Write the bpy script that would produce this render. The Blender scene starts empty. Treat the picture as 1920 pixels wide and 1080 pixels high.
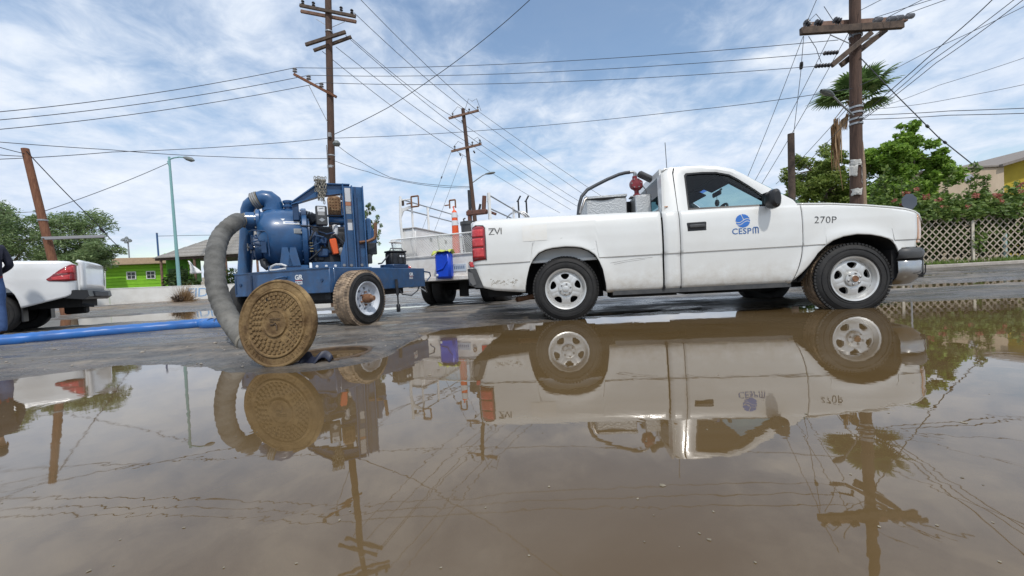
import bpy, bmesh, math, random
import numpy as np
from mathutils import Vector, Matrix

random.seed(11)
rng = np.random.default_rng(7)
R = math.radians
scene = bpy.context.scene
COL = scene.collection

# ------------------------------------------------------------------ camera
F_PX = 720.0; CAM_H = 0.51; ROLL = 0.054; PITCH = 17 / 720.0
cp, sp, cr, sr = math.cos(PITCH), math.sin(PITCH), math.cos(ROLL), math.sin(ROLL)
FWD = Vector((0, cp, -sp)); U0 = Vector((0, sp, cp)); X0 = Vector((1, 0, 0))
RIGHT = cr * X0 - sr * U0; UPV = sr * X0 + cr * U0
CAM = Vector((0, 0, CAM_H))
cam_d = bpy.data.cameras.new('camera'); cam_o = bpy.data.objects.new('camera', cam_d); COL.objects.link(cam_o)
cam_d.sensor_width = 36.0; cam_d.lens = 36.0 * F_PX / 1920.0; cam_d.clip_start = 0.05; cam_d.clip_end = 6000
cam_o.matrix_world = Matrix(((RIGHT.x, UPV.x, -FWD.x, CAM.x), (RIGHT.y, UPV.y, -FWD.y, CAM.y), (RIGHT.z, UPV.z, -FWD.z, CAM.z), (0, 0, 0, 1)))
scene.camera = cam_o

# ------------------------------------------------------------------ light
SUN_EL = 55.0; SUN_DIR = Vector((0.24, -0.97, 0)).normalized() * math.cos(R(SUN_EL)) + Vector((0, 0, math.sin(R(SUN_EL))))
sun_d = bpy.data.lights.new('sun', 'SUN'); sun_d.energy = 2.5; sun_d.angle = R(2.5); sun_d.color = (1.0, 0.95, 0.88)
sun_o = bpy.data.objects.new('sun', sun_d); COL.objects.link(sun_o); sun_o.location = (-5, -10, 20)
sun_o.rotation_euler = SUN_DIR.to_track_quat('Z', 'Y').to_euler()

world = bpy.data.worlds.new('World'); scene.world = world; world.use_nodes = True
def build_sky():
    nt = world.node_tree; N = nt.nodes; L = nt.links; N.clear()
    def nd(t, **k):
        n = N.new(t)
        for a, b in k.items(): setattr(n, a, b)
        return n
    def mth(op, a, b=None, clamp=False):
        n = nd('ShaderNodeMath', operation=op, use_clamp=clamp)
        for i, v in enumerate((a, b)):
            if v is None: continue
            if isinstance(v, (int, float)): n.inputs[i].default_value = v
            else: L.new(v, n.inputs[i])
        return n.outputs[0]
    out = nd('ShaderNodeOutputWorld')
    sky = nd('ShaderNodeTexSky', sky_type='NISHITA'); sky.sun_disc = False
    sky.sun_elevation = R(SUN_EL); sky.sun_rotation = math.atan2(SUN_DIR.x, SUN_DIR.y); sky.air_density = 1.5; sky.dust_density = 0.2; sky.ozone_density = 3.5
    bg1 = nd('ShaderNodeBackground'); bg1.inputs['Strength'].default_value = 0.15
    L.new(sky.outputs[0], bg1.inputs['Color'])
    tc = nd('ShaderNodeTexCoord'); sep = nd('ShaderNodeSeparateXYZ'); L.new(tc.outputs['Generated'], sep.inputs[0])
    zc = mth('MAXIMUM', sep.outputs[2], 0.0)
    den = mth('ADD', zc, 0.22)
    u = mth('DIVIDE', sep.outputs[0], den); v = mth('DIVIDE', sep.outputs[1], den)
    cmb = nd('ShaderNodeCombineXYZ'); L.new(u, cmb.inputs[0]); L.new(v, cmb.inputs[1])
    cmb.inputs[2].default_value = 3.7
    def noise(scale, detail, rough, off, dist=0.0):
        mp = nd('ShaderNodeMapping'); mp.inputs['Location'].default_value = off
        L.new(cmb.outputs[0], mp.inputs[0])
        n = nd('ShaderNodeTexNoise'); n.inputs['Scale'].default_value = scale; n.inputs['Detail'].default_value = detail
        n.inputs['Roughness'].default_value = rough; n.inputs['Distortion'].default_value = dist
        L.new(mp.outputs[0], n.inputs['Vector']); return n.outputs[0]
    big = noise(SKY_BIG, 3, 0.5, SKY_OFF)
    fine = noise(7.0, 6, 0.62, (4.0, 1.0, 0.0), 0.4)
    mid = noise(2.6, 5, 0.6, (0.7, 2.2, 0.0), 0.3)
    s = mth('ADD', mth('MULTIPLY', big, 1.15), mth('MULTIPLY', mid, 0.55))
    s = mth('ADD', s, mth('MULTIPLY', mth('SUBTRACT', fine, 0.5), 0.55)); s = mth('ADD', s, 0.16)
    def gap(cu, cv, ru, rv, amt):
        du = mth('DIVIDE', mth('SUBTRACT', u, cu), ru); dv = mth('DIVIDE', mth('SUBTRACT', v, cv), rv)
        d2 = mth('SQRT', mth('ADD', mth('MULTIPLY', du, du), mth('MULTIPLY', dv, dv)))
        return mth('MULTIPLY', mth('SUBTRACT', 1.0, d2, True), amt)
    for g in ((0.25, 1.06, 0.75, 0.42, 0.46), (-2.1, 2.55, 1.2, 0.40, 0.34), (0.1, 2.05, 0.8, 0.16, 0.28), (1.3, 1.3, 0.7, 0.4, 0.15)):
        s = mth('SUBTRACT', s, gap(*g))
    mr = nd('ShaderNodeMapRange', interpolation_type='SMOOTHSTEP'); L.new(s, mr.inputs['Value'])
    mr.inputs['From Min'].default_value = 0.56; mr.inputs['From Max'].default_value = 1.08
    mr.inputs['To Min'].default_value = 0.08; mr.inputs['To Max'].default_value = 1.0
    # tone inside the cloud sheet: brighter where thick
    mr2 = nd('ShaderNodeMapRange'); L.new(mth('ADD', mth('MULTIPLY', mid, 0.6), mth('MULTIPLY', fine, 0.5)), mr2.inputs['Value'])
    mr2.inputs['From Min'].default_value = 0.36; mr2.inputs['From Max'].default_value = 0.74
    cc = nd('ShaderNodeMix', data_type='RGBA'); L.new(mr2.outputs[0], cc.inputs['Factor'])
    cc.inputs[6].default_value = (0.50, 0.62, 0.82, 1); cc.inputs[7].default_value = (0.83, 0.88, 0.95, 1)
    bg2 = nd('ShaderNodeBackground'); bg2.inputs['Strength'].default_value = 1.10
    L.new(cc.outputs[2], bg2.inputs['Color'])
    mx = nd('ShaderNodeMixShader'); L.new(mr.outputs[0], mx.inputs[0]); L.new(bg1.outputs[0], mx.inputs[1]); L.new(bg2.outputs[0], mx.inputs[2])
    L.new(mx.outputs[0], out.inputs[0])
SKY_BIG = 0.75; SKY_OFF = (1.3, 0.4, 0.0)
build_sky()
scene.view_settings.view_transform = 'Standard'; scene.view_settings.look = 'None'
scene.view_settings.exposure = 0.0; scene.view_settings.gamma = 1.0; scene.view_settings.use_curve_mapping = False
scene.cycles.max_bounces = 7; scene.cycles.transparent_max_bounces = 12
scene.cycles.use_denoising = True

# ------------------------------------------------------------------ helpers
def at(px, py, Y):
    """photo pixel -> the world point of that sight line at distance Y"""
    d = FWD + RIGHT * ((px - 960) / F_PX) + UPV * ((540 - py) / F_PX)
    return CAM + d * (Y / d.y)
def gr(px, py, z=0.0):
    d = FWD + RIGHT * ((px - 960) / F_PX) + UPV * ((540 - py) / F_PX)
    return CAM + d * ((z - CAM_H) / d.z)

MATS = {}
def mat(name, col, rough=0.5, metal=0.0, col2=None, nscale=8.0, namt=1.0, bump=0.0, bscale=40.0, coat=0.0, spec=0.5, ior=None, dirt=None, emit=None, stretch=None, alpha=1.0, sub=0.0):
    """procedural principled material; col2 is noise-mixed in; dirt = (colour, z_low, z_high, amount) in object space"""
    if name in MATS: return MATS[name]
    m = bpy.data.materials.new(name); m.use_nodes = True; nt = m.node_tree; N = nt.nodes; L = nt.links
    b = N['Principled BSDF']; b.inputs['Roughness'].default_value = rough; b.inputs['Metallic'].default_value = metal
    b.inputs['Base Color'].default_value = (*col, 1); b.inputs['Coat Weight'].default_value = coat; b.inputs['Coat Roughness'].default_value = 0.08
    b.inputs['Specular IOR Level'].default_value = spec
    if ior: b.inputs['IOR'].default_value = ior
    if emit: b.inputs['Emission Color'].default_value = (*emit[0], 1); b.inputs['Emission Strength'].default_value = emit[1]
    tc = N.new('ShaderNodeTexCoord'); vec = tc.outputs['Object']
    if stretch:
        mp = N.new('ShaderNodeMapping'); mp.inputs['Scale'].default_value = stretch; L.new(vec, mp.inputs[0]); vec = mp.outputs[0]
    col_out = None
    if col2:
        n = N.new('ShaderNodeTexNoise'); n.inputs['Scale'].default_value = nscale; n.inputs['Detail'].default_value = 6; n.inputs['Roughness'].default_value = 0.62
        L.new(vec, n.inputs['Vector'])
        mr = N.new('ShaderNodeMapRange'); mr.inputs['From Min'].default_value = 0.36; mr.inputs['From Max'].default_value = 0.66; mr.inputs['To Max'].default_value = namt
        L.new(n.outputs[0], mr.inputs['Value'])
        mx = N.new('ShaderNodeMix'); mx.data_type = 'RGBA'; mx.inputs[6].default_value = (*col, 1); mx.inputs[7].default_value = (*col2, 1)
        L.new(mr.outputs[0], mx.inputs['Factor']); col_out = mx.outputs[2]
    if dirt:
        dc, z0, z1, amt = dirt
        sp_ = N.new('ShaderNodeSeparateXYZ'); L.new(tc.outputs['Object'], sp_.inputs[0])
        n2 = N.new('ShaderNodeTexNoise'); n2.inputs['Scale'].default_value = 9; n2.inputs['Detail'].default_value = 7; n2.inputs['Roughness'].default_value = 0.7
        L.new(tc.outputs['Object'], n2.inputs['Vector'])
        mr = N.new('ShaderNodeMapRange'); mr.inputs['From Min'].default_value = z1; mr.inputs['From Max'].default_value = z0; L.new(sp_.outputs[2], mr.inputs['Value'])
        mu = N.new('ShaderNodeMath'); mu.operation = 'MULTIPLY'; L.new(mr.outputs[0], mu.inputs[0])
        mr3 = N.new('ShaderNodeMapRange'); mr3.inputs['From Min'].default_value = 0.35; mr3.inputs['From Max'].default_value = 0.7; mr3.inputs['To Max'].default_value = amt; L.new(n2.outputs[0], mr3.inputs['Value'])
        L.new(mr3.outputs[0], mu.inputs[1])
        mx = N.new('ShaderNodeMix'); mx.data_type = 'RGBA'; mx.inputs[6].default_value = (*col, 1); mx.inputs[7].default_value = (*dc, 1)
        if col_out: L.new(col_out, mx.inputs[6])
        L.new(mu.outputs[0], mx.inputs['Factor']); col_out = mx.outputs[2]
        rr = N.new('ShaderNodeMapRange'); rr.inputs['To Min'].default_value = rough; rr.inputs['To Max'].default_value = 0.85; L.new(mu.outputs[0], rr.inputs['Value']); L.new(rr.outputs[0], b.inputs['Roughness'])
    if col_out: L.new(col_out, b.inputs['Base Color'])
    if bump:
        n = N.new('ShaderNodeTexNoise'); n.inputs['Scale'].default_value = bscale; n.inputs['Detail'].default_value = 5; L.new(vec, n.inputs['Vector'])
        bp = N.new('ShaderNodeBump'); bp.inputs['Strength'].default_value = bump; bp.inputs['Distance'].default_value = 0.02; L.new(n.outputs[0], bp.inputs['Height']); L.new(bp.outputs[0], b.inputs['Normal'])
    MATS[name] = m
    return m

class MB:
    """collects shapes; build() links them as one mesh object"""
    def __init__(s): s.v = []; s.f = []; s.mi = []
    def add(s, vs, fs, M=None, mi=0):
        o = len(s.v)
        if M is not None: vs = [M @ Vector(p) for p in vs]
        s.v += [tuple(p) for p in vs]; s.f += [tuple(i + o for i in f) for f in fs]; s.mi += [mi] * len(fs)
        return s
    def box(s, x0, x1, y0, y1, z0, z1, M=None, mi=0):
        vs = [(x, y, z) for z in (z0, z1) for y in (y0, y1) for x in (x0, x1)]
        return s.add(vs, [(0, 2, 3, 1), (4, 5, 7, 6), (0, 1, 5, 4), (2, 6, 7, 3), (0, 4, 6, 2), (1, 3, 7, 5)], M, mi)
    def cbox(s, x0, x1, y0, y1, z0, z1, b=0.01, M=None, mi=0):
        """box with chamfered edges"""
        b = min(b, (x1 - x0) * .45, (y1 - y0) * .45, (z1 - z0) * .45)
        xs = (x0, x1); ys = (y0, y1); zs = (z0, z1); vs = []; idx = {}
        for i in (0, 1):
            for j in (0, 1):
                for k in (0, 1):
                    sx, sy, sz = (1, -1)[i], (1, -1)[j], (1, -1)[k]
                    c = (xs[i], ys[j], zs[k])
                    idx[i, j, k, 0] = len(vs); vs.append((c[0], c[1] + sy * b, c[2] + sz * b))
                    idx[i, j, k, 1] = len(vs); vs.append((c[0] + sx * b, c[1], c[2] + sz * b))
                    idx[i, j, k, 2] = len(vs); vs.append((c[0] + sx * b, c[1] + sy * b, c[2]))
        f = []
        I = idx
        f += [(I[0,0,0,0], I[0,0,1,0], I[0,1,1,0], I[0,1,0,0]), (I[1,0,0,0], I[1,1,0,0], I[1,1,1,0], I[1,0,1,0])]
        f += [(I[0,0,0,1], I[1,0,0,1], I[1,0,1,1], I[0,0,1,1]), (I[0,1,0,1], I[0,1,1,1], I[1,1,1,1], I[1,1,0,1])]
        f += [(I[0,0,0,2], I[0,1,0,2], I[1,1,0,2], I[1,0,0,2]), (I[0,0,1,2], I[1,0,1,2], I[1,1,1,2], I[0,1,1,2])]
        for a in (0, 1):
            for c in (0, 1):
                q = (I[0,a,c,1], I[0,a,c,2], I[1,a,c,2], I[1,a,c,1]); f.append(q if a == c else q[::-1])
                q = (I[a,0,c,0], I[a,1,c,0], I[a,1,c,2], I[a,0,c,2]); f.append(q if a == c else q[::-1])
                q = (I[a,c,0,0], I[a,c,0,1], I[a,c,1,1], I[a,c,1,0]); f.append(q if a == c else q[::-1])
        for i in (0, 1):
            for j in (0, 1):
                for k in (0, 1):
                    t = (I[i,j,k,0], I[i,j,k,1], I[i,j,k,2]); f.append(t[::-1] if (i + j + k) % 2 else t)
        return s.add(vs, f, M, mi)
    def tube(s, pts, rad, n=10, caps=True, mi=0, M=None, ref=None):
        pts = [Vector(p) for p in pts]; m = len(pts)
        rad = [rad] * m if isinstance(rad, (int, float)) else rad
        vs = []; prev = None
        for i, p in enumerate(pts):
            t = (pts[min(i + 1, m - 1)] - pts[max(i - 1, 0)])
            t = t.normalized() if t.length > 1e-9 else Vector((0, 0, 1))
            if prev is None:
                a = Vector(ref) if ref else (Vector((0, 0, 1)) if abs(t.z) < 0.9 else Vector((1, 0, 0)))
                a = (a - t * a.dot(t)).normalized()
            else:
                a = prev - t * prev.dot(t); a = a.normalized() if a.length > 1e-6 else t.orthogonal().normalized()
            prev = a; b = t.cross(a)
            for k in range(n):
                th = 2 * math.pi * k / n
                vs.append(p + (a * math.cos(th) + b * math.sin(th)) * rad[i])
        fs = []
        for i in range(m - 1):
            for k in range(n):
                k2 = (k + 1) % n
                fs.append((i * n + k, i * n + k2, (i + 1) * n + k2, (i + 1) * n + k))
        if caps: fs += [tuple(range(n - 1, -1, -1)), tuple((m - 1) * n + k for k in range(n))]
        return s.add(vs, fs, M, mi)
    def lathe(s, prof, n=32, M=None, mi=0, close=False, cap=True):
        """prof = [(r, h)] turned about local Z"""
        vs = []; fs = []
        for r, h in prof:
            for k in range(n):
                th = 2 * math.pi * k / n; vs.append((r * math.cos(th), r * math.sin(th), h))
        m = len(prof)
        rg = range(m) if close else range(m - 1)
        for i in rg:
            i2 = (i + 1) % m
            for k in range(n):
                k2 = (k + 1) % n; fs.append((i * n + k, i * n + k2, i2 * n + k2, i2 * n + k))
        if not close and cap:
            if prof[0][0] > 1e-6: fs.append(tuple(range(n - 1, -1, -1)))
            if prof[-1][0] > 1e-6: fs.append(tuple((m - 1) * n + k for k in range(n)))
        return s.add(vs, fs, M, mi)
    def prism(s, poly, a0, a1, M=None, mi=0, axis='y'):
        """poly in (x,z) extruded along y (or (x,y) along z)"""
        n = len(poly)
        if axis == 'y': vs = [(x, a0, z) for x, z in poly] + [(x, a1, z) for x, z in poly]
        elif axis == 'z': vs = [(x, y, a0) for x, y in poly] + [(x, y, a1) for x, y in poly]
        else: vs = [(a0, y, z) for y, z in poly] + [(a1, y, z) for y, z in poly]
        fs = [tuple(range(n)), tuple(range(2 * n - 1, n - 1, -1))] + [(i, i + n, (i + 1) % n + n, (i + 1) % n) for i in range(n)]
        return s.add(vs, fs, M, mi)
    def grid(s, rows, M=None, mi=0, closed=False):
        """rows: list of equally long point lists"""
        m = len(rows); n = len(rows[0]); vs = [p for r in rows for p in r]; fs = []
        for i in range(m - 1):
            for k in range(n if closed else n - 1):
                k2 = (k + 1) % n
                fs.append((i * n + k, i * n + k2, (i + 1) * n + k2, (i + 1) * n + k))
        return s.add(vs, fs, M, mi)
    def build(s, name, m, parent=None, smooth=True, angle=38, fix=True):
        me = bpy.data.meshes.new(name); me.from_pydata(s.v, [], s.f)
        ms = m if isinstance(m, (list, tuple)) else [m]
        for q in ms: me.materials.append(q)
        if len(ms) > 1: me.polygons.foreach_set('material_index', s.mi)
        if fix:
            bm = bmesh.new(); bm.from_mesh(me); bmesh.ops.recalc_face_normals(bm, faces=bm.faces); bm.to_mesh(me); bm.free()
        if smooth:
            me.shade_smooth(); me.set_sharp_from_angle(angle=R(angle))
        o = bpy.data.objects.new(name, me); COL.objects.link(o)
        if parent: o.parent = parent
        return o

def link_copy(o, name=None, parent=None, M=None):
    c = o.copy(); COL.objects.link(c)
    if parent is not None: c.parent = parent
    if M is not None: c.matrix_local = M
    return c
def tag(o, label, cat, group=None):
    o['label'] = label; o['category'] = cat
    if group: o['group'] = group
    return o
def structure(o): o['kind'] = 'structure'; return o
def thing(name, label, cat, loc=(0, 0, 0), rotz=0.0, group=None):
    o = bpy.data.objects.new(name, None); COL.objects.link(o); o.location = loc; o.rotation_euler = (0, 0, rotz); o.empty_display_size = 0.2
    return tag(o, label, cat, group)
def solid(o, t, off=-1):
    md = o.modifiers.new('thick', 'SOLIDIFY'); md.thickness = t; md.offset = off; return o
def AX(axis):  # matrix turning local Z to the named axis
    return {'x': Matrix.Rotation(R(90), 4, 'Y'), 'y': Matrix.Rotation(R(-90), 4, 'X'), '-y': Matrix.Rotation(R(90), 4, 'X'), 'z': Matrix.Identity(4)}[axis]
def T(x, y, z): return Matrix.Translation((x, y, z))
def lerp(x, xs, ys): return float(np.interp(x, xs, ys))
def text_mesh(name, body, size, m, parent, M, depth=0.002, shear=0.0, space=1.0, bold=0.0):
    """flat lettering as a thin mesh lying in the local XY plane of M"""
    cu = bpy.data.curves.new(name, 'FONT'); cu.body = body; cu.size = size; cu.extrude = depth; cu.shear = shear; cu.space_character = space; cu.offset = bold; cu.resolution_u = 3
    to = bpy.data.objects.new(name + '_tmp', cu); COL.objects.link(to)
    dg = bpy.context.evaluated_depsgraph_get(); me = bpy.data.meshes.new_from_object(to.evaluated_get(dg)); 
    bpy.data.objects.remove(to); bpy.data.curves.remove(cu)
    me.materials.clear(); me.materials.append(m); me.name = name
    o = bpy.data.objects.new(name, me); COL.objects.link(o); o.parent = parent; o.matrix_local = M
    return o
# lettering frame on a vertical near side: text X along local x, text Y along z, facing -y
def side_frame(x, y, z, tilt=0.0): return T(x, y, z) @ Matrix.Rotation(tilt, 4, 'Y') @ Matrix.Rotation(R(90), 4, 'X')

def vnoise(x, y, seed=0):
    """smooth value noise on arrays"""
    xi = np.floor(x).astype(np.int64); yi = np.floor(y).astype(np.int64); xf = x - xi; yf = y - yi
    def h(a, b):
        n = (a * 374761393 + b * 668265263 + seed * 1442695041) & 0x7fffffff
        n = ((n ^ (n >> 13)) * 1274126177) & 0x7fffffff
        return ((n ^ (n >> 16)) & 0xffff) / 65535.0
    u = xf * xf * (3 - 2 * xf); v = yf * yf * (3 - 2 * yf)
    return (h(xi, yi) * (1 - u) + h(xi + 1, yi) * u) * (1 - v) + (h(xi, yi + 1) * (1 - u) + h(xi + 1, yi + 1) * u) * v
def fbm(x, y, oct=4, seed=0):
    s = 0; a = 0.5; t = 0
    for i in range(oct):
        s = s + a * vnoise(x, y, seed + i * 17); t += a; x = x * 2.03 + 5.1; y = y * 2.03 + 2.7; a *= 0.5
    return s / t - 0.5

# ------------------------------------------------------------------ ground, road and water
PUD = [(-30, 2.2), (-8, 2.4), (-4.6, 2.5), (-3.53, 2.66), (-3.12, 3.0), (-2.75, 2.98), (-2.3, 2.7), (-1.65, 2.44), (-1.38, 2.37), (-1.2, 2.46), (-1.05, 2.62), (-0.93, 3.0), (-0.95, 3.5), (-0.8, 4.12), (0.22, 4.36), (0.59, 4.42), (1.77, 4.46), (3.3, 4.46), (3.9, 4.5), (4.6, 4.42), (5.5, 4.25), (9, 4.1), (30, 4.0)]
def ground_h(x, y):
    yp = np.interp(x, [p[0] for p in PUD], [p[1] for p in PUD])
    yp = yp + 0.20 * fbm(x * 2.6, y * 2.6, 4, 3) + 0.12 * fbm(x * 8, y * 8, 3, 8)
    d = y - yp
    h = np.where(d > 0, 0.036 * (1 - np.exp(-d / 0.40)), np.maximum(d * 0.10, -0.07))
    rough = 0.034 * fbm(x * 0.9, y * 3.2, 4, 21) * np.clip((14 - y) / 3, 0.3, 1) + 0.013 * fbm(x * 6, y * 8, 3, 31) + 0.006 * fbm(x * 17, y * 17, 2, 37)
    h = h + rough * np.clip((d + 0.2) / 0.5, 0.15, 1.0)
    # low spots that hold shallow water further back
    def dip(cx, cy, rx, ry, ang, depth, seed):
        ca, sa = math.cos(ang), math.sin(ang); px = (x - cx) * ca + (y - cy) * sa; py = -(x - cx) * sa + (y - cy) * ca
        q = np.sqrt((px / rx) ** 2 + (py / ry) ** 2) + 0.55 * fbm(x * 0.9, y * 0.9, 3, seed) + 0.25 * fbm(x * 3, y * 3, 3, seed + 3)
        return -depth * np.clip((1.15 - q) / 0.5, 0, 1)
    h = h + dip(-11.0, 10.4, 5.4, 2.7, 0.30, 0.12, 41) + dip(-7.2, 11.4, 3.2, 2.6, 0.5, 0.12, 47) + dip(-4.2, 8.4, 2.4, 1.0, 0.1, 0.09, 53) + dip(-5.6, 6.9, 1.1, 0.28, 0.3, 0.07, 57)
    h = h + dip(10.5, 10.3, 6.0, 0.75, -0.05, 0.08, 61) + dip(8.8, 6.6, 4.3, 0.75, -0.05, 0.09, 67)
    h = h + dip(-1.55, 4.9, 0.5, 0.16, 0.2, 0.06, 71) + dip(1.35, 4.75, 0.5, 0.12, 0.1, 0.06, 73) + dip(-2.9, 5.4, 0.6, 0.10, 0.1, 0.06, 75) + dip(-0.6, 5.9, 0.7, 0.12, 0.0, 0.06, 79) + dip(-1.0, 3.9, 0.25, 0.12, 0.2, 0.06, 83)
    # far verges: the dirt strip in front of the white wall on the left
    wl = np.clip((y - 17.5 - 0.25 * (x + 15)) / 6.0, 0, 1)
    h = h + 0.20 * wl * wl * (3 - 2 * wl) * np.clip((-x + 2) / 5, 0, 1)
    h = h + 0.06 * fbm(x * 0.5, y * 0.5, 3, 91) * np.clip((y - 14) / 6, 0, 1)
    return h
def axis_pts(segs):
    out = []
    for a, b, n in segs: out += list(np.linspace(a, b, n, endpoint=False))
    return np.array(out + [segs[-1][1]])
def m_ground():
    m = bpy.data.materials.new('wet_asphalt'); m.use_nodes = True; N = m.node_tree.nodes; L = m.node_tree.links; b = N['Principled BSDF']
    tc = N.new('ShaderNodeTexCoord'); P = tc.outputs['Object']
    def noise(sc, det, ro, st=None):
        v = P
        if st:
            mp = N.new('ShaderNodeMapping'); mp.inputs['Scale'].default_value = st; L.new(P, mp.inputs[0]); v = mp.outputs[0]
        n = N.new('ShaderNodeTexNoise'); n.inputs['Scale'].default_value = sc; n.inputs['Detail'].default_value = det; n.inputs['Roughness'].default_value = ro; L.new(v, n.inputs['Vector']); return n.outputs[0]
    def mr(v, a, c, d=0.0, e=1.0):
        n = N.new('ShaderNodeMapRange'); n.inputs['From Min'].default_value = a; n.inputs['From Max'].default_value = c; n.inputs['To Min'].default_value = d; n.inputs['To Max'].default_value = e; L.new(v, n.inputs['Value']); return n.outputs[0]
    def mix(f, a, c):
        n = N.new('ShaderNodeMix'); n.data_type = 'RGBA'
        for k, s_ in ((6, a), (7, c)):
            if isinstance(s_, tuple): n.inputs[k].default_value = (*s_, 1)
            else: L.new(s_, n.inputs[k])
        L.new(f, n.inputs['Factor']); return n.outputs[2]
    def mul(a, c):
        n = N.new('ShaderNodeMath'); n.operation = 'MULTIPLY'; n.use_clamp = True
        L.new(a, n.inputs[0])
        if isinstance(c, float): n.inputs[1].default_value = c
        else: L.new(c, n.inputs[1])
        return n.outputs[0]
    sep = N.new('ShaderNodeSeparateXYZ'); L.new(P, sep.inputs[0])
    grit0 = noise(70, 5, 0.75); blot = noise(7, 6, 0.7)
    ga = N.new('ShaderNodeMath'); ga.operation = 'MULTIPLY_ADD'; L.new(blot, ga.inputs[0]); ga.inputs[1].default_value = 0.55; gb = N.new('ShaderNodeMath'); gb.operation = 'MULTIPLY_ADD'; L.new(grit0, gb.inputs[0]); gb.inputs[1].default_value = 0.75; gb.inputs[2].default_value = -0.13; L.new(gb.outputs[0], ga.inputs[2]); grit = ga.outputs[0]
    c = mix(mr(grit, 0.35, 0.68), (0.035, 0.033, 0.032), (0.235, 0.222, 0.205))
    silt = mul(mr(noise(1.3, 7, 0.68, (0.6, 1.9, 1)), 0.45, 0.58), mr(noise(16, 5, 0.7), 0.38, 0.58, 0.15, 1.0))
    c = mix(silt, c, (0.31, 0.262, 0.205))
    # earth verge and dust far back on the left
    wl = N.new('ShaderNodeVectorMath'); wl.operation = 'DOT_PRODUCT'; L.new(P, wl.inputs[0]); wl.inputs[1].default_value = (-0.22, 1, 0)
    n = N.new('ShaderNodeMath'); n.operation = 'ADD'; L.new(wl.outputs['Value'], n.inputs[0]); L.new(mr(noise(0.8, 4, 0.6), 0, 1, -1.5, 1.5), n.inputs[1])
    earth = mul(mr(n.outputs[0], 22.0, 22.9), mr(sep.outputs[0], 3.0, 0.0))
    c = mix(earth, c, mix(mr(noise(3, 5, 0.6), 0.35, 0.65), (0.20, 0.145, 0.095), (0.33, 0.26, 0.18)))
    wet = mr(sep.outputs[2], 0.040, 0.006)
    wet2 = mul(mr(noise(0.9, 5, 0.6, (0.6, 1.6, 1)), 0.37, 0.55), 0.95)
    wm = N.new('ShaderNodeMath'); wm.operation = 'MAXIMUM'; L.new(wet, wm.inputs[0]); L.new(wet2, wm.inputs[1])
    dark = N.new('ShaderNodeMix'); dark.data_type = 'RGBA'; dark.blend_type = 'MULTIPLY'; L.new(c, dark.inputs[6]); dark.inputs[7].default_value = (0.48, 0.455, 0.43, 1)
    L.new(wm.outputs[0], dark.inputs['Factor']); L.new(dark.outputs[2], b.inputs['Base Color'])
    L.new(mr(wm.outputs[0], 0, 1, 0.85, 0.17), b.inputs['Roughness'])
    bp = N.new('ShaderNodeBump'); bp.inputs['Strength'].default_value = 0.8; bp.inputs['Distance'].default_value = 0.014
    L.new(grit, bp.inputs['Height']); L.new(bp.outputs[0], b.inputs['Normal'])
    return m
def build_ground():
    xs = axis_pts([(-900, -120, 8), (-120, -30, 18), (-30, -14, 32), (-14, -6, 90), (-6, 6, 240), (6, 14, 90), (14, 30, 32), (30, 120, 18), (120, 900, 8)])
    ys = axis_pts([(-60, -6, 10), (-6, 1, 14), (1, 6.5, 170), (6.5, 14, 110), (14, 32, 72), (32, 120, 22), (120, 1500, 10)])
    X, Y = np.meshgrid(xs, ys); Z = ground_h(X, Y)
    # the open manhole
    rr = np.hypot(X - HOLE[0], Y - HOLE[1]); Z = np.where(rr < HOLE_R + 0.02, -0.30, Z)
    Z = np.where((rr >= HOLE_R + 0.02) & (rr < HOLE_R + 0.25), np.maximum(Z, 0.026 - 0.16 * np.maximum(0, rr - HOLE_R - 0.05)), Z)
    n = len(xs); m = len(ys)
    v = np.stack([X, Y, Z], -1).reshape(-1, 3)
    i = np.arange(m - 1)[:, None] * n + np.arange(n - 1)[None, :]
    f = np.stack([i, i + 1, i + n + 1, i + n], -1).reshape(-1, 4)
    me = bpy.data.meshes.new('ground'); me.from_pydata(v.tolist(), [], f.tolist()); me.materials.append(m_ground()); me.shade_smooth()
    o = bpy.data.objects.new('ground', me); COL.objects.link(o); structure(o)
HOLE = (-1.40, 2.87); HOLE_R = 0.275
build_ground()
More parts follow.
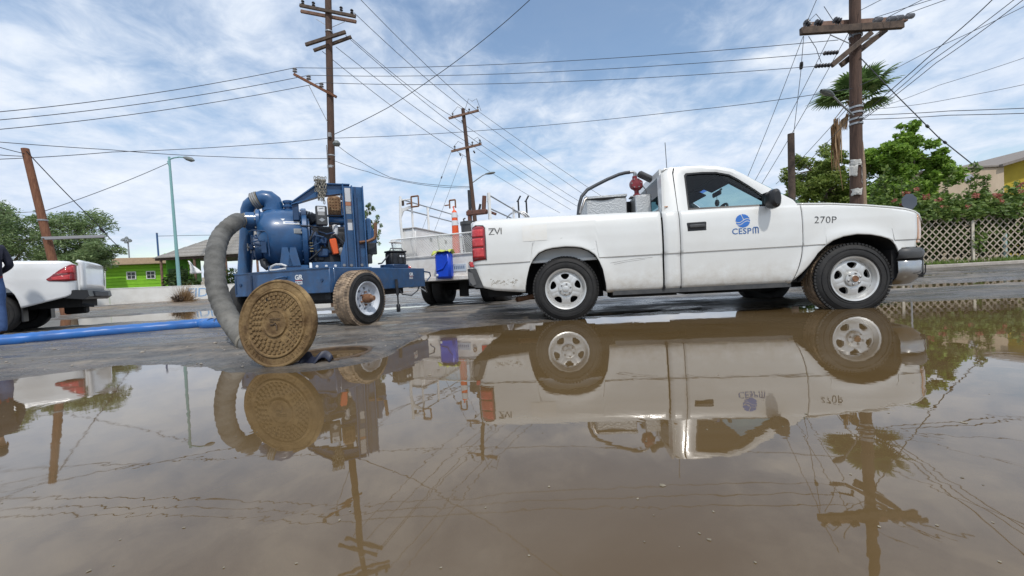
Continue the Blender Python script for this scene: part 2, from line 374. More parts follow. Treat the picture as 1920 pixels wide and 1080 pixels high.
def build_water():
    m = bpy.data.materials.new('muddy_water'); m.use_nodes = True; N = m.node_tree.nodes; L = m.node_tree.links; b = N['Principled BSDF']
    b.inputs['Base Color'].default_value = (0.135, 0.092, 0.046, 1); b.inputs['Roughness'].default_value = 0.015; b.inputs['IOR'].default_value = 1.68
    tc = N.new('ShaderNodeTexCoord')
    n0 = N.new('ShaderNodeTexNoise'); n0.inputs['Scale'].default_value = 0.8; n0.inputs['Detail'].default_value = 6; n0.inputs['Distortion'].default_value = 1.8; L.new(tc.outputs['Object'], n0.inputs['Vector'])
    mx = N.new('ShaderNodeMix'); mx.data_type = 'RGBA'; mx.inputs[6].default_value = (0.112, 0.071, 0.029, 1); mx.inputs[7].default_value = (0.140, 0.098, 0.053, 1); mf = N.new('ShaderNodeMapRange'); mf.inputs['From Min'].default_value = 0.35; mf.inputs['From Max'].default_value = 0.68; L.new(n0.outputs[0], mf.inputs['Value']); L.new(mf.outputs[0], mx.inputs['Factor']); L.new(mx.outputs[2], b.inputs['Base Color'])
    rf_ = N.new('ShaderNodeMapRange'); rf_.inputs['To Min'].default_value = 0.008; rf_.inputs['To Max'].default_value = 0.035; L.new(mf.outputs[0], rf_.inputs['Value']); L.new(rf_.outputs[0], b.inputs['Roughness'])
    n1 = N.new('ShaderNodeTexNoise'); n1.inputs['Scale'].default_value = 5.0; n1.inputs['Detail'].default_value = 3; n1.inputs['Distortion'].default_value = 0.6
    n2 = N.new('ShaderNodeTexNoise'); n2.inputs['Scale'].default_value = 1.1; n2.inputs['Detail'].default_value = 2
    L.new(tc.outputs['Object'], n1.inputs['Vector']); L.new(tc.outputs['Object'], n2.inputs['Vector'])
    ad = N.new('ShaderNodeMath'); ad.operation = 'MULTIPLY_ADD'; L.new(n2.outputs[0], ad.inputs[0]); ad.inputs[1].default_value = 1.6; L.new(n1.outputs[0], ad.inputs[2])
    bp = N.new('ShaderNodeBump'); bp.inputs['Strength'].default_value = 0.022; bp.inputs['Distance'].default_value = 0.02; L.new(ad.outputs[0], bp.inputs['Height']); L.new(bp.outputs[0], b.inputs['Normal'])
    w = MB(); w.add([(-32, -8, 0), (32, -8, 0), (32, 17.4, 0), (-32, 17.4, 0)], [(0, 1, 2, 3)])
    structure(w.build('puddle_water', m, smooth=False))
build_water()

# ------------------------------------------------------------------ shared materials
M_WHITEWALL = mat('whitewash', (0.82, 0.82, 0.80), 0.85, col2=(0.72, 0.71, 0.68), nscale=1.5, bump=0.2, bscale=25, dirt=((0.42, 0.33, 0.24), 0.1, 0.5, 0.6))
M_POLE = mat('creosoted_wood', (0.062, 0.036, 0.026), 0.85, col2=(0.115, 0.066, 0.046), nscale=6, stretch=(6, 6, 0.5), bump=0.35, bscale=22)
M_POLE_RED = mat('reddish_weathered_wood', (0.13, 0.050, 0.026), 0.85, col2=(0.23, 0.105, 0.055), nscale=5, stretch=(6, 6, 0.4), bump=0.35, bscale=22)
M_ARM = mat('dark_crossarm_wood', (0.055, 0.040, 0.032), 0.9, col2=(0.12, 0.085, 0.062), nscale=5, bump=0.25, bscale=30)
M_ARM_BROWN = mat('brown_crossarm_wood', (0.15, 0.085, 0.06), 0.9, col2=(0.24, 0.15, 0.11), nscale=5, bump=0.25, bscale=30)
M_WIRE = mat('black_cable', (0.05, 0.053, 0.062), 0.6)
M_WIRE_GREY = mat('grey_cable', (0.10, 0.11, 0.13), 0.6)
M_INS = mat('dark_glazed_porcelain', (0.035, 0.033, 0.036), 0.25)
M_INS_L = mat('grey_glazed_porcelain', (0.28, 0.28, 0.29), 0.3)
M_GALV = mat('galvanised_steel', (0.42, 0.43, 0.44), 0.45, 0.7, col2=(0.30, 0.31, 0.32), nscale=12)
M_LAMPHEAD = mat('grey_lamp_housing', (0.16, 0.18, 0.18), 0.5)
M_LAMPLENS = mat('lamp_lens', (0.62, 0.64, 0.64), 0.25)
M_TURQ = mat('turquoise_paint', (0.22, 0.42, 0.42), 0.5)
M_BLACK = mat('black_plastic', (0.018, 0.018, 0.019), 0.45)

def leaf_mat(name, c1, c2, c3):
    m = bpy.data.materials.new(name); m.use_nodes = True; N = m.node_tree.nodes; L = m.node_tree.links; N.clear()
    out = N.new('ShaderNodeOutputMaterial'); g = N.new('ShaderNodeNewGeometry')
    cr_ = N.new('ShaderNodeValToRGB'); e = cr_.color_ramp.elements; e[0].color = (*c1, 1); e[1].color = (*c3, 1); q = e.new(0.5); q.color = (*c2, 1)
    L.new(g.outputs['Random Per Island'], cr_.inputs[0])
    d = N.new('ShaderNodeBsdfPrincipled'); d.inputs['Roughness'].default_value = 0.55; L.new(cr_.outputs[0], d.inputs['Base Color'])
    t = N.new('ShaderNodeBsdfTranslucent'); L.new(cr_.outputs[0], t.inputs[0])
    mx = N.new('ShaderNodeMixShader'); mx.inputs[0].default_value = 0.35; L.new(d.outputs[0], mx.inputs[1]); L.new(t.outputs[0], mx.inputs[2]); L.new(mx.outputs[0], out.inputs[0])
    return m
L_MESQ = leaf_mat('mesquite_leaf', (0.11, 0.17, 0.065), (0.20, 0.29, 0.115), (0.32, 0.40, 0.19))
L_BRIGHT = leaf_mat('fresh_green_leaf', (0.11, 0.20, 0.024), (0.22, 0.37, 0.048), (0.34, 0.49, 0.085))
L_OLIVE = leaf_mat('olive_leaf', (0.10, 0.15, 0.025), (0.20, 0.28, 0.05), (0.33, 0.39, 0.10))
L_HEDGE = leaf_mat('bougainvillea_leaf', (0.065, 0.12, 0.024), (0.135, 0.215, 0.045), (0.24, 0.32, 0.08))
L_FLOWER = leaf_mat('coral_bract', (0.36, 0.11, 0.08), (0.48, 0.18, 0.13), (0.55, 0.27, 0.20))
L_PALM = leaf_mat('palm_leaf', (0.08, 0.15, 0.04), (0.155, 0.25, 0.075), (0.25, 0.34, 0.12))
L_DEAD = leaf_mat('dead_palm_leaf', (0.26, 0.15, 0.07), (0.36, 0.22, 0.11), (0.46, 0.31, 0.17))
L_GRASS = leaf_mat('grass_blade', (0.09, 0.16, 0.02), (0.15, 0.25, 0.04), (0.24, 0.32, 0.07))
L_STRAW = leaf_mat('dry_stem', (0.24, 0.15, 0.08), (0.36, 0.24, 0.13), (0.48, 0.34, 0.20))
L_SHADE = leaf_mat('shaded_leaf', (0.025, 0.05, 0.015), (0.045, 0.09, 0.02), (0.08, 0.13, 0.03))  # shade under shelter and behind lattice is put into this leaf colour
M_BARK = mat('grey_brown_bark', (0.11, 0.085, 0.065), 0.9, col2=(0.18, 0.14, 0.105), nscale=8, bump=0.4)

def leaves(mb, P, size, aspect=0.5, up=0.5, droop=0.0):
    """one pointed leaf-shaped quad at each point of P"""
    n = len(P); P = np.asarray(P)
    d = rng.normal(size=(n, 3)); d[:, 2] = d[:, 2] * 0.6 - droop; d /= np.linalg.norm(d, axis=1)[:, None]
    nrm = rng.normal(size=(n, 3)); nrm[:, 2] += up * 2
    s = np.cross(d, nrm); s /= np.linalg.norm(s, axis=1)[:, None] + 1e-9
    L_ = size * rng.uniform(0.45, 1.5, n)[:, None]; W = L_ * aspect * 0.5
    v = np.stack([P - d * L_ * 0.5, P + s * W, P + d * L_ * 0.5, P - s * W], 1).reshape(-1, 3)
    o = len(mb.v); mb.v += v.tolist()
    i = np.arange(n) * 4 + o
    mb.f += np.stack([i, i + 1, i + 2, i + 3], 1).tolist(); mb.mi += [0] * n
def clump_pts(c, r, n, shell=2.4):
    d = rng.normal(size=(n, 3)); d /= np.linalg.norm(d, axis=1)[:, None]
    rad = rng.uniform(0, 1, n) ** (1 / shell)
    return np.array(c) + d * rad[:, None] * np.array(r)
def tree(name, label, base, clumps, leaf, size, aspect, per, group=None, trunk_r=0.16, sub=7, droop=0.0, bark=None, extra=None, lean=(0, 0)):
    """clumps: (centre, radii, share); each holds smaller tufts so the outline stays ragged"""
    t = thing(name, label, 'tree', base, 0, group); b = Vector(base)
    w = MB(); top = sum((Vector(c[0]) for c in clumps), Vector()) / len(clumps) - b
    fork = Vector((top.x * 0.25 + lean[0], top.y * 0.25 + lean[1], top.z * 0.42))
    w.tube([(0, 0, -0.2), fork * 0.5 + Vector((0.05, 0.03, 0)), fork], [trunk_r * 1.25, trunk_r, trunk_r * 0.85], 9)
    cr_ = MB()
    for c, r, sh in clumps:
        c = Vector(c) - b; mid = fork.lerp(c, 0.5) + Vector((random.uniform(-.2, .2), random.uniform(-.2, .2), -0.15))
        w.tube([fork - Vector((0, 0, .05)), mid, c], [trunk_r * 0.55, trunk_r * 0.36, trunk_r * 0.14], 6)
        for k in range(sub):
            d = Vector((random.gauss(0, 1), random.gauss(0, 1), random.gauss(0.15, 0.9))).normalized()
            q = c + Vector((d.x * r[0], d.y * r[1], d.z * r[2])) * random.uniform(0.40, 1.18)
            w.tube([c.lerp(q, -0.05), c.lerp(q, 0.95)], [trunk_r * 0.16, trunk_r * 0.05], 4, caps=False)
            kf = random.uniform(0.16, 0.46); tr = [v * kf * random.uniform(.8, 1.25) for v in r]
            leaves(cr_, clump_pts(q, tr, int(per * sh / sub * min(1.4, (kf / .34) ** 1.6))), size, aspect, 0.5, droop)
    if extra: extra(w, cr_, b)
    w.build('trunk', bark or M_BARK, t); cr_.build('crown', leaf, t, smooth=False, fix=False)
    return t

# ------------------------------------------------------------------ left background
def wall_left():
    A = at(120, 575, 24.0); B = at(400, 561, 29.5); u = (B - A); u.z = 0; ln = u.length; u.normalize()
    o = A - u * 14; rz = math.atan2(u.y, u.x)
    t = thing('boundary_wall', 'low whitewashed boundary wall with blue graffiti at its end', 'wall', (o.x, o.y, 0.0), rz)
    n = 13; seg = 3.2
    for k in range(n):
        m = MB(); m.cbox(k * seg, k * seg + seg - 0.012, 0, 0.16, -0.15, 1.26, 0.012); m.build('wall_panel', M_WHITEWALL, t)
        m = MB(); m.cbox(k * seg - 0.03, k * seg + seg - 0.05, -0.015, 0.175, 1.262, 1.32, 0.01); m.build('coping', M_WHITEWALL, t)
    pb = mat('pale_blue_spray_paint', (0.28, 0.45, 0.68), 0.7)
    B2 = at(350, 545, 28.2) - o; s0 = B2.dot(u)
    text_mesh('graffiti_letters', 'FIDEP', 0.95, pb, t, T(s0, -0.006, 0.45) @ Matrix.Rotation(R(90), 4, 'X'), 0.003, 0.1, 0.9)
    return o, u, rz
WL_O, WL_U, WL_R = wall_left()

def green_house():
    g = mat('lime_green_paint', (0.24, 0.56, 0.022), 0.7, col2=(0.20, 0.48, 0.020), nscale=3)
    g2 = mat('mid_green_paint', (0.11, 0.36, 0.03), 0.75, col2=(0.09, 0.30, 0.025), nscale=3)
    gd = mat('dark_green_mesh', (0.055, 0.11, 0.04), 0.9, col2=(0.09, 0.15, 0.06), nscale=14)
    tan = mat('tan_fibre_roof', (0.42, 0.32, 0.22), 0.85, col2=(0.34, 0.25, 0.17), nscale=6)
    wf = mat('white_window_frame', (0.72, 0.72, 0.70), 0.5); gl = mat('dark_window_glass', (0.02, 0.025, 0.03), 0.08)
    Y = 33.0
    p = at(200, 500, Y); o = Vector((p.x, Y, 0))
    t = thing('green_house', 'small lime green boarded house with two white windows and tan roof', 'house', o, WL_R * 0.55)
    W = 4.35; H0, H1 = 0.1, 3.55
    k = 0; z = H0
    while z < H1 - 0.02:
        m = MB(); m.cbox(-0.9, W, 0, 0.10, z, min(z + 0.27, H1), 0.014); m.build('plank', g, t); z += 0.285
    m = MB(); m.box(-0.88, W - 0.02, 0.105, 4.0, 0, H1 - 0.03); m.build('house_body', g, t)
    for x in (1.55, 2.85):
        f = MB(); f.cbox(x - 0.32, x + 0.32, -0.05, 0.0, 2.25, 2.95, 0.01); fo = f.build('window_frame', wf, t)
        for i in (0, 1):
            for j in (0, 1):
                q = MB(); q.box(x - 0.25 + i * 0.265, x - 0.015 + i * 0.265, -0.054, -0.04, 2.32 + j * 0.295, 2.585 + j * 0.295); q.build('pane', gl, fo)
    r = MB(); r.prism([(-1.3, 3.50), (W + 0.35, 3.58), (W + 0.35, 3.66), (-1.3, 3.62)], -0.7, 4.4); ro = r.build('roof', tan, t)
    r = MB(); r.cbox(0.1, W - 0.4, 0.5, 4.2, 3.68, 4.2, 0.03); r.build('roof_parapet', tan, ro)
    for x, lean in ((-0.6, -0.12), (0.35, -0.10)):
        m = MB(); m.tube([(x + lean, -1.3, 0.2), (x, -1.25, 3.4)], 0.045, 8); m.build('awning_post', wf, t)
    m = MB(); m.prism([(-1.9, 3.36), (1.0, 3.46), (1.0, 3.50), (-1.9, 3.40)], -1.5, -0.72); m.build('awning', M_GALV, t)
    # taller green block beside it
    t2 = thing('green_shed', 'taller plain green block beside the small boarded house', 'shed', o + Vector((4.55, 0.6, 0)), WL_R * 0.55)
    m = MB(); m.cbox(0, 1.75, 0, 3, 0, 4.25, 0.03); m.build('shed_body', g2, t2)
    m = MB(); m.cbox(0.12, 1.45, -0.03, -0.002, 0.3, 3.0, 0.01); m.build('mesh_door', gd, t2)
    m = MB(); m.cbox(1.50, 1.74, -0.05, -0.003, 0.2, 3.9, 0.01); m.build('green_pilaster', g, t2)
    m = MB(); m.cbox(-0.06, 1.81, -0.08, 3.05, 4.252, 4.36, 0.02); m.build('shed_roof', g2, t2)
green_house()

def palapa():
    gm = mat('grey_thatch', (0.34, 0.32, 0.29), 0.95, col2=(0.22, 0.205, 0.185), nscale=7, stretch=(1, 4, 4), bump=0.5, bscale=18)
    Y = 36.0
    a = at(286, 484, Y - 3.6); c = at(468, 426, Y);  
    o = Vector((c.x, Y, 0)); t = thing('palapa', 'open shelter with grey pitched roof behind the white wall', 'shelter', o)
    ex = c.x - a.x; ze = a.z; zt = c.z
    # hip roof built of overlapping sheets
    n = 9
    for s_, x0, x1 in ((0, -ex, 0), (1, 0, ex)):
        for k in range(n):
            f0, f1 = k / n, (k + 1) / n
            def px(x, f): return (x * (1 - f * 0.94), -3.6 * (1 - f * 0.95) - 0.0)
            lo, hi = ze + (zt - ze) * f0, ze + (zt - ze) * f1 + 0.04
            m = MB()
            rows = []
            for f, z in ((f0, lo), (f1, hi)):
                rows.append([(x * (1 - f * 0.94), -3.6 * (1 - f * 0.95), z) for x in np.linspace(x0, x1, 5)])
            m.grid(rows); ob = m.build('roof_sheet', gm, t); solid(ob, 0.06)
    m = MB(); m.add([(-ex, -3.6, ze), (0, -3.6 * 0.05, zt), (-ex, 3.6, ze)], [(0, 1, 2)]); m.add([(ex, -3.6, ze), (0, 0, zt), (ex, 3.6, ze)], [(0, 1, 2)]); m.add([(-ex, 3.6, ze), (0, .18, zt), (ex, 3.6, ze)], [(0, 1, 2)])
    ob = m.build('roof_back', gm, t)
    for x in (-ex * 0.93, -ex * 0.45, 0, ex * 0.45, ex * 0.93):
        m = MB(); m.tube([(x, -3.3, 0), (x, -3.3, ze + 0.05)], 0.09, 8); m.build('post', M_ARM_BROWN, t)
    m = MB(); m.cbox(-ex, ex, -3.42, -3.25, ze - 0.22, ze - 0.03, 0.02); m.build('eave_beam', M_ARM, t)
    # shaded garden shrubs and the white cloth under it
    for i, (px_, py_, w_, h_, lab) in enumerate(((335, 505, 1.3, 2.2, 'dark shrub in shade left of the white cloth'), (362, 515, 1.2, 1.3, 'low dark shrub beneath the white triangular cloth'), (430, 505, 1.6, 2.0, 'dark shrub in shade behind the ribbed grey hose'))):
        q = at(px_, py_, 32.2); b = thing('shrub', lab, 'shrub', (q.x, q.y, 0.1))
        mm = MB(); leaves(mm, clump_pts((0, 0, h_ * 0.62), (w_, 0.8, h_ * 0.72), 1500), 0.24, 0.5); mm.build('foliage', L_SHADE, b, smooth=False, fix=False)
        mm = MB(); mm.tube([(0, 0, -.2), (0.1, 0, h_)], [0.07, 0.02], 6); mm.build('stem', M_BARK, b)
    cl = mat('white_cloth', (0.78, 0.78, 0.77), 0.8)
    m = MB(); p0, p1, p2 = at(354, 489, 31), at(379, 512, 31), at(358, 514, 31)
    rows = []
    for i in range(9):
        f = i / 8; a_, b_ = p0.lerp(p2, f), p0.lerp(p1, f)
        rows.append([a_.lerp(b_, k / 6) + Vector((0, 0.10 * math.sin(k * 1.7 + i * 0.6), 0)) for k in range(7)])
    m.grid(rows); ob = m.build('shade_cloth', cl); solid(ob, 0.01); tag(ob, 'white triangular cloth hanging under the grey shelter roof', 'cloth')
    st = mat('pale_stone', (0.52, 0.47, 0.39), 0.9, col2=(0.30, 0.27, 0.22), nscale=6, bump=0.4)
    t3 = thing('stone_pier', 'stubby pale stone pier standing behind the white wall', 'pier', at(390, 560, 30.8) * 1.0)
    t3.location.z = 0
    for k in range(6):
        for j in range(3):
            m = MB(); x0 = -0.5 + j * 0.34 + (0.1 if k % 2 else 0); m.cbox(x0, x0 + 0.33, 0, 0.4, k * 0.33, k * 0.33 + 0.32, 0.04); m.build('stone', st, t3)
palapa()

def mesquites():
    def cl(px, py, Y, r, sh): return (tuple(at(px, py, Y)), r, sh)
    g = 'grey-green trees behind the parked pickup'
    Y = 20.5
    tree('mesquite_tree', 'feathery grey-green tree at the left edge behind dark-clothed person', (at(-10, 560, Y).x, Y, 0), [cl(-50, 440, Y, (2.1, 1.6, 1.5), 1), cl(20, 430, Y, (1.7, 1.5, 1.3), 1.1), cl(10, 400, Y - .6, (1.3, 1.2, 0.65), .5), cl(60, 450, Y, (1.3, 1.5, 1.3), 1), cl(-10, 490, Y, (2.0, 1.5, 1.1), 1), cl(70, 490, Y + .4, (1.6, 1.4, 0.9), .8)], L_MESQ, 0.16, 0.28, 4400, g, sub=16)
    tree('mesquite_tree', 'feathery grey-green tree right of the leaning red-brown pole', (at(130, 560, Y).x, Y, 0), [cl(115, 430, Y, (1.3, 1.4, 0.9), 1), cl(150, 445, Y, (1.3, 1.3, 1.1), 1.1), cl(178, 470, Y, (1.1, 1.2, 0.75), 1), cl(120, 475, Y, (1.5, 1.4, 1.0), 1), cl(160, 492, Y, (1.5, 1.2, 0.7), .9)], L_MESQ, 0.16, 0.28, 4400, g, sub=16)
    Y = 27
    tree('slender_tree', 'sparse slender tree showing behind the blue mast', (at(690, 545, Y).x, Y, 0), [cl(684, 412, Y, (.55, .6, .75), 1), cl(700, 420, Y, (.55, .5, .6), .8), cl(690, 392, Y, (.35, .4, .45), .5), cl(706, 440, Y, (.35, .4, .55), .45), cl(668, 440, Y, (.8, .6, .8), .8)], L_MESQ, 0.17, 0.3, 900, None, 0.10, 7, 0.5)
mesquites()

def dry_bush():
    p = gr(345, 576); p = Vector((at(345, 575, 22.0).x, 22.0, 0.02)); t = thing('dry_bush', 'tan dried-out round bush at the roadside below the graffiti', 'bush', p)
    m = MB()
    for k in range(1500):
        th = random.uniform(0, 2 * math.pi); el = math.asin(random.uniform(0.02, 1)); d = Vector((math.cos(th) * math.cos(el), math.sin(th) * math.cos(el), math.sin(el)))
        r = random.uniform(0.45, 1.0) * (0.98 if random.random() < .85 else 1.2)
        s = d.cross(Vector((random.random(), random.random(), random.random()))).normalized() * 0.009
        a = d * 0.08; b = Vector((d.x * r * 0.95, d.y * r * 0.8, d.z * r * 1.35 + 0.05)) + Vector((random.gauss(0, .05), random.gauss(0, .05), random.gauss(0, .04)))
        mid = (a + b) * 0.5 + Vector((random.gauss(0, .03), random.gauss(0, .03), .05))
        m.add([a + s, a - s, mid - s, mid + s, b], [(0, 1, 2, 3), (3, 2, 4)])
    m.build('dry_stems', L_STRAW, t, smooth=False, fix=False)
    m = MB()
    for k in range(14):
        m.tube([(random.gauss(0, .1), -0.3, 0.2), (random.gauss(0, .25), -0.55 + random.gauss(0, .1), 0.45 + random.gauss(0, .08))], [.05, .03], 5)
    m.build('dark_opening', M_ARM, t)  # dark tubes put in for the shaded opening in the bush
dry_bush()

# ------------------------------------------------------------------ right background: kerb, fence, hedge, buildings
M_CONC = mat('kerb_concrete', (0.40, 0.37, 0.33), 0.9, col2=(0.28, 0.25, 0.22), nscale=5, bump=0.25, bscale=40)
def right_side():
    k = MB()
    FX0, FX1 = 5.0, 46.0
    prof = [(0.0, -0.1), (0.02, 0.13), (0.05, 0.15), (0.32, 0.155), (0.34, -0.1)]
    rows = []
    for x in np.linspace(FX0, FX1, 60):
        yo = 15.75 + 0.18 * math.sin(x * 0.25) - 0.012 * max(0, x - 22) ** 2 * 0.3
        rows.append([(x, yo + a, z + 0.004 * math.sin(x * 3)) for a, z in prof])
    k.grid(rows); structure(k.build('kerb', M_CONC))
    v = MB(); vm = mat('verge_soil', (0.16, 0.13, 0.08), 0.95, col2=(0.11, 0.12, 0.05), nscale=2.5, bump=0.4)
    rows = []
    for x in np.linspace(FX0, FX1, 50):
        yo = 16.07 + 0.18 * math.sin(x * 0.25) - 0.012 * max(0, x - 22) ** 2 * 0.3
        rows.append([(x, yo, 0.13), (x, yo + 0.6, 0.15), (x, 26, 0.16), (x, 60, 0.16)])
    v.grid(rows); structure(v.build('verge', vm))
    g = MB(); pts = []
    n = 9000
    gx = rng.uniform(15.5, 30, n); gy = rng.uniform(16.35, 17.6, n)
    keep = fbm(gx * 0.8, gy * 0.8, 3, 5) + 0.10 + np.clip((gx - 21) * 0.08, -0.1, 0.3) > 0
    gx, gy = gx[keep], gy[keep]; hh = rng.uniform(0.06, 0.26, len(gx))
    for x, y, h in zip(gx, gy, hh):
        a = random.uniform(0, 6.28); dx, dy = math.cos(a) * 0.012, math.sin(a) * 0.012
        g.add([(x - dx, y - dy, 0.13), (x + dx, y + dy, 0.13), (x + random.gauss(0, .05), y + random.gauss(0, .05), 0.13 + h)], [(0, 1, 2)])
    o = g.build('grass', L_GRASS, smooth=False, fix=False); o['kind'] = 'stuff'; o['label'] = 'bright green grass along the foot of the lattice fence'; o['category'] = 'grass'
right_side()

def lattice_fence():
    lm = mat('cream_lattice_paint', (0.50, 0.44, 0.36), 0.85, col2=(0.27, 0.21, 0.16), nscale=2.2)
    pm = mat('cream_post_paint', (0.62, 0.57, 0.48), 0.8, col2=(0.50, 0.45, 0.37), nscale=4)
    am = mat('pale_aqua_pipe', (0.32, 0.46, 0.45), 0.6, col2=(0.42, 0.50, 0.47), nscale=6)
    Y = 17.0; X0, X1 = 15.0, 27.6; Z0, Z1 = 0.22, 2.30
    t = thing('lattice_fence', 'cream diamond lattice fence under the flowering hedge', 'fence', (X0, Y, 0.0))
    W = X1 - X0; H = Z1 - Z0; sp_ = 0.315
    proto = {}
    def slat(xa, za, xb, zb, y, s):
        ln = round(math.hypot(xb - xa, zb - za), 3)
        if ln < 0.08: return
        key = ln
        if key not in proto:
            m = MB(); m.box(0, ln, -0.006, 0.006, -0.023, 0.023); proto[key] = m.build('slat', lm, t, smooth=False, fix=False); o = proto[key]
        else: o = link_copy(proto[key], parent=t)
        o.matrix_local = T(xa, y, za) @ Matrix.Rotation(-math.atan2(zb - za, xb - xa), 4, 'Y')
    nn = int((W + H) / sp_) + 1
    for k in range(nn):
        c = k * sp_ - H     # x at z0 for rising slats
        xa, xb = max(c, 0), min(c + H, W)
        if xb > xa: slat(xa, Z0 + xa - c, xb, Z0 + xb - c, -0.007, 1)
        c = k * sp_
        xa, xb = max(c - H, 0), min(c, W)
        if xb > xa: slat(xa, Z0 + c - xa, xb, Z0 + c - xb, 0.007, -1)
    xp = at(1822, 450, Y).x - X0
    for k in range(-2, 3):
        x = xp + k * 3.15
        if 0 <= x <= W:
            m = MB(); m.cbox(x - 0.06, x + 0.06, -0.075, -0.016, 0.1, Z1 + 0.08, 0.012); m.build('post', pm, t)
    for px_ in (1889, 1950):
        x = at(px_, 450, Y).x - X0
        m = MB(); m.tube([(x, 0.09, 0.1), (x, 0.09, 1.35)], 0.07, 10); m.build('pipe_post', am, t)
    m = MB(); m.box(0, W, 0.014, 0.04, Z1 - 0.03, Z1 + 0.03); m.build('top_rail', lm, t)
    m = MB(); m.box(0, W, 0.014, 0.04, Z0 - 0.05, Z0 + 0.02); m.build('bottom_rail', lm, t)
lattice_fence()

def hedge():
    Y = 18.1; X0 = 16.9; X1 = 28.5
    t = thing('flowering_hedge', 'tangled hedge with coral-red flowers above the lattice fence', 'hedge', (20, Y, 0.1))
    m = MB(); w = MB(); fl = MB()
    n = 38
    for i in range(n):
        x = X0 + (X1 - X0) * i / (n - 1) - 20; top = 3.0 + 0.3 * math.sin(i * 1.3) + random.uniform(-.25, .25) + (0.2 if x < -2 else 0)
        leaves(m, clump_pts((x, 0, 1.25), (0.55, 0.45, 1.0), 230), 0.19, 0.55)
        leaves(m, clump_pts((x, -0.15, 2.55), (0.6, 0.75, top - 2.45), 560), 0.18, 0.55)
        if random.random() < .7: leaves(m, clump_pts((x, -1.25, 2.32 - random.uniform(0, .15)), (0.45, 0.16, random.uniform(.15, .42)), 100), 0.17, 0.55)
        if random.random() < .14: leaves(m, clump_pts((x, -1.2, 1.5 - random.uniform(0, .5)), (0.3, 0.12, random.uniform(.3, .8)), 90), 0.17, 0.55)
        w.tube([(x, 0.1, -0.1), (x + random.uniform(-.3, .3), 0.05, 1.2), (x + random.uniform(-.5, .5), -.1, 2.6)], [.05, .035, .02], 5)
        if random.random() < 0.75:       # whips reaching up
            hx, hz = random.uniform(-.5, .5), random.uniform(0.4, 1.5); p = [Vector((x, 0, top - 0.3)), Vector((x + hx * .4, -.1, top + hz * .5)), Vector((x + hx, -.15, top + hz))]
            w.tube(p, [.02, .014, .006], 4)
            for q in range(5):
                c = p[0].lerp(p[2], q / 4 + 0.05); leaves(m, clump_pts(c, (.16, .16, .18), 22), 0.16, 0.55)
        for k in range(random.choice((0, 0, 1, 1, 3)) + (1 if x < -2.2 else 0)):
            c = (x + random.uniform(-.5, .5), -0.9 + random.uniform(-.3, .2), random.uniform(2.1, top + 0.25)); rf_ = random.uniform(.6, 1.5); leaves(fl, clump_pts(c, (.15 * rf_, .08, .10 * rf_), int(24 * rf_ ** 2)), 0.09, 0.85)
    m.build('foliage', L_HEDGE, t, smooth=False, fix=False); w.build('branches', M_BARK, t); fl.build('flowers', L_FLOWER, t, smooth=False, fix=False)
    # dim garden behind the lattice
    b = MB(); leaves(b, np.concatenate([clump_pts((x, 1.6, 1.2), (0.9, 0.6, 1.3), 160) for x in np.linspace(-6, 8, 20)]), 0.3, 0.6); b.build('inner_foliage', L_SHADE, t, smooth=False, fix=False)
hedge()

def right_trees():
    def cl(px, py, Y, r, sh): return (tuple(at(px, py, Y)), r, sh)
    Y = 22.5
    tree('shade_tree', 'full bright green tree right of the palm trunk', (at(1690, 480, Y).x, Y, 0.1), [cl(1690, 262, Y, (.75, .8, .7), .45), cl(1655, 300, Y, (1.2, 1.2, 1.0), 1), cl(1715, 295, Y, (1.3, 1.3, 1.0), 1.1), cl(1742, 315, Y, (.75, 1.0, .7), .8), cl(1670, 350, Y, (1.6, 1.4, 1.3), 1.2), cl(1725, 355, Y, (1.1, 1.4, 1.1), 1.1), cl(1640, 375, Y, (1.3, 1.2, 1.2), .9), cl(1700, 395, Y - .8, (1.6, 1.2, 1.0), .9)], L_BRIGHT, 0.22, 0.55, 4600, None, 0.2, 16)
    Y = 24
    tree('thicket_tree', 'olive green bushy tree left of the palm and pole', (at(1545, 490, Y).x, Y, 0.1), [cl(1520, 320, Y, (1.2, 1.2, 1.0), 1), cl(1555, 305, Y, (1.2, 1.2, .9), 1), cl(1590, 330, Y, (1.2, 1.2, 1.2), 1), cl(1505, 355, Y, (1.1, 1.2, 1.1), 1), cl(1550, 355, Y, (1.5, 1.4, 1.2), 1.2), cl(1590, 375, Y, (1.3, 1.3, 1.3), 1), cl(1500, 385, Y, (1.4, 1.2, 1.0), .8)], L_OLIVE, 0.19, 0.4, 4600, None, 0.18, 16)
right_trees()

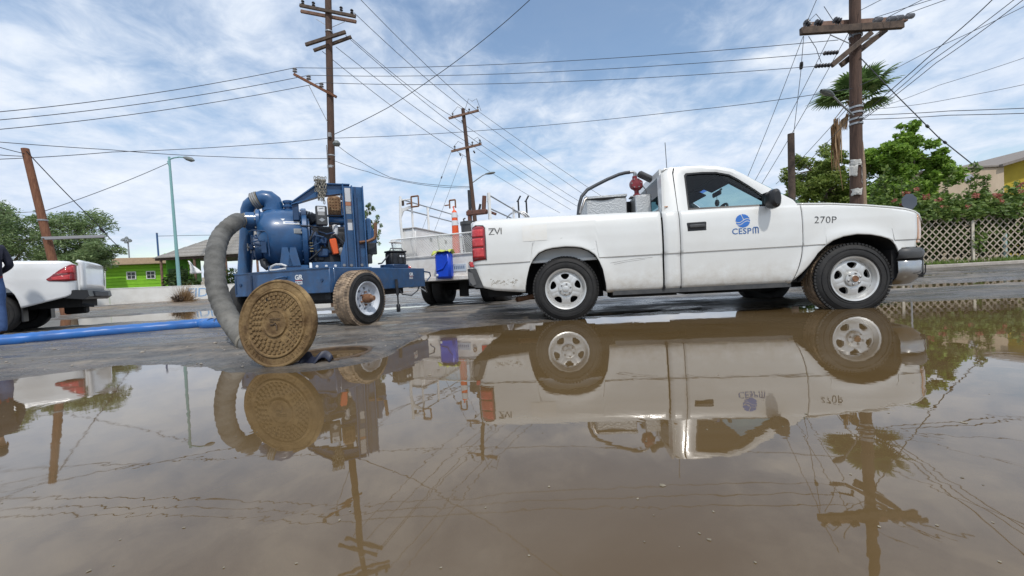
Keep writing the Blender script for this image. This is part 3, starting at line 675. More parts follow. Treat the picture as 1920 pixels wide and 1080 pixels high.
def palm():
    Y = 16.6; base = at(1628, 470, Y); crown = at(1603, 186, Y)
    t = thing('fan_palm', 'fan palm with drooping dead fronds behind the utility pole', 'palm', (base.x, Y, 0.1)); b = Vector((base.x, Y, 0.1)); c = crown - b
    tm = mat('palm_trunk', (0.24, 0.16, 0.10), 0.95, col2=(0.34, 0.25, 0.17), nscale=9, stretch=(1, 1, 4), bump=0.5, bscale=18)
    w = MB(); pts = [Vector((0, 0, -.3)).lerp(c, k / 12) + Vector((0.05 * math.sin(k), 0, 0)) for k in range(13)]
    w.tube(pts, [0.17 - 0.004 * k + (0.008 if k % 2 else 0) for k in range(13)], 12); w.build('trunk', tm, t)
    def frond(d, ln, rad, dead=False, spread=105, n=26, droop=0.5):
        d = Vector(d).normalized(); m = MB(); side = d.cross(Vector((0, 0, 1))); side = side.normalized() if side.length > .1 else Vector((1, 0, 0)); upv = side.cross(d)
        tip = c + d * ln - Vector((0, 0, 0.12 * ln)); m.tube([c, c + d * ln * 0.5, tip], [.03, .022, .014], 5)
        for k in range(n):
            a = R(-spread + 2 * spread * k / (n - 1)); v = d * math.cos(a) + side * math.sin(a); s = (upv.cross(v)).normalized()
            L_ = rad * (0.75 + 0.25 * math.cos(a)) * random.uniform(0.9, 1.1); wd = 0.085
            q = tip; rows = []
            for f in (0, .35, .65, .85, 1.0):
                ww = wd * (0.25 + 1.5 * f if f < .35 else (1 - f) * 1.25 + 0.05)
                ctr = q + v * L_ * f * (1 - .15 * f * droop) - Vector((0, 0, L_ * droop * max(0, f - .4) ** 1.6)); rows.append([ctr - s * ww, ctr + upv * 0.012 * (1 if k % 2 else -1), ctr + s * ww])
            m.grid(rows)
        m.build('frond', L_DEAD if dead else L_PALM, t, smooth=False, fix=False)
    for d, ln, rad in (((.9, -.1, .55), .9, 1.1), ((.6, .5, .8), .8, 1.0), ((.8, -.5, .9), .95, 1.1), ((.2, -.6, .9), .8, 1.0), ((-.9, .3, .25), .8, 1.0), ((-.75, -.6, .0), .75, .9), ((.9, .4, .0), .8, .95), ((-.15, -.5, .95), .7, .95), ((-.6, -.4, .7), .75, .95), ((.75, -.2, .75), .85, 1.1), ((.45, .3, .9), .7, .9), ((.05, .2, 1), .7, .85), ((-.35, -.1, .9), .65, .8), ((-.8, .2, .45), .8, .95), ((-.95, -.3, .12), .75, .95), ((.95, .2, .35), .75, .9), ((.5, -.8, .5), .6, .8), ((-.3, -.9, .5), .6, .75), ((.85, -.3, -.1), .6, .75), ((-.55, .7, .3), .7, .8), ((.2, .9, .35), .7, .8)):
        frond(d, ln, rad)
    for d, ln, rad in (((-.55, -.1, -.7), .85, .5), ((.35, .4, -.9), .5, .5), ((-.25, .4, -.95), .5, .5)): frond(d, ln, rad, True, 35, 9, 1.6)
    m = MB()                                   # old leaf bases under the crown
    for k in range(46):
        a = random.uniform(0, 6.28); z = random.uniform(-.75, .02); p = c + Vector((math.cos(a) * .15, math.sin(a) * .15, z)); m.tube([p, p + Vector((math.cos(a) * .16, math.sin(a) * .16, .12))], [.03, .012], 4)
    m.build('leaf_bases', L_DEAD, t, smooth=False, fix=False)
    m = MB(); p = at(1566, 222, Y - .3) - b; q0 = p
    for k in range(60):
        a = random.gauss(0, .09); h = random.uniform(.8, 2.0); s0 = p + Vector((a, random.gauss(0, .06), random.uniform(-.5, 0)))
        m.add([s0 + Vector((-.018, 0, 0)), s0 + Vector((.018, 0, 0)), s0 + Vector((.02 + random.gauss(0, .05), 0, -h * .6)), s0 + Vector((random.gauss(0, .05), 0, -h))], [(0, 1, 2, 3)])
    m.tube([c, c + (p - c) * 0.6 + Vector((0, 0, .1)), p], [.03, .02, .014], 5)
    m.build('hanging_dead_frond', L_DEAD, t, smooth=False, fix=False)
    m = MB(); p = at(1572, 300, Y - .3) - b
    m.tube([q0, p, p + Vector((.15, 0, -1.3))], [.02, .025, .006], 5); m.build('dead_stalk', L_DEAD, t, smooth=False)
palm()

def right_buildings():
    be = mat('beige_render', (0.56, 0.45, 0.33), 0.9, col2=(0.46, 0.36, 0.26), nscale=1.2, stretch=(1, 1, .4), bump=0.2); ye = mat('ochre_yellow_render', (0.50, 0.37, 0.035), 0.85, col2=(0.42, 0.31, 0.03), nscale=1.5)
    rf = mat('grey_roof_edge', (0.20, 0.17, 0.15), 0.8, col2=(0.26, 0.23, 0.2), nscale=4); vt = mat('pale_vent_plastic', (0.55, 0.56, 0.6), 0.5)
    Y = 25.0
    a = at(1745, 322, Y); b = at(1882, 312, Y)
    t = thing('beige_building', 'beige rendered building with round vent behind the hedge', 'building', (a.x, Y, 0.1)); W = b.x - a.x; H = a.z
    m = MB(); m.box(0, W, 0, 8, 0, H - 0.05); m.build('wall', be, t)
    m = MB(); m.cbox(-.1, W - .03, -.12, 8.1, H - 0.047, H + 0.10, .03); m.build('roof_edge', rf, t)
    v = at(1816, 334, Y - .03) - Vector((a.x, Y, 0.1)); m = MB(); m.lathe([(0.0, 0.05), (.15, .05), (.2, .03), (.27, .045), (.29, 0), (.29, -.05)], 24, T(v.x, -.03, v.z) @ AX('-y')); vo = m.build('vent', vt, t)
    for k in range(5):
        m = MB(); m.box(v.x - .17, v.x + .17, -.095, -.075, v.z - .14 + k * .065, v.z - .11 + k * .065); m.build('louvre', M_GALV, vo)
    Y = 25.6; a = at(1881, 318, Y); b = at(2080, 262, Y); e0 = at(1848, 313, Y); e1 = at(1922, 291, Y)
    t = thing('yellow_building', 'ochre yellow building with grey sloping roof at the right edge', 'building', (a.x, Y, 0.1)); W = 7.5
    sl = (e1.z - e0.z) / (e1.x - e0.x); z0 = e0.z + (a.x - e0.x) * sl - 0.22 - 0.1
    m = MB(); m.prism([(0, 0), (W, 0), (W, z0 + W * sl), (0, z0)], 0, 9); m.build('wall', ye, t)
    m = MB(); x0 = e0.x - a.x; zz = lambda x: z0 + x * sl + 0.004
    m.prism([(x0, zz(x0)), (W + .4, zz(W + .4)), (W + .4, zz(W + .4) + .26), (x0, zz(x0) + .16)], -.9, 9.2); m.build('roof', rf, t)
right_buildings()

def stop_sign():
    p = at(1705, 378, 15.0); t = thing('road_sign', 'grey back of an octagonal road sign beside the white bonnet', 'sign', (p.x, 15.0, 0.05)); z = p.z - .05
    bm_ = mat('sign_back_aluminium', (0.10, 0.115, 0.14), 0.55, 0.3)
    m = MB(); m.prism([(.32 * math.cos(R(22.5 + 45 * k)), .32 * math.sin(R(22.5 + 45 * k)) + z) for k in range(8)], -.004, .004); m.build('sign_plate', bm_, t)
    m = MB(); m.cbox(-.025, .025, .006, .05, -.1, z + .2, .006); m.build('sign_post', M_GALV, t)
stop_sign()

# ------------------------------------------------------------------ poles and wires
def pole_thing(name, label, p_top, p_low, Y, r0, r1, mt, ground=0.0):
    a = at(*p_top, Y); b = at(*p_low, Y); d = (b - a); f = (ground - a.z) / d.z; base = a + d * f
    t = thing(name, label, 'utility pole', base); m = MB(); n = 8
    m.tube([(a - base).lerp(Vector((0, 0, 0)), k / n) if k < n else (b - a).normalized() * 0.3 for k in range(n + 1)], [r0 + (r1 - r0) * k / n for k in range(n + 1)], 14); m.build('pole', mt, t)
    return t, base
def beam(t, base, pa, pb, Ya, Yb, h, w, mt, name='crossarm'):
    a = at(*pa, Ya) - base; b = at(*pb, Yb) - base; d = b - a; ln = d.length; m = MB(); m.cbox(0, ln, -w / 2, w / 2, -h / 2, h / 2, .012)
    o = m.build(name, mt, t); x = d.normalized(); z = (Vector((0, 0, 1)) - x * x.z).normalized(); y = z.cross(x)
    o.matrix_local = Matrix(((x.x, y.x, z.x, a.x), (x.y, y.y, z.y, a.y), (x.z, y.z, z.z, a.z), (0, 0, 0, 1))); return o
def insulator(t, p, d=(0, 0, 1), L_=0.22, r=0.07, mt=None, n=3):
    """stack of sheds on a pin, along d"""
    m = MB(); d = Vector(d).normalized(); pr = [(0.0, 0), (r * .35, 0)]
    for k in range(n):
        h = L_ * (k + .2) / n; s_ = L_ / n; pr += [(r * .4, h), (r, h + s_ * .15), (r * .8, h + s_ * .5), (r * .4, h + s_ * .6)]
    pr += [(r * .3, L_), (0, L_)]
    m.lathe(pr, 10, T(*p) @ d.to_track_quat('Z', 'Y').to_matrix().to_4x4()); return m.build('insulator', mt or M_INS, t)
def rod(t, base, pts, r, mt, name='brace'):
    m = MB(); m.tube([at(px, py, Y) - base for px, py, Y in pts], r, 6); return m.build(name, mt, t)
def lamp_arm(t, base, pts, Y, r, head_px, hl, label='street_lamp_arm'):
    m = MB(); P = [at(px, py, y) - base for px, py, y in pts]; m.tube(P, r, 8); ao = m.build('lamp_arm', M_GALV, t)
    d = (P[-1] - P[-2]).normalized(); d.z *= .3; d.normalize()
    h = MB(); pr = [(-.10, .05, .04), (0, .075, .06), (.2, .13, .085), (.45, .15, .09), (.62, .11, .06), (.70, .04, .03)]
    rows = []
    for a, w, z in pr:
        rows.append([(a * hl / .7, w * math.cos(2 * math.pi * k / 12) * hl / .7, z * math.sin(2 * math.pi * k / 12) * hl / .7) for k in range(12)])
    h.grid(rows, closed=True); ho = h.build('lamp_head', M_LAMPHEAD, t)
    q = d.to_track_quat('X', 'Z').to_matrix().to_4x4(); ho.matrix_local = T(*P[-1]) @ q
    l = MB(); l.grid([[(a * hl / .7, w * .8 * c * hl / .7, (-z * .6 - .03) * hl / .7) for c in (-1, -.4, .4, 1)] for a, w, z in ((.15, .09, .05), (.35, .13, .075), (.55, .11, .06))]); lo = l.build('lens', M_LAMPLENS, ho)
def bands(t, base, pts, r):
    for px, py, Y in pts:
        p = at(px, py, Y) - base; m = MB(); m.lathe([(r, -.03), (r + .012, -.03), (r + .012, .03), (r, .03)], 14, T(*p), cap=False); m.build('steel_band', M_GALV, t)

# tall pole behind the pump
Y1 = 21.0
P1, B1 = pole_thing('utility_pole', 'tall brown pole with several crossarms rising behind the blue pump', (614, -70), (622, 335), Y1, 0.16, 0.20, M_POLE)
beam(P1, B1, (562, 10), (667, 31), Y1 - .22, Y1 - .22, .16, .11, M_ARM); beam(P1, B1, (564, 21), (668, 41), Y1 + .24, Y1 + .24, .16, .11, M_ARM_BROWN)
beam(P1, B1, (573, 84), (648, 60), Y1 - .24, Y1 - .5, .17, .12, M_ARM); beam(P1, B1, (588, 95), (659, 69), Y1 + .24, Y1 + .5, .15, .12, M_ARM)
beam(P1, B1, (551, 139), (631, 182), Y1 - .22, Y1 - .22, .13, .11, M_POLE_RED)
rod(P1, B1, [(579, 160, Y1 - .2), (614, 229, Y1 - .18)], .018, M_GALV); rod(P1, B1, [(592, 35, Y1 - .2), (616, 50, Y1)], .015, M_GALV); rod(P1, B1, [(648, 40, Y1 - .2), (620, 52, Y1)], .015, M_GALV)
for px, py in ((553, 132), (579, 146), (603, 160)): insulator(P1, at(px, py + 4, Y1 - .22) - B1, (0, 0, 1), .26, .12, M_INS_L, 2)
for px, py in ((568, 5), (588, 8), (640, 17), (660, 22)): insulator(P1, at(px, py + 4, Y1 - .2) - B1, (0, 0, 1), .25, .09, M_INS, 2)
m = MB(); m.lathe([(0, .12), (.1, .14), (.17, .06), (.2, -.02), (.14, -.12), (0, -.14)], 14, T(*(at(631, 269, Y1 - .25) - B1))); m.build('photocell_lamp', M_LAMPHEAD, P1)
m = MB(); m.cbox(-.07, .07, -.3, -.16, -.12, .12, .01, T(*(at(622, 256, Y1) - B1))); m.build('junction_box', M_INS_L, P1)
bands(P1, B1, ((621, 292, Y1), (621, 312, Y1), (621, 314.5, Y1), (617, 60, Y1)), .185)
m = MB(); p_ = at(614, 300, Y1 - .19) - B1; m.tube([(p_.x, p_.y, p_.z + .8), (p_.x, p_.y, .2)], .025, 6); m.build('ground_conduit', M_INS_L, P1)

# middle pole further away
Y2 = 37.0
P2, B2 = pole_thing('utility_pole', 'distant brown pole with two crossarms above the white utility truck', (868, 204), (888, 390), Y2, 0.17, 0.22, M_POLE)
beam(P2, B2, (841, 222), (898, 207), Y2 - .25, Y2 - .25, .20, .14, M_ARM_BROWN); beam(P2, B2, (846, 284), (903, 270), Y2 - .25, Y2 - .25, .20, .14, M_ARM_BROWN)
for px, py in ((849, 220), (880, 212), (896, 208), (853, 282), (886, 274), (900, 270)): insulator(P2, at(px, py, Y2 - .25) - B2, (0, 0, 1), .45, .10, M_INS, 2)
for px, py in ((866, 226), (862, 288), (888, 283)): insulator(P2, at(px, py, Y2 - .25) - B2, (.3, -.6, -.7), .4, .08, M_INS, 3)
for a, b_ in (((848, 212), (868, 205)), ((872, 205), (885, 190)), ((885, 190), (902, 208)), ((850, 276), (868, 270)), ((888, 262), (903, 268))):
    rod(P2, B2, [(*a, Y2 - .3), ((a[0] + b_[0]) / 2, min(a[1], b_[1]) - 5, Y2 - .3), (*b_, Y2 - .3)], .02, M_WIRE, 'jumper_wire')
lamp_arm(P2, B2, [(884, 344, Y2), (895, 336, Y2 - .2), (905, 329, Y2 - .3), (912, 326, Y2 - .3)], Y2, .05, None, .85)

# big pole on the right
Y3 = 13.0
P3, B3 = pole_thing('utility_pole', 'thick dark pole with heavy crossarm and tattered paper right of the pickup cab', (1602, -90), (1606, 380), Y3, 0.150, 0.185, M_POLE)
beam(P3, B3, (1501, 59), (1693, 47), Y3 - .26, Y3 - .26, .22, .13, M_ARM); beam(P3, B3, (1508, 48), (1700, 36), Y3 + .26, Y3 + .26, .16, .12, M_ARM_BROWN)
beam(P3, B3, (1559, 123), (1634, 61), Y3 - .24, Y3 - .24, .16, .10, M_ARM); beam(P3, B3, (1577, 122), (1660, 56), Y3 + .22, Y3 + .22, .18, .12, M_ARM)
for px, py, d in ((1512, 44, (-.6, -.2, .4)), (1535, 40, (-1, 0, .25)), (1570, 36, (-1, 0, .3))): insulator(P3, at(px + 6, py + 4, Y3 - .2) - B3, d, .24, .10, M_INS, 3)
for px, py in ((1640, 36), (1665, 34), (1680, 32), (1700, 29)): insulator(P3, at(px, py + 2, Y3 - .1) - B3, (1, .3, .22), .34, .085, M_INS_L, 4)
for px, py in ((1572, 98), (1556, 122)): insulator(P3, at(px, py, Y3 - .3) - B3, (-1, 0, -.02), .5, .07, M_INS, 5)
for pts in ([(1512, 44, Y3 - .2), (1530, 26, Y3 - .2), (1540, 38, Y3 - .2)], [(1570, 36, Y3 - .2), (1590, 62, Y3 - .2), (1600, 70, Y3 - .18)], [(1516, 68, Y3 - .2), (1530, 90, Y3 - .25), (1540, 118, Y3 - .3)], [(1545, 12, Y3), (1562, 38, Y3 - .1), (1600, 68, Y3 - .18)]): rod(P3, B3, pts, .010, M_WIRE_GREY, 'jumper_wire')
rod(P3, B3, [(1556, 65, Y3 - .3), (1594, 82, Y3 - .18)], .016, M_GALV); rod(P3, B3, [(1648, 62, Y3 - .3), (1612, 82, Y3 - .18)], .016, M_GALV)
lamp_arm(P3, B3, [(1600, 216, Y3 - .16), (1585, 203, Y3 - .5), (1570, 188, Y3 - .8), (1560, 178, Y3 - .9)], Y3, .028, None, .55)
bands(P3, B3, ((1605, 202, Y3), (1605, 212, Y3), (1605, 224, Y3), (1605, 233, Y3), (1604, 68, Y3)), .178)
pp = mat('weathered_paper', (0.62, 0.61, 0.57), 0.9, col2=(0.42, 0.41, 0.38), nscale=8)
def paper(px0, py0, px1, py1, seed):
    rs = random.Random(seed); a = at(px0, py0, Y3) - B3; b_ = at(px1, py1, Y3) - B3; m = MB(); rows = []
    for i in range(7):
        f = i / 6; z = a.z + (b_.z - a.z) * f; row = []
        for k in range(6):
            x = a.x + (b_.x - a.x) * k / 5 + rs.uniform(-.012, .012); row.append((x, -math.sqrt(max(.0, .185 ** 2 - min(.18, abs(x)) ** 2)) - .012 - rs.uniform(0, .03), z + rs.uniform(-.03, .03)))
        rows.append(row)
    m.grid(rows); o = m.build('torn_notice', pp, P3); solid(o, .003)
paper(1590, 302, 1611, 313, 1); paper(1588, 313, 1598, 332, 2); paper(1606, 312, 1612, 345, 3); paper(1592, 356, 1607, 367, 4)

# cut-off stub and the leaning pole
P4, B4 = pole_thing('pole_stub', 'short sawn-off dark pole standing behind the door mirror', (1483, 251), (1485, 375), 15.0, 0.115, 0.125, M_ARM)
m = MB(); leaves(m, clump_pts((0, 0, 2.55), (.38, .3, .3), 130), .3, .35); m.build('dry_climber', L_DEAD, P4, smooth=False, fix=False)
P5, B5 = pole_thing('leaning_pole', 'leaning red-brown wooden pole behind the white pickup bed', (47, 279), (97, 482), 15.5, 0.115, 0.145, M_POLE_RED)
beam(P5, B5, (84, 447), (196, 443), 15.3, 16.2, .12, .10, M_INS_L, 'grey_rail')
bands(P5, B5, ((80, 413, 15.5), (88, 446, 15.5)), .140)

def street_light():
    Y = 29.0; a = at(317, 294, Y); b = at(331, 470, Y); base = a + (b - a) * (a.z / (a.z - b.z)); t = thing('street_light', 'slender turquoise street light with curved arm', 'street light', base)
    m = MB(); m.tube([a - base, (a - base) * .5, (0, 0, 0)], [.075, .10, .13], 12); m.build('pole', M_TURQ, t)
    m = MB(); m.tube([at(x, y, Y) - base for x, y in ((317, 299), (326, 296), (336, 294.5), (344, 295))], .05, 8); m.build('arm', M_TURQ, t)
    h = MB(); p = at(344, 295, Y) - base; q = at(364, 301, Y) - base; h.tube([p, p.lerp(q, .3), p.lerp(q, .75), q], [.06, .15, .17, .06], 12); h.build('lamp_head', M_LAMPHEAD, t)
    m = MB(); m.tube([at(315, 302, Y) - base, at(317, 310, Y) - base], .06, 8); m.build('bracket', M_TURQ, t)
street_light()
def floodlights():
    Y = 40; p = at(240, 452, Y); t = thing('floodlight_pole', 'small mast with clustered floodlights above the green house', 'floodlight', (p.x, Y, 0)); m = MB(); m.tube([(0, 0, 0), (0, 0, p.z)], .06, 8); m.build('mast', M_GALV, t)
    for dx, dz in ((-.35, .1), (.05, .25), (.4, .0), (.0, -.12)):
        m = MB(); m.lathe([(0, -.1), (.1, -.1), (.2, .08), (0, .1)], 10, T(dx, -.15, p.z + dz) @ Matrix.Rotation(R(70 + dx * 40), 4, 'X')); m.build('floodlight_head', M_LAMPHEAD, t)
    Y = 38; p = at(294, 437, Y); t = thing('blue_post', 'thin dark blue net post beside the turquoise street light', 'post', (p.x, Y, 0)); m = MB(); m.tube([(0, 0, 0), (0, 0, p.z)], .075, 8); m.build('post_shaft', mat('dark_blue_paint', (.03, .09, .22), .5), t)
    m = MB(); m.lathe([(.078, -.03), (.1, 0), (0, .05)], 8, T(0, 0, p.z)); m.build('post_cap', M_GALV, t)
    m = MB(); m.tube([Vector((.0, 0, p.z - .3)), at(380, 441, 39) - Vector((p.x, Y, 0)), at(470, 440, 40) - Vector((p.x, Y, 0))], .025, 5); m.build('net_cable', M_WIRE_GREY, t)
floodlights()

def wire(label, pts, sag=0.0, mt=None, k=1.0, group=None, name='overhead_wire', beads=()):
    """pts: (px, py, Y) through which the wire runs; sag in metres between successive points"""
    P = [at(*p) for p in pts]; m = MB(); C_ = []
    for i in range(len(P) - 1):
        for j in range(12 if i < len(P) - 2 else 13):
            f = j / 12; q = P[i].lerp(P[i + 1], f); q.z -= sag * 4 * f * (1 - f); C_.append(q)
    m.tube(C_, [max(.006, .00058 * k * (q - CAM).length) for q in C_], 5, caps=False)
    o = m.build(name, mt or M_WIRE, None); 
    for f in beads:
        i_ = int(f * (len(C_) - 2)); q = C_[i_]; d = (C_[i_ + 1] - C_[i_]).normalized(); b_ = MB(); b_.lathe([(0, -.14), (.05, -.12), (.06, 0), (.05, .12), (0, .14)], 8, T(*q) @ d.to_track_quat('Z', 'Y').to_matrix().to_4x4()); b_.build('strain_insulator', M_INS, o)
    tag(o, label, 'wire', group); return o
def wires():
    # three-wire line: left edge -> tall pole -> right pole
    for i, (yl, xi, yi, x2, y2) in enumerate(((202, 553, 127, 1572, 75), (217, 579, 141, 1550, 99), (235, 603, 155, 1532, 124))):
        w_ = ('upper', 'middle', 'lower')[i]
        wire('%s of three wires running from left edge to the tall pole' % w_, [(-160, yl + 20, 19), (xi, yi, Y1 - .22)], .35)
        wire('%s of three wires running between the tall pole and right pole' % w_, [(xi, yi, Y1 - .22), (x2, y2, Y3 - .3)], .30)
    wire('wire passing low across the left sky to the tall pole lamp', [(-150, 302, 20), (210, 285, 20.5), (620, 259, Y1 - .2)], .1)
    wire('long wire from tall pole lamp to the right pole lamp', [(622, 259, Y1 - .2), (900, 245, 18.5), (1300, 206, 15.2), (1598, 166, Y3 - .2)], .05)
    wire('cable sagging across the left sky towards the steel bands', [(-150, 253, 20), (210, 281, 20.5), (420, 294, 20.8), (620, 297, Y1 - .2)], .05)
    wire('wire dropping from turquoise street light towards the trees', [(80, 397, 22), (315, 306, 29)], .12, M_WIRE_GREY)
    wire('heavy stay cable rising from tall pole to the top edge', [(626, 252, Y1 - .2), (727, 202, 19), (810, 147, 17), (900, 80, 15), (993, 0, 13), (1100, -105, 11)], .03, None, 1.3)
    st = ((672, -5, 1), (664, 24, 1), (659, 72, 1.6), (648, 66, .6), (630, 88, .2), (604, 96, 0)); en = ((896, 208), (880, 211), (849, 219), (900, 270), (886, 273), (853, 281))
    names = ('outermost', 'second', 'third', 'fourth', 'fifth', 'innermost')
    for i, (s_, e_) in enumerate(zip(st, en)):
        wire('%s of six conductors slanting from tall pole to distant pole' % names[i], [(s_[0], s_[1], Y1 - .2), (*e_, Y2 - .25)], .25, None, 1.0)
    for i, (s_, e_) in enumerate(zip(en, ((1135, 372), (1115, 378), (1095, 383), (1085, 388), (1070, 393), (1050, 399)))):
        wire('%s of six conductors descending from distant pole behind the pickup bed' % names[i], [(*s_, Y2 - .25), (*e_, 85)], .2, None, .8)
    wire('upper of two service cables drooping from tall pole to distant pole', [(633, 273, Y1 - .2), (680, 305, 24), (733, 333, 28), (800, 345, 32), (884, 350, Y2)], .05)
    wire('lower of two service cables drooping from tall pole to distant pole', [(624, 300, Y1 - .2), (690, 322, 24), (747, 338, 28), (820, 350, 33), (884, 352, Y2)], .05)
    wire('left guy wire slanting down from the distant pole', [(846, 284, Y2 - .3), (788, 440, 33)], 0, M_WIRE_GREY, .8, beads=(.45,)); wire('right guy wire slanting down from the distant pole', [(868, 290, Y2 - .3), (812, 440, 33)], 0, M_WIRE_GREY, .8)
    # right pole
    wire('thick cable from right pole lamp up to the top right', [(1608, 222, Y3 - .2), (1780, 72, 10.2), (1862, -2, 9.0), (1960, -95, 8)], .02, None, 1.3)
    wire('upper of paired cables rising from right pole to corner', [(1610, 228, Y3 - .2), (1740, 118, 10.8), (1898, 2, 9.0), (1980, -66, 8)], .03, None, 1.0)
    wire('lower of paired cables rising from right pole to corner', [(1610, 230, Y3 - .2), (1755, 118, 10.8), (1918, 0, 9.0), (1990, -60, 8)], .03, None, 1.0)
    wire('thin wire from right pole crossing beneath the paired cables', [(1612, 160, Y3 - .2), (1740, 96, 11), (1940, 2, 9)], .03, M_WIRE_GREY, .8)
    wire('guy wire with dark couplings descending right of the palm', [(1613, 108, Y3 - .2), (1669, 167, 14.5), (1758, 256, 17.5), (1832, 315, 20)], 0, M_WIRE_GREY, 1.4, beads=(.62, .77))
    wire('upper of two level wires leaving right pole to right edge', [(1612, 216, Y3 - .2), (1780, 208, 13.2), (2050, 196, 13.4)], 0.02); wire('lower of two level wires leaving right pole to right edge', [(1612, 224, Y3 - .2), (1780, 216, 13.2), (2050, 207, 13.4)], .02)
    wire('faint wire fanning from right pole towards right edge', [(1620, 210, 14), (1760, 160, 14), (2050, 62, 14)], .05, M_WIRE_GREY, .7); wire('lower faint wire fanning from right pole to right edge', [(1630, 205, 14), (1780, 186, 14), (2050, 128, 14)], .05, M_WIRE_GREY, .7)
    for i, (a, b_) in enumerate((((1640, 33), (1770, -8)), ((1665, 32), (1740, -6)), ((1700, 26), (1800, -10)), ((1612, 20), (1690, -20)))):
        wire('%s of short conductors leaving right crossarm over the top edge' % names[i], [(*a, Y3 - .2), (*b_, 11.5)], .0, M_WIRE_GREY, .9)
    for i, (a, b_, Yb) in enumerate((((1506, 68), (1396, 345), 24), ((1570, 40), (1412, 345), 26), ((1592, 60), (1428, 345), 27), ((1600, 190), (1455, 345), 30), ((1600, 215), (1470, 345), 30))):
        wire('%s of wires fanning down from right pole behind the cab roof' % names[i], [(*a, Y3 - .2), (*b_, Yb)], .1, M_WIRE_GREY, .9)
    wire('near-vertical guy from right crossarm to the sawn-off pole', [(1507, 68, Y3 - .2), (1501, 140, 13.8), (1488, 252, 14.95)], 0, M_WIRE_GREY, .9, beads=(.4,))
    wire('wire running up from left crossarm tip over the top edge', [(1512, 44, Y3 - .2), (1535, -10, 12)], 0, M_WIRE_GREY, .9)
    wire('guy wire from leaning pole down to right with coupling', [(50, 284, 15.4), (180, 418, 18.5), (225, 465, 19.5)], .05, None, 1.2, beads=(.68,))
    wire('upper wire from left edge to the leaning pole top', [(-80, 250, 14), (46, 288, 15.4)], .05); wire('lower wire from left edge to the leaning pole top', [(-80, 280, 14), (46, 293, 15.4)], .05)
wires()

# ------------------------------------------------------------------ vehicles: shared
M_PAINT = mat('white_truck_paint', (0.74, 0.75, 0.735), 0.28, coat=0.5, col2=(0.70, 0.70, 0.675), nscale=2.2, bump=0.05, bscale=2.5, dirt=((0.38, 0.31, 0.22), 0.26, 0.64, 0.65))
M_PAINT_CLEAN = mat('white_truck_paint_upper', (0.74, 0.75, 0.735), 0.28, coat=0.5, col2=(0.70, 0.705, 0.69), nscale=1.6, bump=0.04, bscale=2.5)
M_TYRE = mat('tyre_rubber', (0.012, 0.012, 0.013), 0.72, col2=(0.026, 0.025, 0.024), nscale=10, bump=0.15, bscale=60)
M_TYRE_MUD = mat('muddy_tread_rubber', (0.13, 0.098, 0.072), 0.85, col2=(0.42, 0.31, 0.21), nscale=10, namt=1.0, bump=0.3, bscale=50)
M_ALU = mat('silver_wheel_alloy', (0.66, 0.66, 0.65), 0.36, 0.55, col2=(0.55, 0.54, 0.51), nscale=7)
M_DARK = mat('underbody_black', (0.012, 0.012, 0.012), 0.8)
M_SEAM = mat('panel_gap_black', (0.010, 0.010, 0.011), 0.9)
M_CHROME = mat('dull_chrome', (0.52, 0.53, 0.54), 0.20, 0.9, col2=(0.40, 0.40, 0.39), nscale=6)
M_BUMPER = mat('dark_grey_bumper_plastic', (0.045, 0.047, 0.050), 0.5, col2=(0.075, 0.075, 0.075), nscale=9)
M_TRIM = mat('black_trim', (0.016, 0.016, 0.017), 0.4)
M_INTERIOR = mat('grey_interior', (0.045, 0.046, 0.050), 0.8)
M_BOLT = mat('steel_bolt', (0.30, 0.29, 0.28), 0.4, 0.8)
M_RUST = mat('rust', (0.16, 0.075, 0.038), 0.9, col2=(0.26, 0.14, 0.08), nscale=14, bump=0.3)
def glass_mat(name, tint, refl=0.12):
    m = bpy.data.materials.new(name); m.use_nodes = True; N = m.node_tree.nodes; L = m.node_tree.links; N.clear()
    out = N.new('ShaderNodeOutputMaterial'); t = N.new('ShaderNodeBsdfTransparent'); t.inputs[0].default_value = (*tint, 1); g = N.new('ShaderNodeBsdfGlossy'); g.inputs['Roughness'].default_value = 0.02
    lw = N.new('ShaderNodeLayerWeight'); pw = N.new('ShaderNodeMath'); pw.operation = 'POWER'; pw.inputs[1].default_value = 5.0; L.new(lw.outputs['Facing'], pw.inputs[0]); f = N.new('ShaderNodeMath'); f.operation = 'MULTIPLY_ADD'; f.inputs[1].default_value = 0.6; f.inputs[2].default_value = 0.04; L.new(pw.outputs[0], f.inputs[0]); mx = N.new('ShaderNodeMixShader'); L.new(f.outputs[0], mx.inputs[0]); L.new(t.outputs[0], mx.inputs[1]); L.new(g.outputs[0], mx.inputs[2]); L.new(mx.outputs[0], out.inputs[0]); return m
M_GLASS = glass_mat('tinted_glass', (0.44, 0.64, 0.66)); M_GLASS_D = glass_mat('dark_tinted_glass', (0.30, 0.45, 0.48)); M_GLASS_BLUE = glass_mat('blue_sun_strip_glass', (0.10, 0.24, 0.62)); M_GLASS_CLEAR = glass_mat('side_glass', (0.86, 0.92, 0.92))
def lens_mat(name, c, c2):
    return mat(name, c, 0.12, col2=c2, nscale=30, coat=0.6)
M_RED = lens_mat('red_lamp_lens', (0.46, 0.012, 0.018), (0.62, 0.05, 0.05)); M_RED_D = lens_mat('dark_red_lamp_lens', (0.20, 0.006, 0.010), (0.28, 0.01, 0.014))
M_AMBER = lens_mat('amber_lamp_lens', (0.50, 0.25, 0.13), (0.58, 0.34, 0.2))

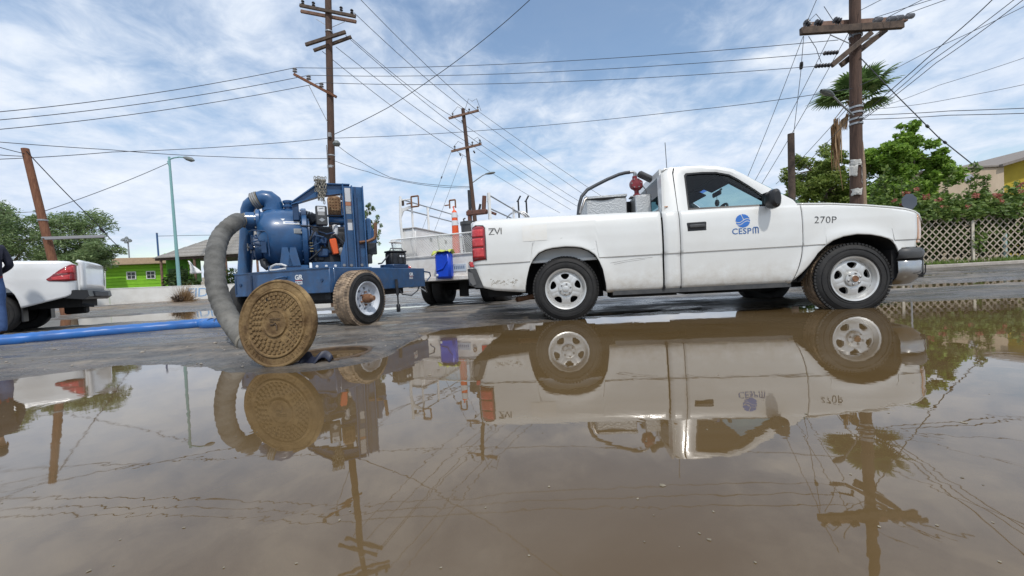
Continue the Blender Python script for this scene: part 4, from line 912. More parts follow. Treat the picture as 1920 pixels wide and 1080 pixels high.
def wheel(parent, x, y, z, r, w, rim_r, holes, kind='alloy', mud=False, side=1, detail=True, pre=None, cap=True):
    """wheel at hub (x,y,z); y is the outer face plane, the tyre runs inward (side=+1 means inward is +y)"""
    M0 = (pre or Matrix.Identity(4)) @ T(x, y, z) @ (AX('-y') if side > 0 else AX('y'))        # local +Z = outward, face at z=0
    wh = MB(); R0 = rim_r
    # tyre: lathe profile, outward face at h = 0
    pr = [(R0 * .97, -.02), (R0 + .012, -.004), (R0 + .03, 0.004), (R0 + (r - R0) * .42, .008), (r - .045, .0), (r - .018, -.014), (r - .004, -.035), (r, -.06), (r, -w + .06), (r - .004, -w + .035), (r - .02, -w + .012), (r - .06, -w), (R0 + .02, -w), (R0 * .95, -w + .03)]
    tm = MB(); tm.lathe(pr, 72, M0, 0, close=True)
    # sidewall rings
    for rr in (R0 + (r - R0) * .25, R0 + (r - R0) * .62): tm.lathe([(rr - .004, .003), (rr - .002, .0105), (rr + .002, .0105), (rr + .004, .003)], 72, M0, 0, cap=False)
    tyre = tm.build('tyre', M_TYRE, parent, angle=50)
    if detail:
        tb = MB(); n = 64
        tb.lathe(([(r - .03, -.006), (r - .014, -.012)] if kind == 'steel' else []) + [(r + .001, -.040), (r + .0025, -.06), (r + .0025, -w + .06), (r + .001, -w + .035), (r - .014, -w + .010)], 72, M0, cap=False)
        rows = [(-.030, .030, 0.0), (-w * .36, .034, .5), (-w * .62, .034, 0.0), (-w + .034, .030, .5)]
        ts = MB()
        for ri, (hh, ww, ph) in enumerate(rows):
            for k in range(n):
                a = 2 * math.pi * (k + ph) / n; da = math.pi / n * .72
                vs = []
                for rr in (r - .012, r + .008):
                    for h_ in (hh - ww * .5, hh + ww * .5):
                        for aa in (a - da, a + da): vs.append((rr * math.cos(aa), rr * math.sin(aa), h_ + .3 * (aa - a) * .2))
                (ts if ri == 0 and kind == 'alloy' else tb).add(vs, [(4, 5, 7, 6), (0, 4, 6, 2), (1, 3, 7, 5), (0, 1, 5, 4), (2, 6, 7, 3)], M0)
        tb.build('tread', M_TYRE_MUD if mud else M_TYRE, tyre, smooth=False, fix=False)['kind'] = 'stuff'
        if ts.v: ts.build('shoulder_tread', M_TYRE, tyre, smooth=False, fix=False)['kind'] = 'stuff'
    # rim face with holes: each sector bridges an oval hole to its sector border
    f = MB(); rin, rout = R0 * .36, R0 * .90
    hr0, hr1 = (R0 * .50, R0 * .80) if kind == 'alloy' else (R0 * .55, R0 * .72)
    def zprof(q):
        t = q / R0
        if kind == 'alloy': return lerp(t, [0, .30, .36, .5, .75, .9, 1.0], [-.030, -.030, -.022, -.018, -.026, -.040, .004])
        return lerp(t, [0, .36, .42, .60, .78, .86, .92, 1.0], [-.055, -.055, -.050, -.048, -.058, -.085, -.03, .004])
    half = math.pi / holes; N_ = 24
    for k in range(holes):
        c = 2 * math.pi * (k + .25 * (kind == 'alloy')) / holes
        hole = []; rect = []
        rc, rh = (hr0 + hr1) / 2, (hr1 - hr0) / 2; ah = half * (.46 if kind == 'alloy' else .42)
        for j in range(N_):
            th = 2 * math.pi * j / N_; cs, sn = math.cos(th), math.sin(th); pw = .75
            cx = math.copysign(abs(cs) ** pw, cs); sx = math.copysign(abs(sn) ** pw, sn)
            taper = 1.0 + .28 * cx if kind == 'alloy' else 1.0
            hole.append((rc + rh * cx, c + ah * sx * taper))
            m_ = max(abs(cs), abs(sn)); rx, ry = cs / m_, sn / m_
            rect.append(((rin + rout) / 2 + (rout - rin) / 2 * rx, c + half * ry))
        def P3_(q, a, dz=0): return (q * math.cos(a), q * math.sin(a), zprof(q) + dz)
        l0 = [P3_(*p) for p in rect]; l1 = [P3_((a[0] * .35 + b[0] * .65), (a[1] * .35 + b[1] * .65), .004) for a, b in zip(rect, hole)]; l2 = [P3_(*p) for p in hole]; l3 = [P3_(p[0], p[1], -.03) for p in hole]
        f.grid([l0, l1, l2, l3], M0, closed=True)
    ring = [(rout, zprof(rout)), (R0 * .95, zprof(R0 * .95)), (R0 * .985, .006), (R0 + .012, .012), (R0 + .014, -.01)]
    f.lathe(ring, 60, M0, cap=False)
    f.v = f.v; rimo = f.build('rim', M_ALU if kind == 'alloy' else MATS.get('white_steel_wheel') or mat('white_steel_wheel', (0.66, 0.70, 0.76), 0.35, col2=(0.56, 0.60, 0.66), nscale=8), parent, angle=45)
    # remove lathe end caps by construction: barrel behind the holes
    b = MB(); b.lathe([(R0 * .93, -.10), (R0 * .93, -w * .9), (.02, -w * .9)], 40, M0, cap=False); b.lathe([(R0 * .62, -.10), (R0 * .62, -.13), (0.0, -.13)], 36, M0, cap=False); b.build('brake_drum', M_DARK, rimo)
    h = MB()
    if kind == 'alloy':
        h.lathe([(rin + .002, zprof(rin)), (rin - .004, .0), (R0 * .26, .006), (R0 * .17, .004), (R0 * .155, .018), (R0 * .10, .022), (0, .022)], 36, M0)
        ho = h.build('hub_cap', M_ALU, rimo)
        if not cap: q = MB(); q.lathe([(R0 * .150, .0185), (R0 * .135, .026), (R0 * .11, .026), (R0 * .10, .0225), (0, .0225)], 24, M0, cap=False); q.build('open_hub', M_RUST, ho)
        for k in range(6):
            a = 2 * math.pi * k / 6 + .3; q = MB(); q.lathe([(.011, 0), (.011, .014), (.006, .018), (0, .018)], 8, M0 @ T(R0 * .27 * math.cos(a), R0 * .27 * math.sin(a), -.002)); q.build('lug_nut', M_BOLT if k else M_BOLT, ho)
    else:
        h.lathe([(rin + .002, zprof(rin)), (rin * .9, -.05), (R0 * .2, -.046), (0, -.046)], 30, M0); ho = h.build('wheel_disc', MATS['white_steel_wheel'], rimo)
        q = MB(); q.lathe([(.058, -.05), (.058, .03), (.05, .045), (.034, .05), (.034, .09), (.03, .095), (0, .095)], 20, M0); q.build('axle_hub', M_RUST, rimo)
        for k in range(6):
            a = 2 * math.pi * k / 6 + .5; q = MB(); q.lathe([(.012, -.05), (.012, -.022), (0, -.022)], 6, M0 @ T(.082 * math.cos(a), .082 * math.sin(a), 0)); q.build('lug_nut', M_RUST, rimo)
    return tyre

# ------------------------------------------------------------------ the white pickup
def pickup():
    p0 = gr(1062, 601); p1 = gr(1600, 579); rz = math.atan2(p1.y - p0.y, p1.x - p0.x)
    t = thing('pickup_truck', 'white single-cab pickup with blue door emblem parked in the puddle', 'pickup truck', p0, rz)
    WD = 1.92                                        # far side at y = WD
    LAT = ([.20, .28, .33, .40, .60, .692, .702, .80, .95, 1.06, 1.13, 1.17, 1.22], [.10, .055, .022, .006, -.004, -.010, -.022, -.028, -.028, -.018, .0, .022, .06])
    ARC_R = ([-.452, -.448, -.43, -.389, -.34, -.277, -.2, -.122, .03, .13, .209, .29, .354, .40, .435, .462, .47], [.35, .40, .50, .64, .72, .787, .818, .833, .841, .832, .818, .780, .73, .655, .563, .40, .301])
    ARC_F = ([2.506, 2.54, 2.579, 2.62, 2.663, 2.73, 2.798, 2.90, 3.031, 3.16, 3.26, 3.33, 3.374, 3.41, 3.432, 3.44], [.303, .36, .442, .53, .607, .676, .729, .765, .781, .768, .743, .717, .691, .65, .60, .56])
    def zlow(s):
        if s < -.452: return lerp(s, [-1.06, -.95, -.80, -.452], [.64, .425, .385, .348])
        if s <= .47: return lerp(s, *ARC_R)
        if s <= 2.506: return lerp(s, [.47, 1.09, 1.27, 2.3, 2.506], [.301, .289, .300, .300, .305])
        if s <= 3.44: return lerp(s, *ARC_F)
        return .615
    def zhigh(s):
        if s < 1.095: return lerp(s, [-1.06, -1.0, -.9, .05, 1.09], [1.19, 1.212, 1.218, 1.198, 1.165])
        if s < 2.52: return lerp(s, [1.095, 1.3, 2.2, 2.52], [1.165, 1.160, 1.143, 1.128])
        return lerp(s, [2.52, 2.8, 3.157, 3.4, 3.51, 3.62, 3.70, 3.76], [1.128, 1.108, 1.062, 1.022, 1.000, .970, .935, .86])
    def arch_d(s, z):
        d1 = abs(math.hypot((s - .01) / .47, max(0, (z - .36)) / .49) - 1) if z > .3 else 9
        d2 = abs(math.hypot((s - 3.0) / .48, max(0, (z - .32)) / .47) - 1) if z > .3 else 9
        return min(d1 if s < 1.0 else 9, d2 if s > 2.3 else 9)
    def latf(s, z):
        y = lerp(z, *LAT)
        d = arch_d(s, z)
        y -= .020 * math.exp(-(d / .16) ** 2)                     # wheel-arch flare
        if s < -.94: y += .10 * (1 - math.sqrt(max(0, 1 - min(1, (-.94 - s) / .125) ** 2)))
        if s > 3.35: y += .15 * ((s - 3.35) / .42) ** 3.0
        return y
    def skin(name, s0, s1, nz=26, extra=(), sidesgn=1, mt=None, parent=t, zl=zlow, zh=zhigh, proud=0.0, ds=.035):
        cols = sorted(set([round(v, 4) for v in np.linspace(s0, s1, max(3, int((s1 - s0) / ds)))] + [v for v in list(ARC_R[0]) + list(ARC_F[0]) + [-.445, -.41, .45, 2.56, 2.6, -1.03, -1.0, -.97] if s0 < v < s1]))
        rows = []
        for s in cols:
            a, b = zl(s), zh(s); n1 = nz * 2 // 5
            # rows sit on both edges of the body crease wherever the panel crosses it
            zs = list(np.linspace(a, .692, n1)) + list(np.linspace(.702, b, nz - n1)) if a < .685 and b > .72 else list(np.linspace(a, b, nz))
            col = []
            for z in zs:
                sh = s
                if 2.15 < s < 2.75: sh = s - .10 * max(0, min(1, (.66 - z) / .33)) ** 1.5 * math.exp(-((s - 2.52) / .10) ** 2)
                y = latf(s, z) - proud
                col.append((sh, y if sidesgn > 0 else WD - y, z))
            rows.append(col)
        m = MB(); m.grid(rows); o = m.build(name, mt or M_PAINT, parent, angle=24, fix=True); solid(o, .012, 0); return o
    for sg in (1, -1):
        skin('bed_side', -1.055, 1.086, sidesgn=sg, mt=M_PAINT)
        skin('cab_corner', 1.106, 1.276, sidesgn=sg)
        d = skin('door', 1.284, 2.517, sidesgn=sg)
        skin('front_fender', 2.525, 3.655, sidesgn=sg)
        skin('corner_lamp', 3.662, 3.765, sidesgn=sg, mt=M_AMBER, zl=lambda s: .66, ds=.015, nz=12)
        # bed rail cap and inner wall
        m = MB(); rows = []
        for s in np.linspace(-1.045, 1.084, 30):
            z = zhigh(s); y = latf(s, z); y2 = [y, y + .03, y + .10, y + .115, y + .115]; zz = [z, z + .012, z + .012, z - .01, .70]
            rows.append([(s, a if sg > 0 else WD - a, b) for a, b in zip(y2, zz)])
        m.grid(rows); m.build('bed_rail', M_PAINT_CLEAN, t, angle=50)
        # wheel-arch liners
        for A, c0, cz in ((ARC_R, .01, .36), (ARC_F, 3.0, .32)):
            m = MB(); rows = []
            for s, z in zip(*A): rows.append([(s, (yy if sg > 0 else WD - yy), z + .004) for yy in (latf(s, z) + .004, .08, .34)])
            m.grid(rows); m.build('wheel_liner', M_SEAM, t)
            m = MB(); rows = [[(s, .345 if sg > 0 else WD - .345, z + .02), (s, .345 if sg > 0 else WD - .345, .24)] for s, z in zip(*A)]; m.grid(rows); m.build('liner_back', M_SEAM, t)
    # seams: dark strips behind the gaps
    m = MB(); m.box(1.085, 1.11, .012, WD - .012, .30, 1.10); m.build('panel_gap', M_SEAM, t)
    m = MB(); m.box(1.274, 1.287, .02, .05, .31, 1.14); m.build('panel_gap', M_SEAM, t)
    m = MB(); m.prism([(2.50, 1.10), (2.53, 1.10), (2.53, .68), (2.50, .56), (2.43, .40), (2.39, .32), (2.36, .32), (2.40, .42), (2.47, .58), (2.495, .68)], .022, .05); m.build('panel_gap', M_SEAM, t)
    # bed floor, front and tailgate
    m = MB(); m.box(-1.0, 1.07, .08, WD - .08, .68, .71); m.box(1.045, 1.075, .05, WD - .05, .70, 1.17); m.build('bed_floor', M_PAINT_CLEAN, t)
    m = MB(); m.cbox(-1.075, -1.01, .10, WD - .10, .66, 1.215, .02); tg = m.build('tailgate', M_PAINT, t)
    m = MB(); m.cbox(-1.085, -1.07, WD / 2 - .13, WD / 2 + .13, 1.02, 1.13, .006); m.build('tailgate_handle', M_TRIM, tg)
    # tail lights wrap the corner
    for sg in (1, -1):
        def zl(s): return lerp(s, [-1.05, -.88], [.735, .752])
        def zh2(s): return lerp(s, [-1.05, -1.0, -.90, -.885], [1.118, 1.146, 1.136, 1.11])
        ob = skin('tail_light', -1.05, -.888, nz=16, sidesgn=sg, mt=M_RED_D, zl=zl, zh=zh2, proud=.008, ds=.02)
        for i, (za, zb, mm) in enumerate(((.775, .885, M_RED), (.90, 1.0, M_RED), (1.015, 1.105, M_RED))):
            skin('lens_cell', -1.045, -.905, nz=6, sidesgn=sg, mt=mm, parent=ob, zl=lambda s, a=za: a, zh=lambda s, b=zb: b, proud=.017, ds=.02)
        m = MB(); pts = []
        for s, z in ((-.885, .745), (-.882, .95), (-.888, 1.12), (-.91, 1.148), (-1.0, 1.155), (-1.045, 1.13)): pts.append((s, (latf(s, z) - .010) if sg > 0 else WD - latf(s, z) + .010, z))
        m.tube(pts, .007, 6); m.build('lamp_surround', M_BUMPER, ob)
    # rear bumper
    m = MB()
    for sg in (1, -1):
        rows = []
        for y, dx in ((-.018, .0), (.01, -.025), (.10, -.06), (.25, -.075)):
            yy = y if sg > 0 else WD - y
            rows.append([(-1.055 + dx - .03, yy, .655), (-1.085 + dx, yy, .64), (-1.075 + dx, yy, .46), (-1.03 + dx * .5, yy, .43), (-.95, yy, .425)] if True else [])
        m.grid(rows)
        ys = -.018 if sg > 0 else WD + .018
        m.prism([(-1.085, .655), (-1.02, .655), (-.935, .425), (-1.03, .43), (-1.075, .46)], ys - .003, ys + .05 * sg)
    m.cbox(-1.17, -1.0, .24, WD - .24, .45, .65, .03); bo = m.build('rear_bumper', M_BUMPER, t)
    m = MB(); m.prism([(-1.112, .625), (-1.06, .60), (-1.02, .47), (-1.06, .455), (-1.095, .50)], -.030, -.02); m.build('bumper_end_pad', mat('mid_grey_plastic', (.13, .13, .13), .5), bo)
    m = MB(); m.cbox(-1.10, -1.03, .03, .16, .67, .735, .01); m.build('side_marker', M_RED, bo)
    # greenhouse: tilted plane y(z)
    gy = lambda z: .012 + (z - 1.15) * .30
    def G(s, z, o=0.0, sg=1): return (s, (gy(z) + o) if sg > 0 else WD - gy(z) - o, z)
    inner = [(1.39, 1.165), (1.398, 1.40), (1.402, 1.575), (1.425, 1.600), (1.60, 1.600), (1.745, 1.588), (1.884, 1.546), (1.96, 1.490), (2.045, 1.415), (2.13, 1.335), (2.205, 1.256), (2.225, 1.20), (2.205, 1.148), (1.80, 1.157)]
    outer = [(1.284, 1.150), (1.286, 1.40), (1.290, 1.60), (1.312, 1.680), (1.60, 1.672), (1.77, 1.650), (1.925, 1.603), (2.02, 1.538), (2.125, 1.455), (2.24, 1.368), (2.36, 1.278), (2.47, 1.195), (2.51, 1.126), (1.80, 1.146)]
    for sg in (1, -1):
        m = MB(); l0 = [G(*p, 0, sg) for p in outer]; l1 = [G(a[0] * .4 + b[0] * .6, a[1] * .4 + b[1] * .6, -.006, sg) for a, b in zip(outer, inner)]; l2 = [G(*p, .006, sg) for p in inner]; l3 = [G(*p, .045, sg) for p in inner]
        m.grid([l0, l1, l2, l3], closed=True); df = m.build('door_window_frame', M_PAINT_CLEAN, t, angle=30)
        m = MB(); n = len(inner); rub = [G(*p, .010, sg) for p in inner]; rub2 = [G(p[0] + (1.8 - p[0]) * .05, p[1] + (1.4 - p[1]) * .09, .014, sg) for p in inner]; m.grid([rub, rub2], closed=True); m.build('window_seal', M_TRIM, df)
        m = MB(); m.add([G(*p, .03, sg) for p in inner], [tuple(range(n))]); m.build('side_window', M_GLASS_CLEAR if sg > 0 else M_GLASS_D, t, smooth=False)
        m = MB(); rows = []
        for z in np.linspace(1.15, 1.685, 9):
            xb = lerp(z, [1.15, 1.5, 1.60, 1.66, 1.69], [1.108, 1.122, 1.135, 1.160, 1.215]); rows.append([(xb, (gy(z) + .07) if sg > 0 else WD - gy(z) - .07, z), (xb + .02, (gy(z) + .02) if sg > 0 else WD - gy(z) - .02, z), (xb + .06, gy(z) if sg > 0 else WD - gy(z), z), (1.278 + (.022 if z > 1.64 else 0), gy(z) if sg > 0 else WD - gy(z), z)])
        m.grid(rows); m.build('cab_pillar', M_PAINT_CLEAN, t, angle=50)
        m = MB(); m.cbox(1.14, 1.18, gy(1.2) - .006 if sg > 0 else WD - gy(1.2) - .004, gy(1.2) + .004 if sg > 0 else WD - gy(1.2) + .006, 1.213, 1.225, .003); m.build('fuel_badge', M_AMBER, t) if sg > 0 else None
    m = MB(); m.box(1.279, 1.291, gy(1.2) + .012, gy(1.2) + .02, 1.14, 1.23); m.add([G(1.278, z, .02) for z in (1.15, 1.3, 1.5, 1.64)] + [G(1.292, z, .02) for z in (1.15, 1.3, 1.5, 1.64)], [(0, 1, 5, 4), (1, 2, 6, 5), (2, 3, 7, 6)]); m.build('b_pillar_gap', M_SEAM, t)
    # roof, windscreen, rear wall
    m = MB(); rows = []
    for s, z in ((1.165, 1.655), (1.20, 1.68), (1.312, 1.683), (1.60, 1.676), (1.77, 1.655), (1.925, 1.606), (1.96, 1.585)):
        y0 = gy(z); row = []
        for f in np.linspace(0, 1, 15):
            cr_ = .055 * (1 - abs(2 * f - 1) ** 2.4); row.append((s + .10 * (1 - (2 * f - 1) ** 2) * (1 if s > 1.85 else 0), y0 + (WD - 2 * y0) * f, z + cr_))
        rows.append(row)
    m.grid(rows); ro = m.build('roof', M_PAINT_CLEAN, t); solid(ro, .02)
    m = MB(); m.tube([(1.30, .42, 1.72), (1.292, .42, 2.05)], .004, 5); m.build('radio_antenna', M_TRIM, ro)
    def screen(f0, f1, mt, name):
        m = MB(); rows = []
        for f in np.linspace(f0, f1, 5):
            s = 1.945 + (2.56 - 1.945) * f; z = 1.605 + (1.165 - 1.605) * f; y0 = gy(z) + .03; rows.append([(s + .05 * (1 - (2 * g - 1) ** 2), y0 + (WD - 2 * y0) * g, z) for g in np.linspace(0, 1, 13)])
        m.grid(rows); return m.build(name, mt, t)
    screen(0, .07, M_GLASS_BLUE, 'sun_strip'); screen(.07, 1, M_GLASS, 'windscreen')
    for sg in (1, -1):                                # A pillars, inner trim
        m = MB(); pts = []
        for f in np.linspace(0, 1, 7):
            s = 1.90 + (2.50 - 1.90) * f; z = 1.585 + (1.13 - 1.585) * f; y = gy(z) + .060; pts.append((s, y if sg > 0 else WD - y, z))
        m.tube([(q[0] - .03, q[1] + .03 * sg, q[2] - .03) for q in pts], .055, 8); m.build('windscreen_pillar', M_INTERIOR if sg < 0 else M_TRIM, t)
        m = MB(); pts = [(q[0] + .03, q[1] - .02 * sg, q[2] + .018) for q in pts]; m.tube(pts, .009, 6); m.build('windscreen_seal', M_TRIM, t)
    m = MB(); m.grid([[(1.128, y, z) for y in np.linspace(.20, WD - .20, 7)] for z in (1.25, 1.58)]); m.build('rear_window', M_GLASS_D, t)
    m = MB(); m.box(1.115, 1.14, .02, WD - .02, .40, 1.22); m.box(1.125, 1.15, .12, WD - .12, 1.585, 1.66); m.box(1.12, 1.145, .03, .19, 1.222, 1.583); m.box(1.12, 1.145, WD - .19, WD - .03, 1.222, 1.583); m.build('cab_rear_wall', M_PAINT_CLEAN, t)
    # bonnet and front
    m = MB(); rows = []
    for s in np.linspace(2.50, 3.745, 22):
        z = zhigh(s) + .004; y0 = latf(s, zhigh(s)) - .004; row = []
        for f in np.linspace(0, 1, 17):
            e = 1 - abs(2 * f - 1) ** 3.0; row.append((s + (.06 * (1 - (2 * f - 1) ** 2) * max(0, (s - 3.4) / .35)), y0 + (WD - 2 * y0) * f, z + (.055 - .02 * max(0, (s - 3.3) / .45)) * e))
        rows.append(row)
    m.grid(rows); bo_ = m.build('bonnet', M_PAINT_CLEAN, t); solid(bo_, .018, 1)
    m = MB(); m.cbox(3.68, 3.82, .42, WD - .42, .64, .90, .03); m.build('grille', M_TRIM, t)
    # front bumper: dark top pad over bright bar, wrapping round the corner
    for nm, prof, mt in (('bumper_pad', [(-.03, .612), (.0, .60), (.012, .56), (.0, .505), (-.04, .49)], M_BUMPER), ('front_bumper', [(-.02, .488), (.0, .47), (.0, .36), (-.03, .30), (-.10, .235), (-.16, .225)], M_CHROME)):
        m = MB(); rows = []
        path = [(3.435, -.02, -1), (3.55, -.028, -1), (3.65, -.012, -.9), (3.73, .05, -.6), (3.79, .16, -.3), (3.84, .40, -.05), (3.87, WD / 2, 0)]
        full = path + [(a, WD - b, -c) for a, b, c in path[:-1][::-1]]
        for s, y, q in full:
            nx = math.sqrt(max(0, 1 - q * q)); rows.append([(s + nx * d - (.10 * (z < .30) * (1 - nx) * 0), y + q * d, z) for d, z in prof])
        m.grid(rows); o = m.build(nm, mt, t, angle=55); solid(o, .015)
    m = MB(); m.box(3.40, 3.70, .02, WD - .02, .30, .60); m.build('bumper_mount', M_SEAM, t)
    m = MB(); m.tube([(3.60, -.035, .33), (3.66, -.025, .325), (3.69, -.012, .35), (3.72, .02, .44)], .006, 5); m.build('bumper_dent_line', M_SEAM, t)
    # underbody
    m = MB(); m.box(-.95, 3.3, .35, WD - .35, .32, .42); m.box(.5, 2.5, .06, WD - .06, .31, .36); m.tube([(0, .2, .35), (0, WD - .2, .35)], .05, 10); m.lathe([(0, -.16), (.12, -.12), (.16, 0), (.12, .12), (0, .16)], 14, T(0, WD / 2, .35) @ AX('x')); m.tube([(3.0, .25, .32), (3.0, WD - .25, .32)], .05, 8)
    m.box(.55, 1.3, .25, .6, .22, .33); m.box(1.5, 2.4, .6, 1.3, .2, .34); m.box(-.94, -.55, .3, WD - .3, .30, .45); m.build('chassis', M_DARK, t)
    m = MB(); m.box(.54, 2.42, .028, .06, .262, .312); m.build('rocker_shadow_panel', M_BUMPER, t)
    m = MB(); m.tube([(.35, .42, .30), (-.25, .40, .30), (-.45, .32, .27), (-.58, .22, .255)], .032, 10, caps=False); m.build('exhaust_pipe', M_RUST, t)
    # wheels
    wheel(t, 0.01, .01, .362, .370, .25, .222, 5); wheel(t, 3.018, -.01, .318, .372, .26, .222, 5, mud=True, cap=False)
    wheel(t, 0.01, WD - .01, .362, .370, .25, .222, 5, side=-1, detail=False); wheel(t, 3.018, WD + .01, .318, .372, .26, .222, 5, side=-1, detail=False)
    # door handle, mirror
    m = MB(); pr = []
    m.cbox(1.352, 1.560, latf(1.45, .97) - .010, latf(1.45, .97) + .01, .918, 1.020, .03); ho = m.build('handle_bezel', M_TRIM, t)
    m = MB(); m.cbox(1.375, 1.54, latf(1.45, .97) - .034, latf(1.45, .97) - .012, .955, .995, .01); m.build('door_handle', M_BUMPER, ho)
    m = MB(); rows = []
    for f, w_, h_ in ((0, .045, .07), (.04, .062, .092), (.10, .066, .102), (.15, .060, .096), (.175, .035, .065)):
        rows.append([(2.195 + w_ * math.cos(a) * (1.0 if math.cos(a) < 0 else .75) + .02 * f, -.03 - f, 1.195 + h_ * math.copysign(abs(math.sin(a)) ** .7, math.sin(a))) for a in np.linspace(0, 2 * math.pi, 16, endpoint=False)])
    m.grid(rows, closed=True); m.add([rows[-1][k] for k in range(16)], [tuple(range(16))]); m.add([rows[0][k] for k in range(16)], [tuple(range(16))]); mo = m.build('door_mirror', M_TRIM, t)
    m = MB(); m.prism([(2.16, 1.16), (2.26, 1.16), (2.20, 1.29), (2.16, 1.28)], -.05, .03); m.build('mirror_foot', M_TRIM, mo)
    # emblem and lettering
    blue = mat('emblem_blue', (0.035, 0.16, 0.52), 0.4); blue2 = mat('emblem_lettering_blue', (0.05, 0.14, 0.36), 0.4); blk = mat('stencil_black', (0.03, 0.03, 0.032), 0.6, col2=(.16, .16, .16), nscale=60)
    cx, cz, rr = 1.930, 1.000, .073; em = bpy.data.objects.new('door_emblem', None); COL.objects.link(em); em.parent = t
    def yl(z): return lerp(z, *LAT) - .008
    # disc cut into four fields by white wave bands
    def band(u, k): return .012 * k * 0 + math.sin((u + .15) * 2.6) * .30
    def field(fn, nm):
        m = MB(); n = 36; cells = []
        g = [[None] * (n + 1) for _ in range(n + 1)]
        for i in range(n):
            for j in range(n):
                u, v = (i + .5) / n * 2 - 1, (j + .5) / n * 2 - 1
                if u * u + v * v < .98 and fn(u, v):
                    q = [(i, j), (i + 1, j), (i + 1, j + 1), (i, j + 1)]; m.add([(cx + rr * (a / n * 2 - 1), yl(cz + rr * (b / n * 2 - 1)), cz + rr * (b / n * 2 - 1)) for a, b in q], [(0, 1, 2, 3)])
        return m.build(nm, blue, em, smooth=False, fix=False)
    wave = lambda u: .26 * math.sin(u * 2.7)
    w1 = lambda u: wave(u) + .02
    field(lambda u, v: v > w1(u) + .07 and u < -.05 - (v - .5) * .35 + 0 * u, 'drop_field'); field(lambda u, v: v > w1(u) + .07 and u > .07 - (v - .5) * .35, 'sky_field'); field(lambda u, v: w1(u) - .28 < v < w1(u) - .05, 'wave_field'); field(lambda u, v: v < w1(u) - .40, 'sea_field')
    ty = latf(1.9, .87) - .0055
    text_mesh('emblem_letters', 'CESP', .088, blue2, t, side_frame(1.812, yl(.89) + .001, .862, .02), .0015, 0, 1.05, .001)
    m = MB()
    for pts in ([(0, 0), (0, .052), (.012, .064), (.072, .064), (.084, .052), (.084, 0)], [(.042, 0), (.042, .062)]):
        m.tube([(2.028 + a * .62, yl(.89) + .001, .858 + b) for a, b in pts], .0055, 6)
    m.build('emblem_letter_m', blue2, t)
    text_mesh('fleet_number', '270P', .105, blk, t, side_frame(2.632, latf(2.72, .95) - .0075, .925, .07), .0012, 0, 1.05, -.0012)
    text_mesh('fleet_letters', 'ZVI', .118, blk, t, side_frame(-.848, latf(-.7, 1.06) - .0075, 1.030, .02), .0012, 0, .92, -.0005)
    # faded rectangle where a sticker came off
    st = mat('faded_sticker_patch', (0.725, 0.705, 0.65), 0.4, col2=(.74, .735, .71), nscale=10); m = MB(); m.grid([[(s, latf(s, z) - .0085, z) for z in np.linspace(.93, 1.11, 6)] for s in (-.45, -.3, -.17)]); m.build('faded_patch', st, t)
    # scratches on the bed side
    m = MB()
    for pts in ([(.52, .628), (.62, .640), (.80, .660), (.98, .664)], [(.56, .612), (.70, .632), (.90, .650)], [(.25, .79), (.36, .795)], [(-.02, .935), (.0, .945)]): m.tube([(a, latf(a, b) - .0065, b) for a, b in pts], .0013, 4)
    m.build('scratches', mat('scratch_grey', (.22, .21, .20), .8), t)
    sm = mat('muddy_smear', (.33, .30, .25), .9); m = MB()
    for k in range(60): 
        a = random.uniform(-.86, -.52); b = .475 + random.gauss(0, .018) + (a + .7) * -.03; l = random.uniform(.004, .018); m.add([(a, latf(a, b) - .0068, b), (a + l, latf(a + l, b) - .0068, b + .003), (a + l, latf(a + l, b + .01) - .0068, b + .012), (a, latf(a, b) - .0068, b + .009)], [(0, 1, 2, 3)])
    m.build('mud_flecks', sm, t, smooth=False)['kind'] = 'stuff'
    # cabin
    m = MB(); m.cbox(1.20, 1.36, .16, WD - .16, .78, 1.30, .05); m.cbox(1.25, 1.75, .16, WD - .16, .62, .80, .06); m.build('bench_seat', M_INTERIOR, t)
    for y in (.52, WD - .52): m = MB(); m.cbox(1.20, 1.30, y - .13, y + .13, 1.31, 1.46, .05); m.build('headrest', M_INTERIOR, t)
    m = MB(); m.cbox(2.05, 2.62, .10, WD - .10, .80, 1.175, .05); m.build('dashboard', M_INTERIOR, t)
    m = MB(); m.box(1.15, 2.4, .10, WD - .10, .45, .6); m.box(1.3, 2.4, WD - .07, WD - .04, .5, 1.13); m.build('cab_floor', M_DARK, t)
    m = MB(); m.grid([[(s, y, lerp(s, [1.16, 1.6, 1.93], [1.625, 1.645, 1.57])) for y in np.linspace(.2, WD - .2, 5)] for s in (1.16, 1.4, 1.6, 1.93)]); m.build('headliner', M_INTERIOR, t, fix=False)
    for y0, y1 in ((.22, .86), (1.06, 1.70)): m = MB(); m.cbox(-.09, .09, y0, y1, -.012, .012, .008, T(1.90, 0, 1.535) @ Matrix.Rotation(R(28), 4, 'Y')); m.build('sun_visor', M_INTERIOR, t)
    m = MB()
    sw = T(1.90, .52, 1.12) @ Matrix.Rotation(R(-62), 4, 'Y'); m.lathe([(.18 + .014 * math.cos(a), .014 * math.sin(a)) for a in np.linspace(0, 2 * math.pi, 10, endpoint=False)], 28, sw, close=True); m.cbox(-.17, .17, -.02, .02, -.01, .01, .005, sw); m.tube([(1.95, .52, 1.05), (2.15, .52, 1.0)], .03, 8); m.build('steering_wheel', M_TRIM, t)
    m = MB(); m.cbox(2.06, 2.09, .84, 1.08, 1.455, 1.52, .012); m.tube([(2.08, .96, 1.50), (2.14, .96, 1.55)], .012, 6); m.build('rear_view_mirror', M_TRIM, t)
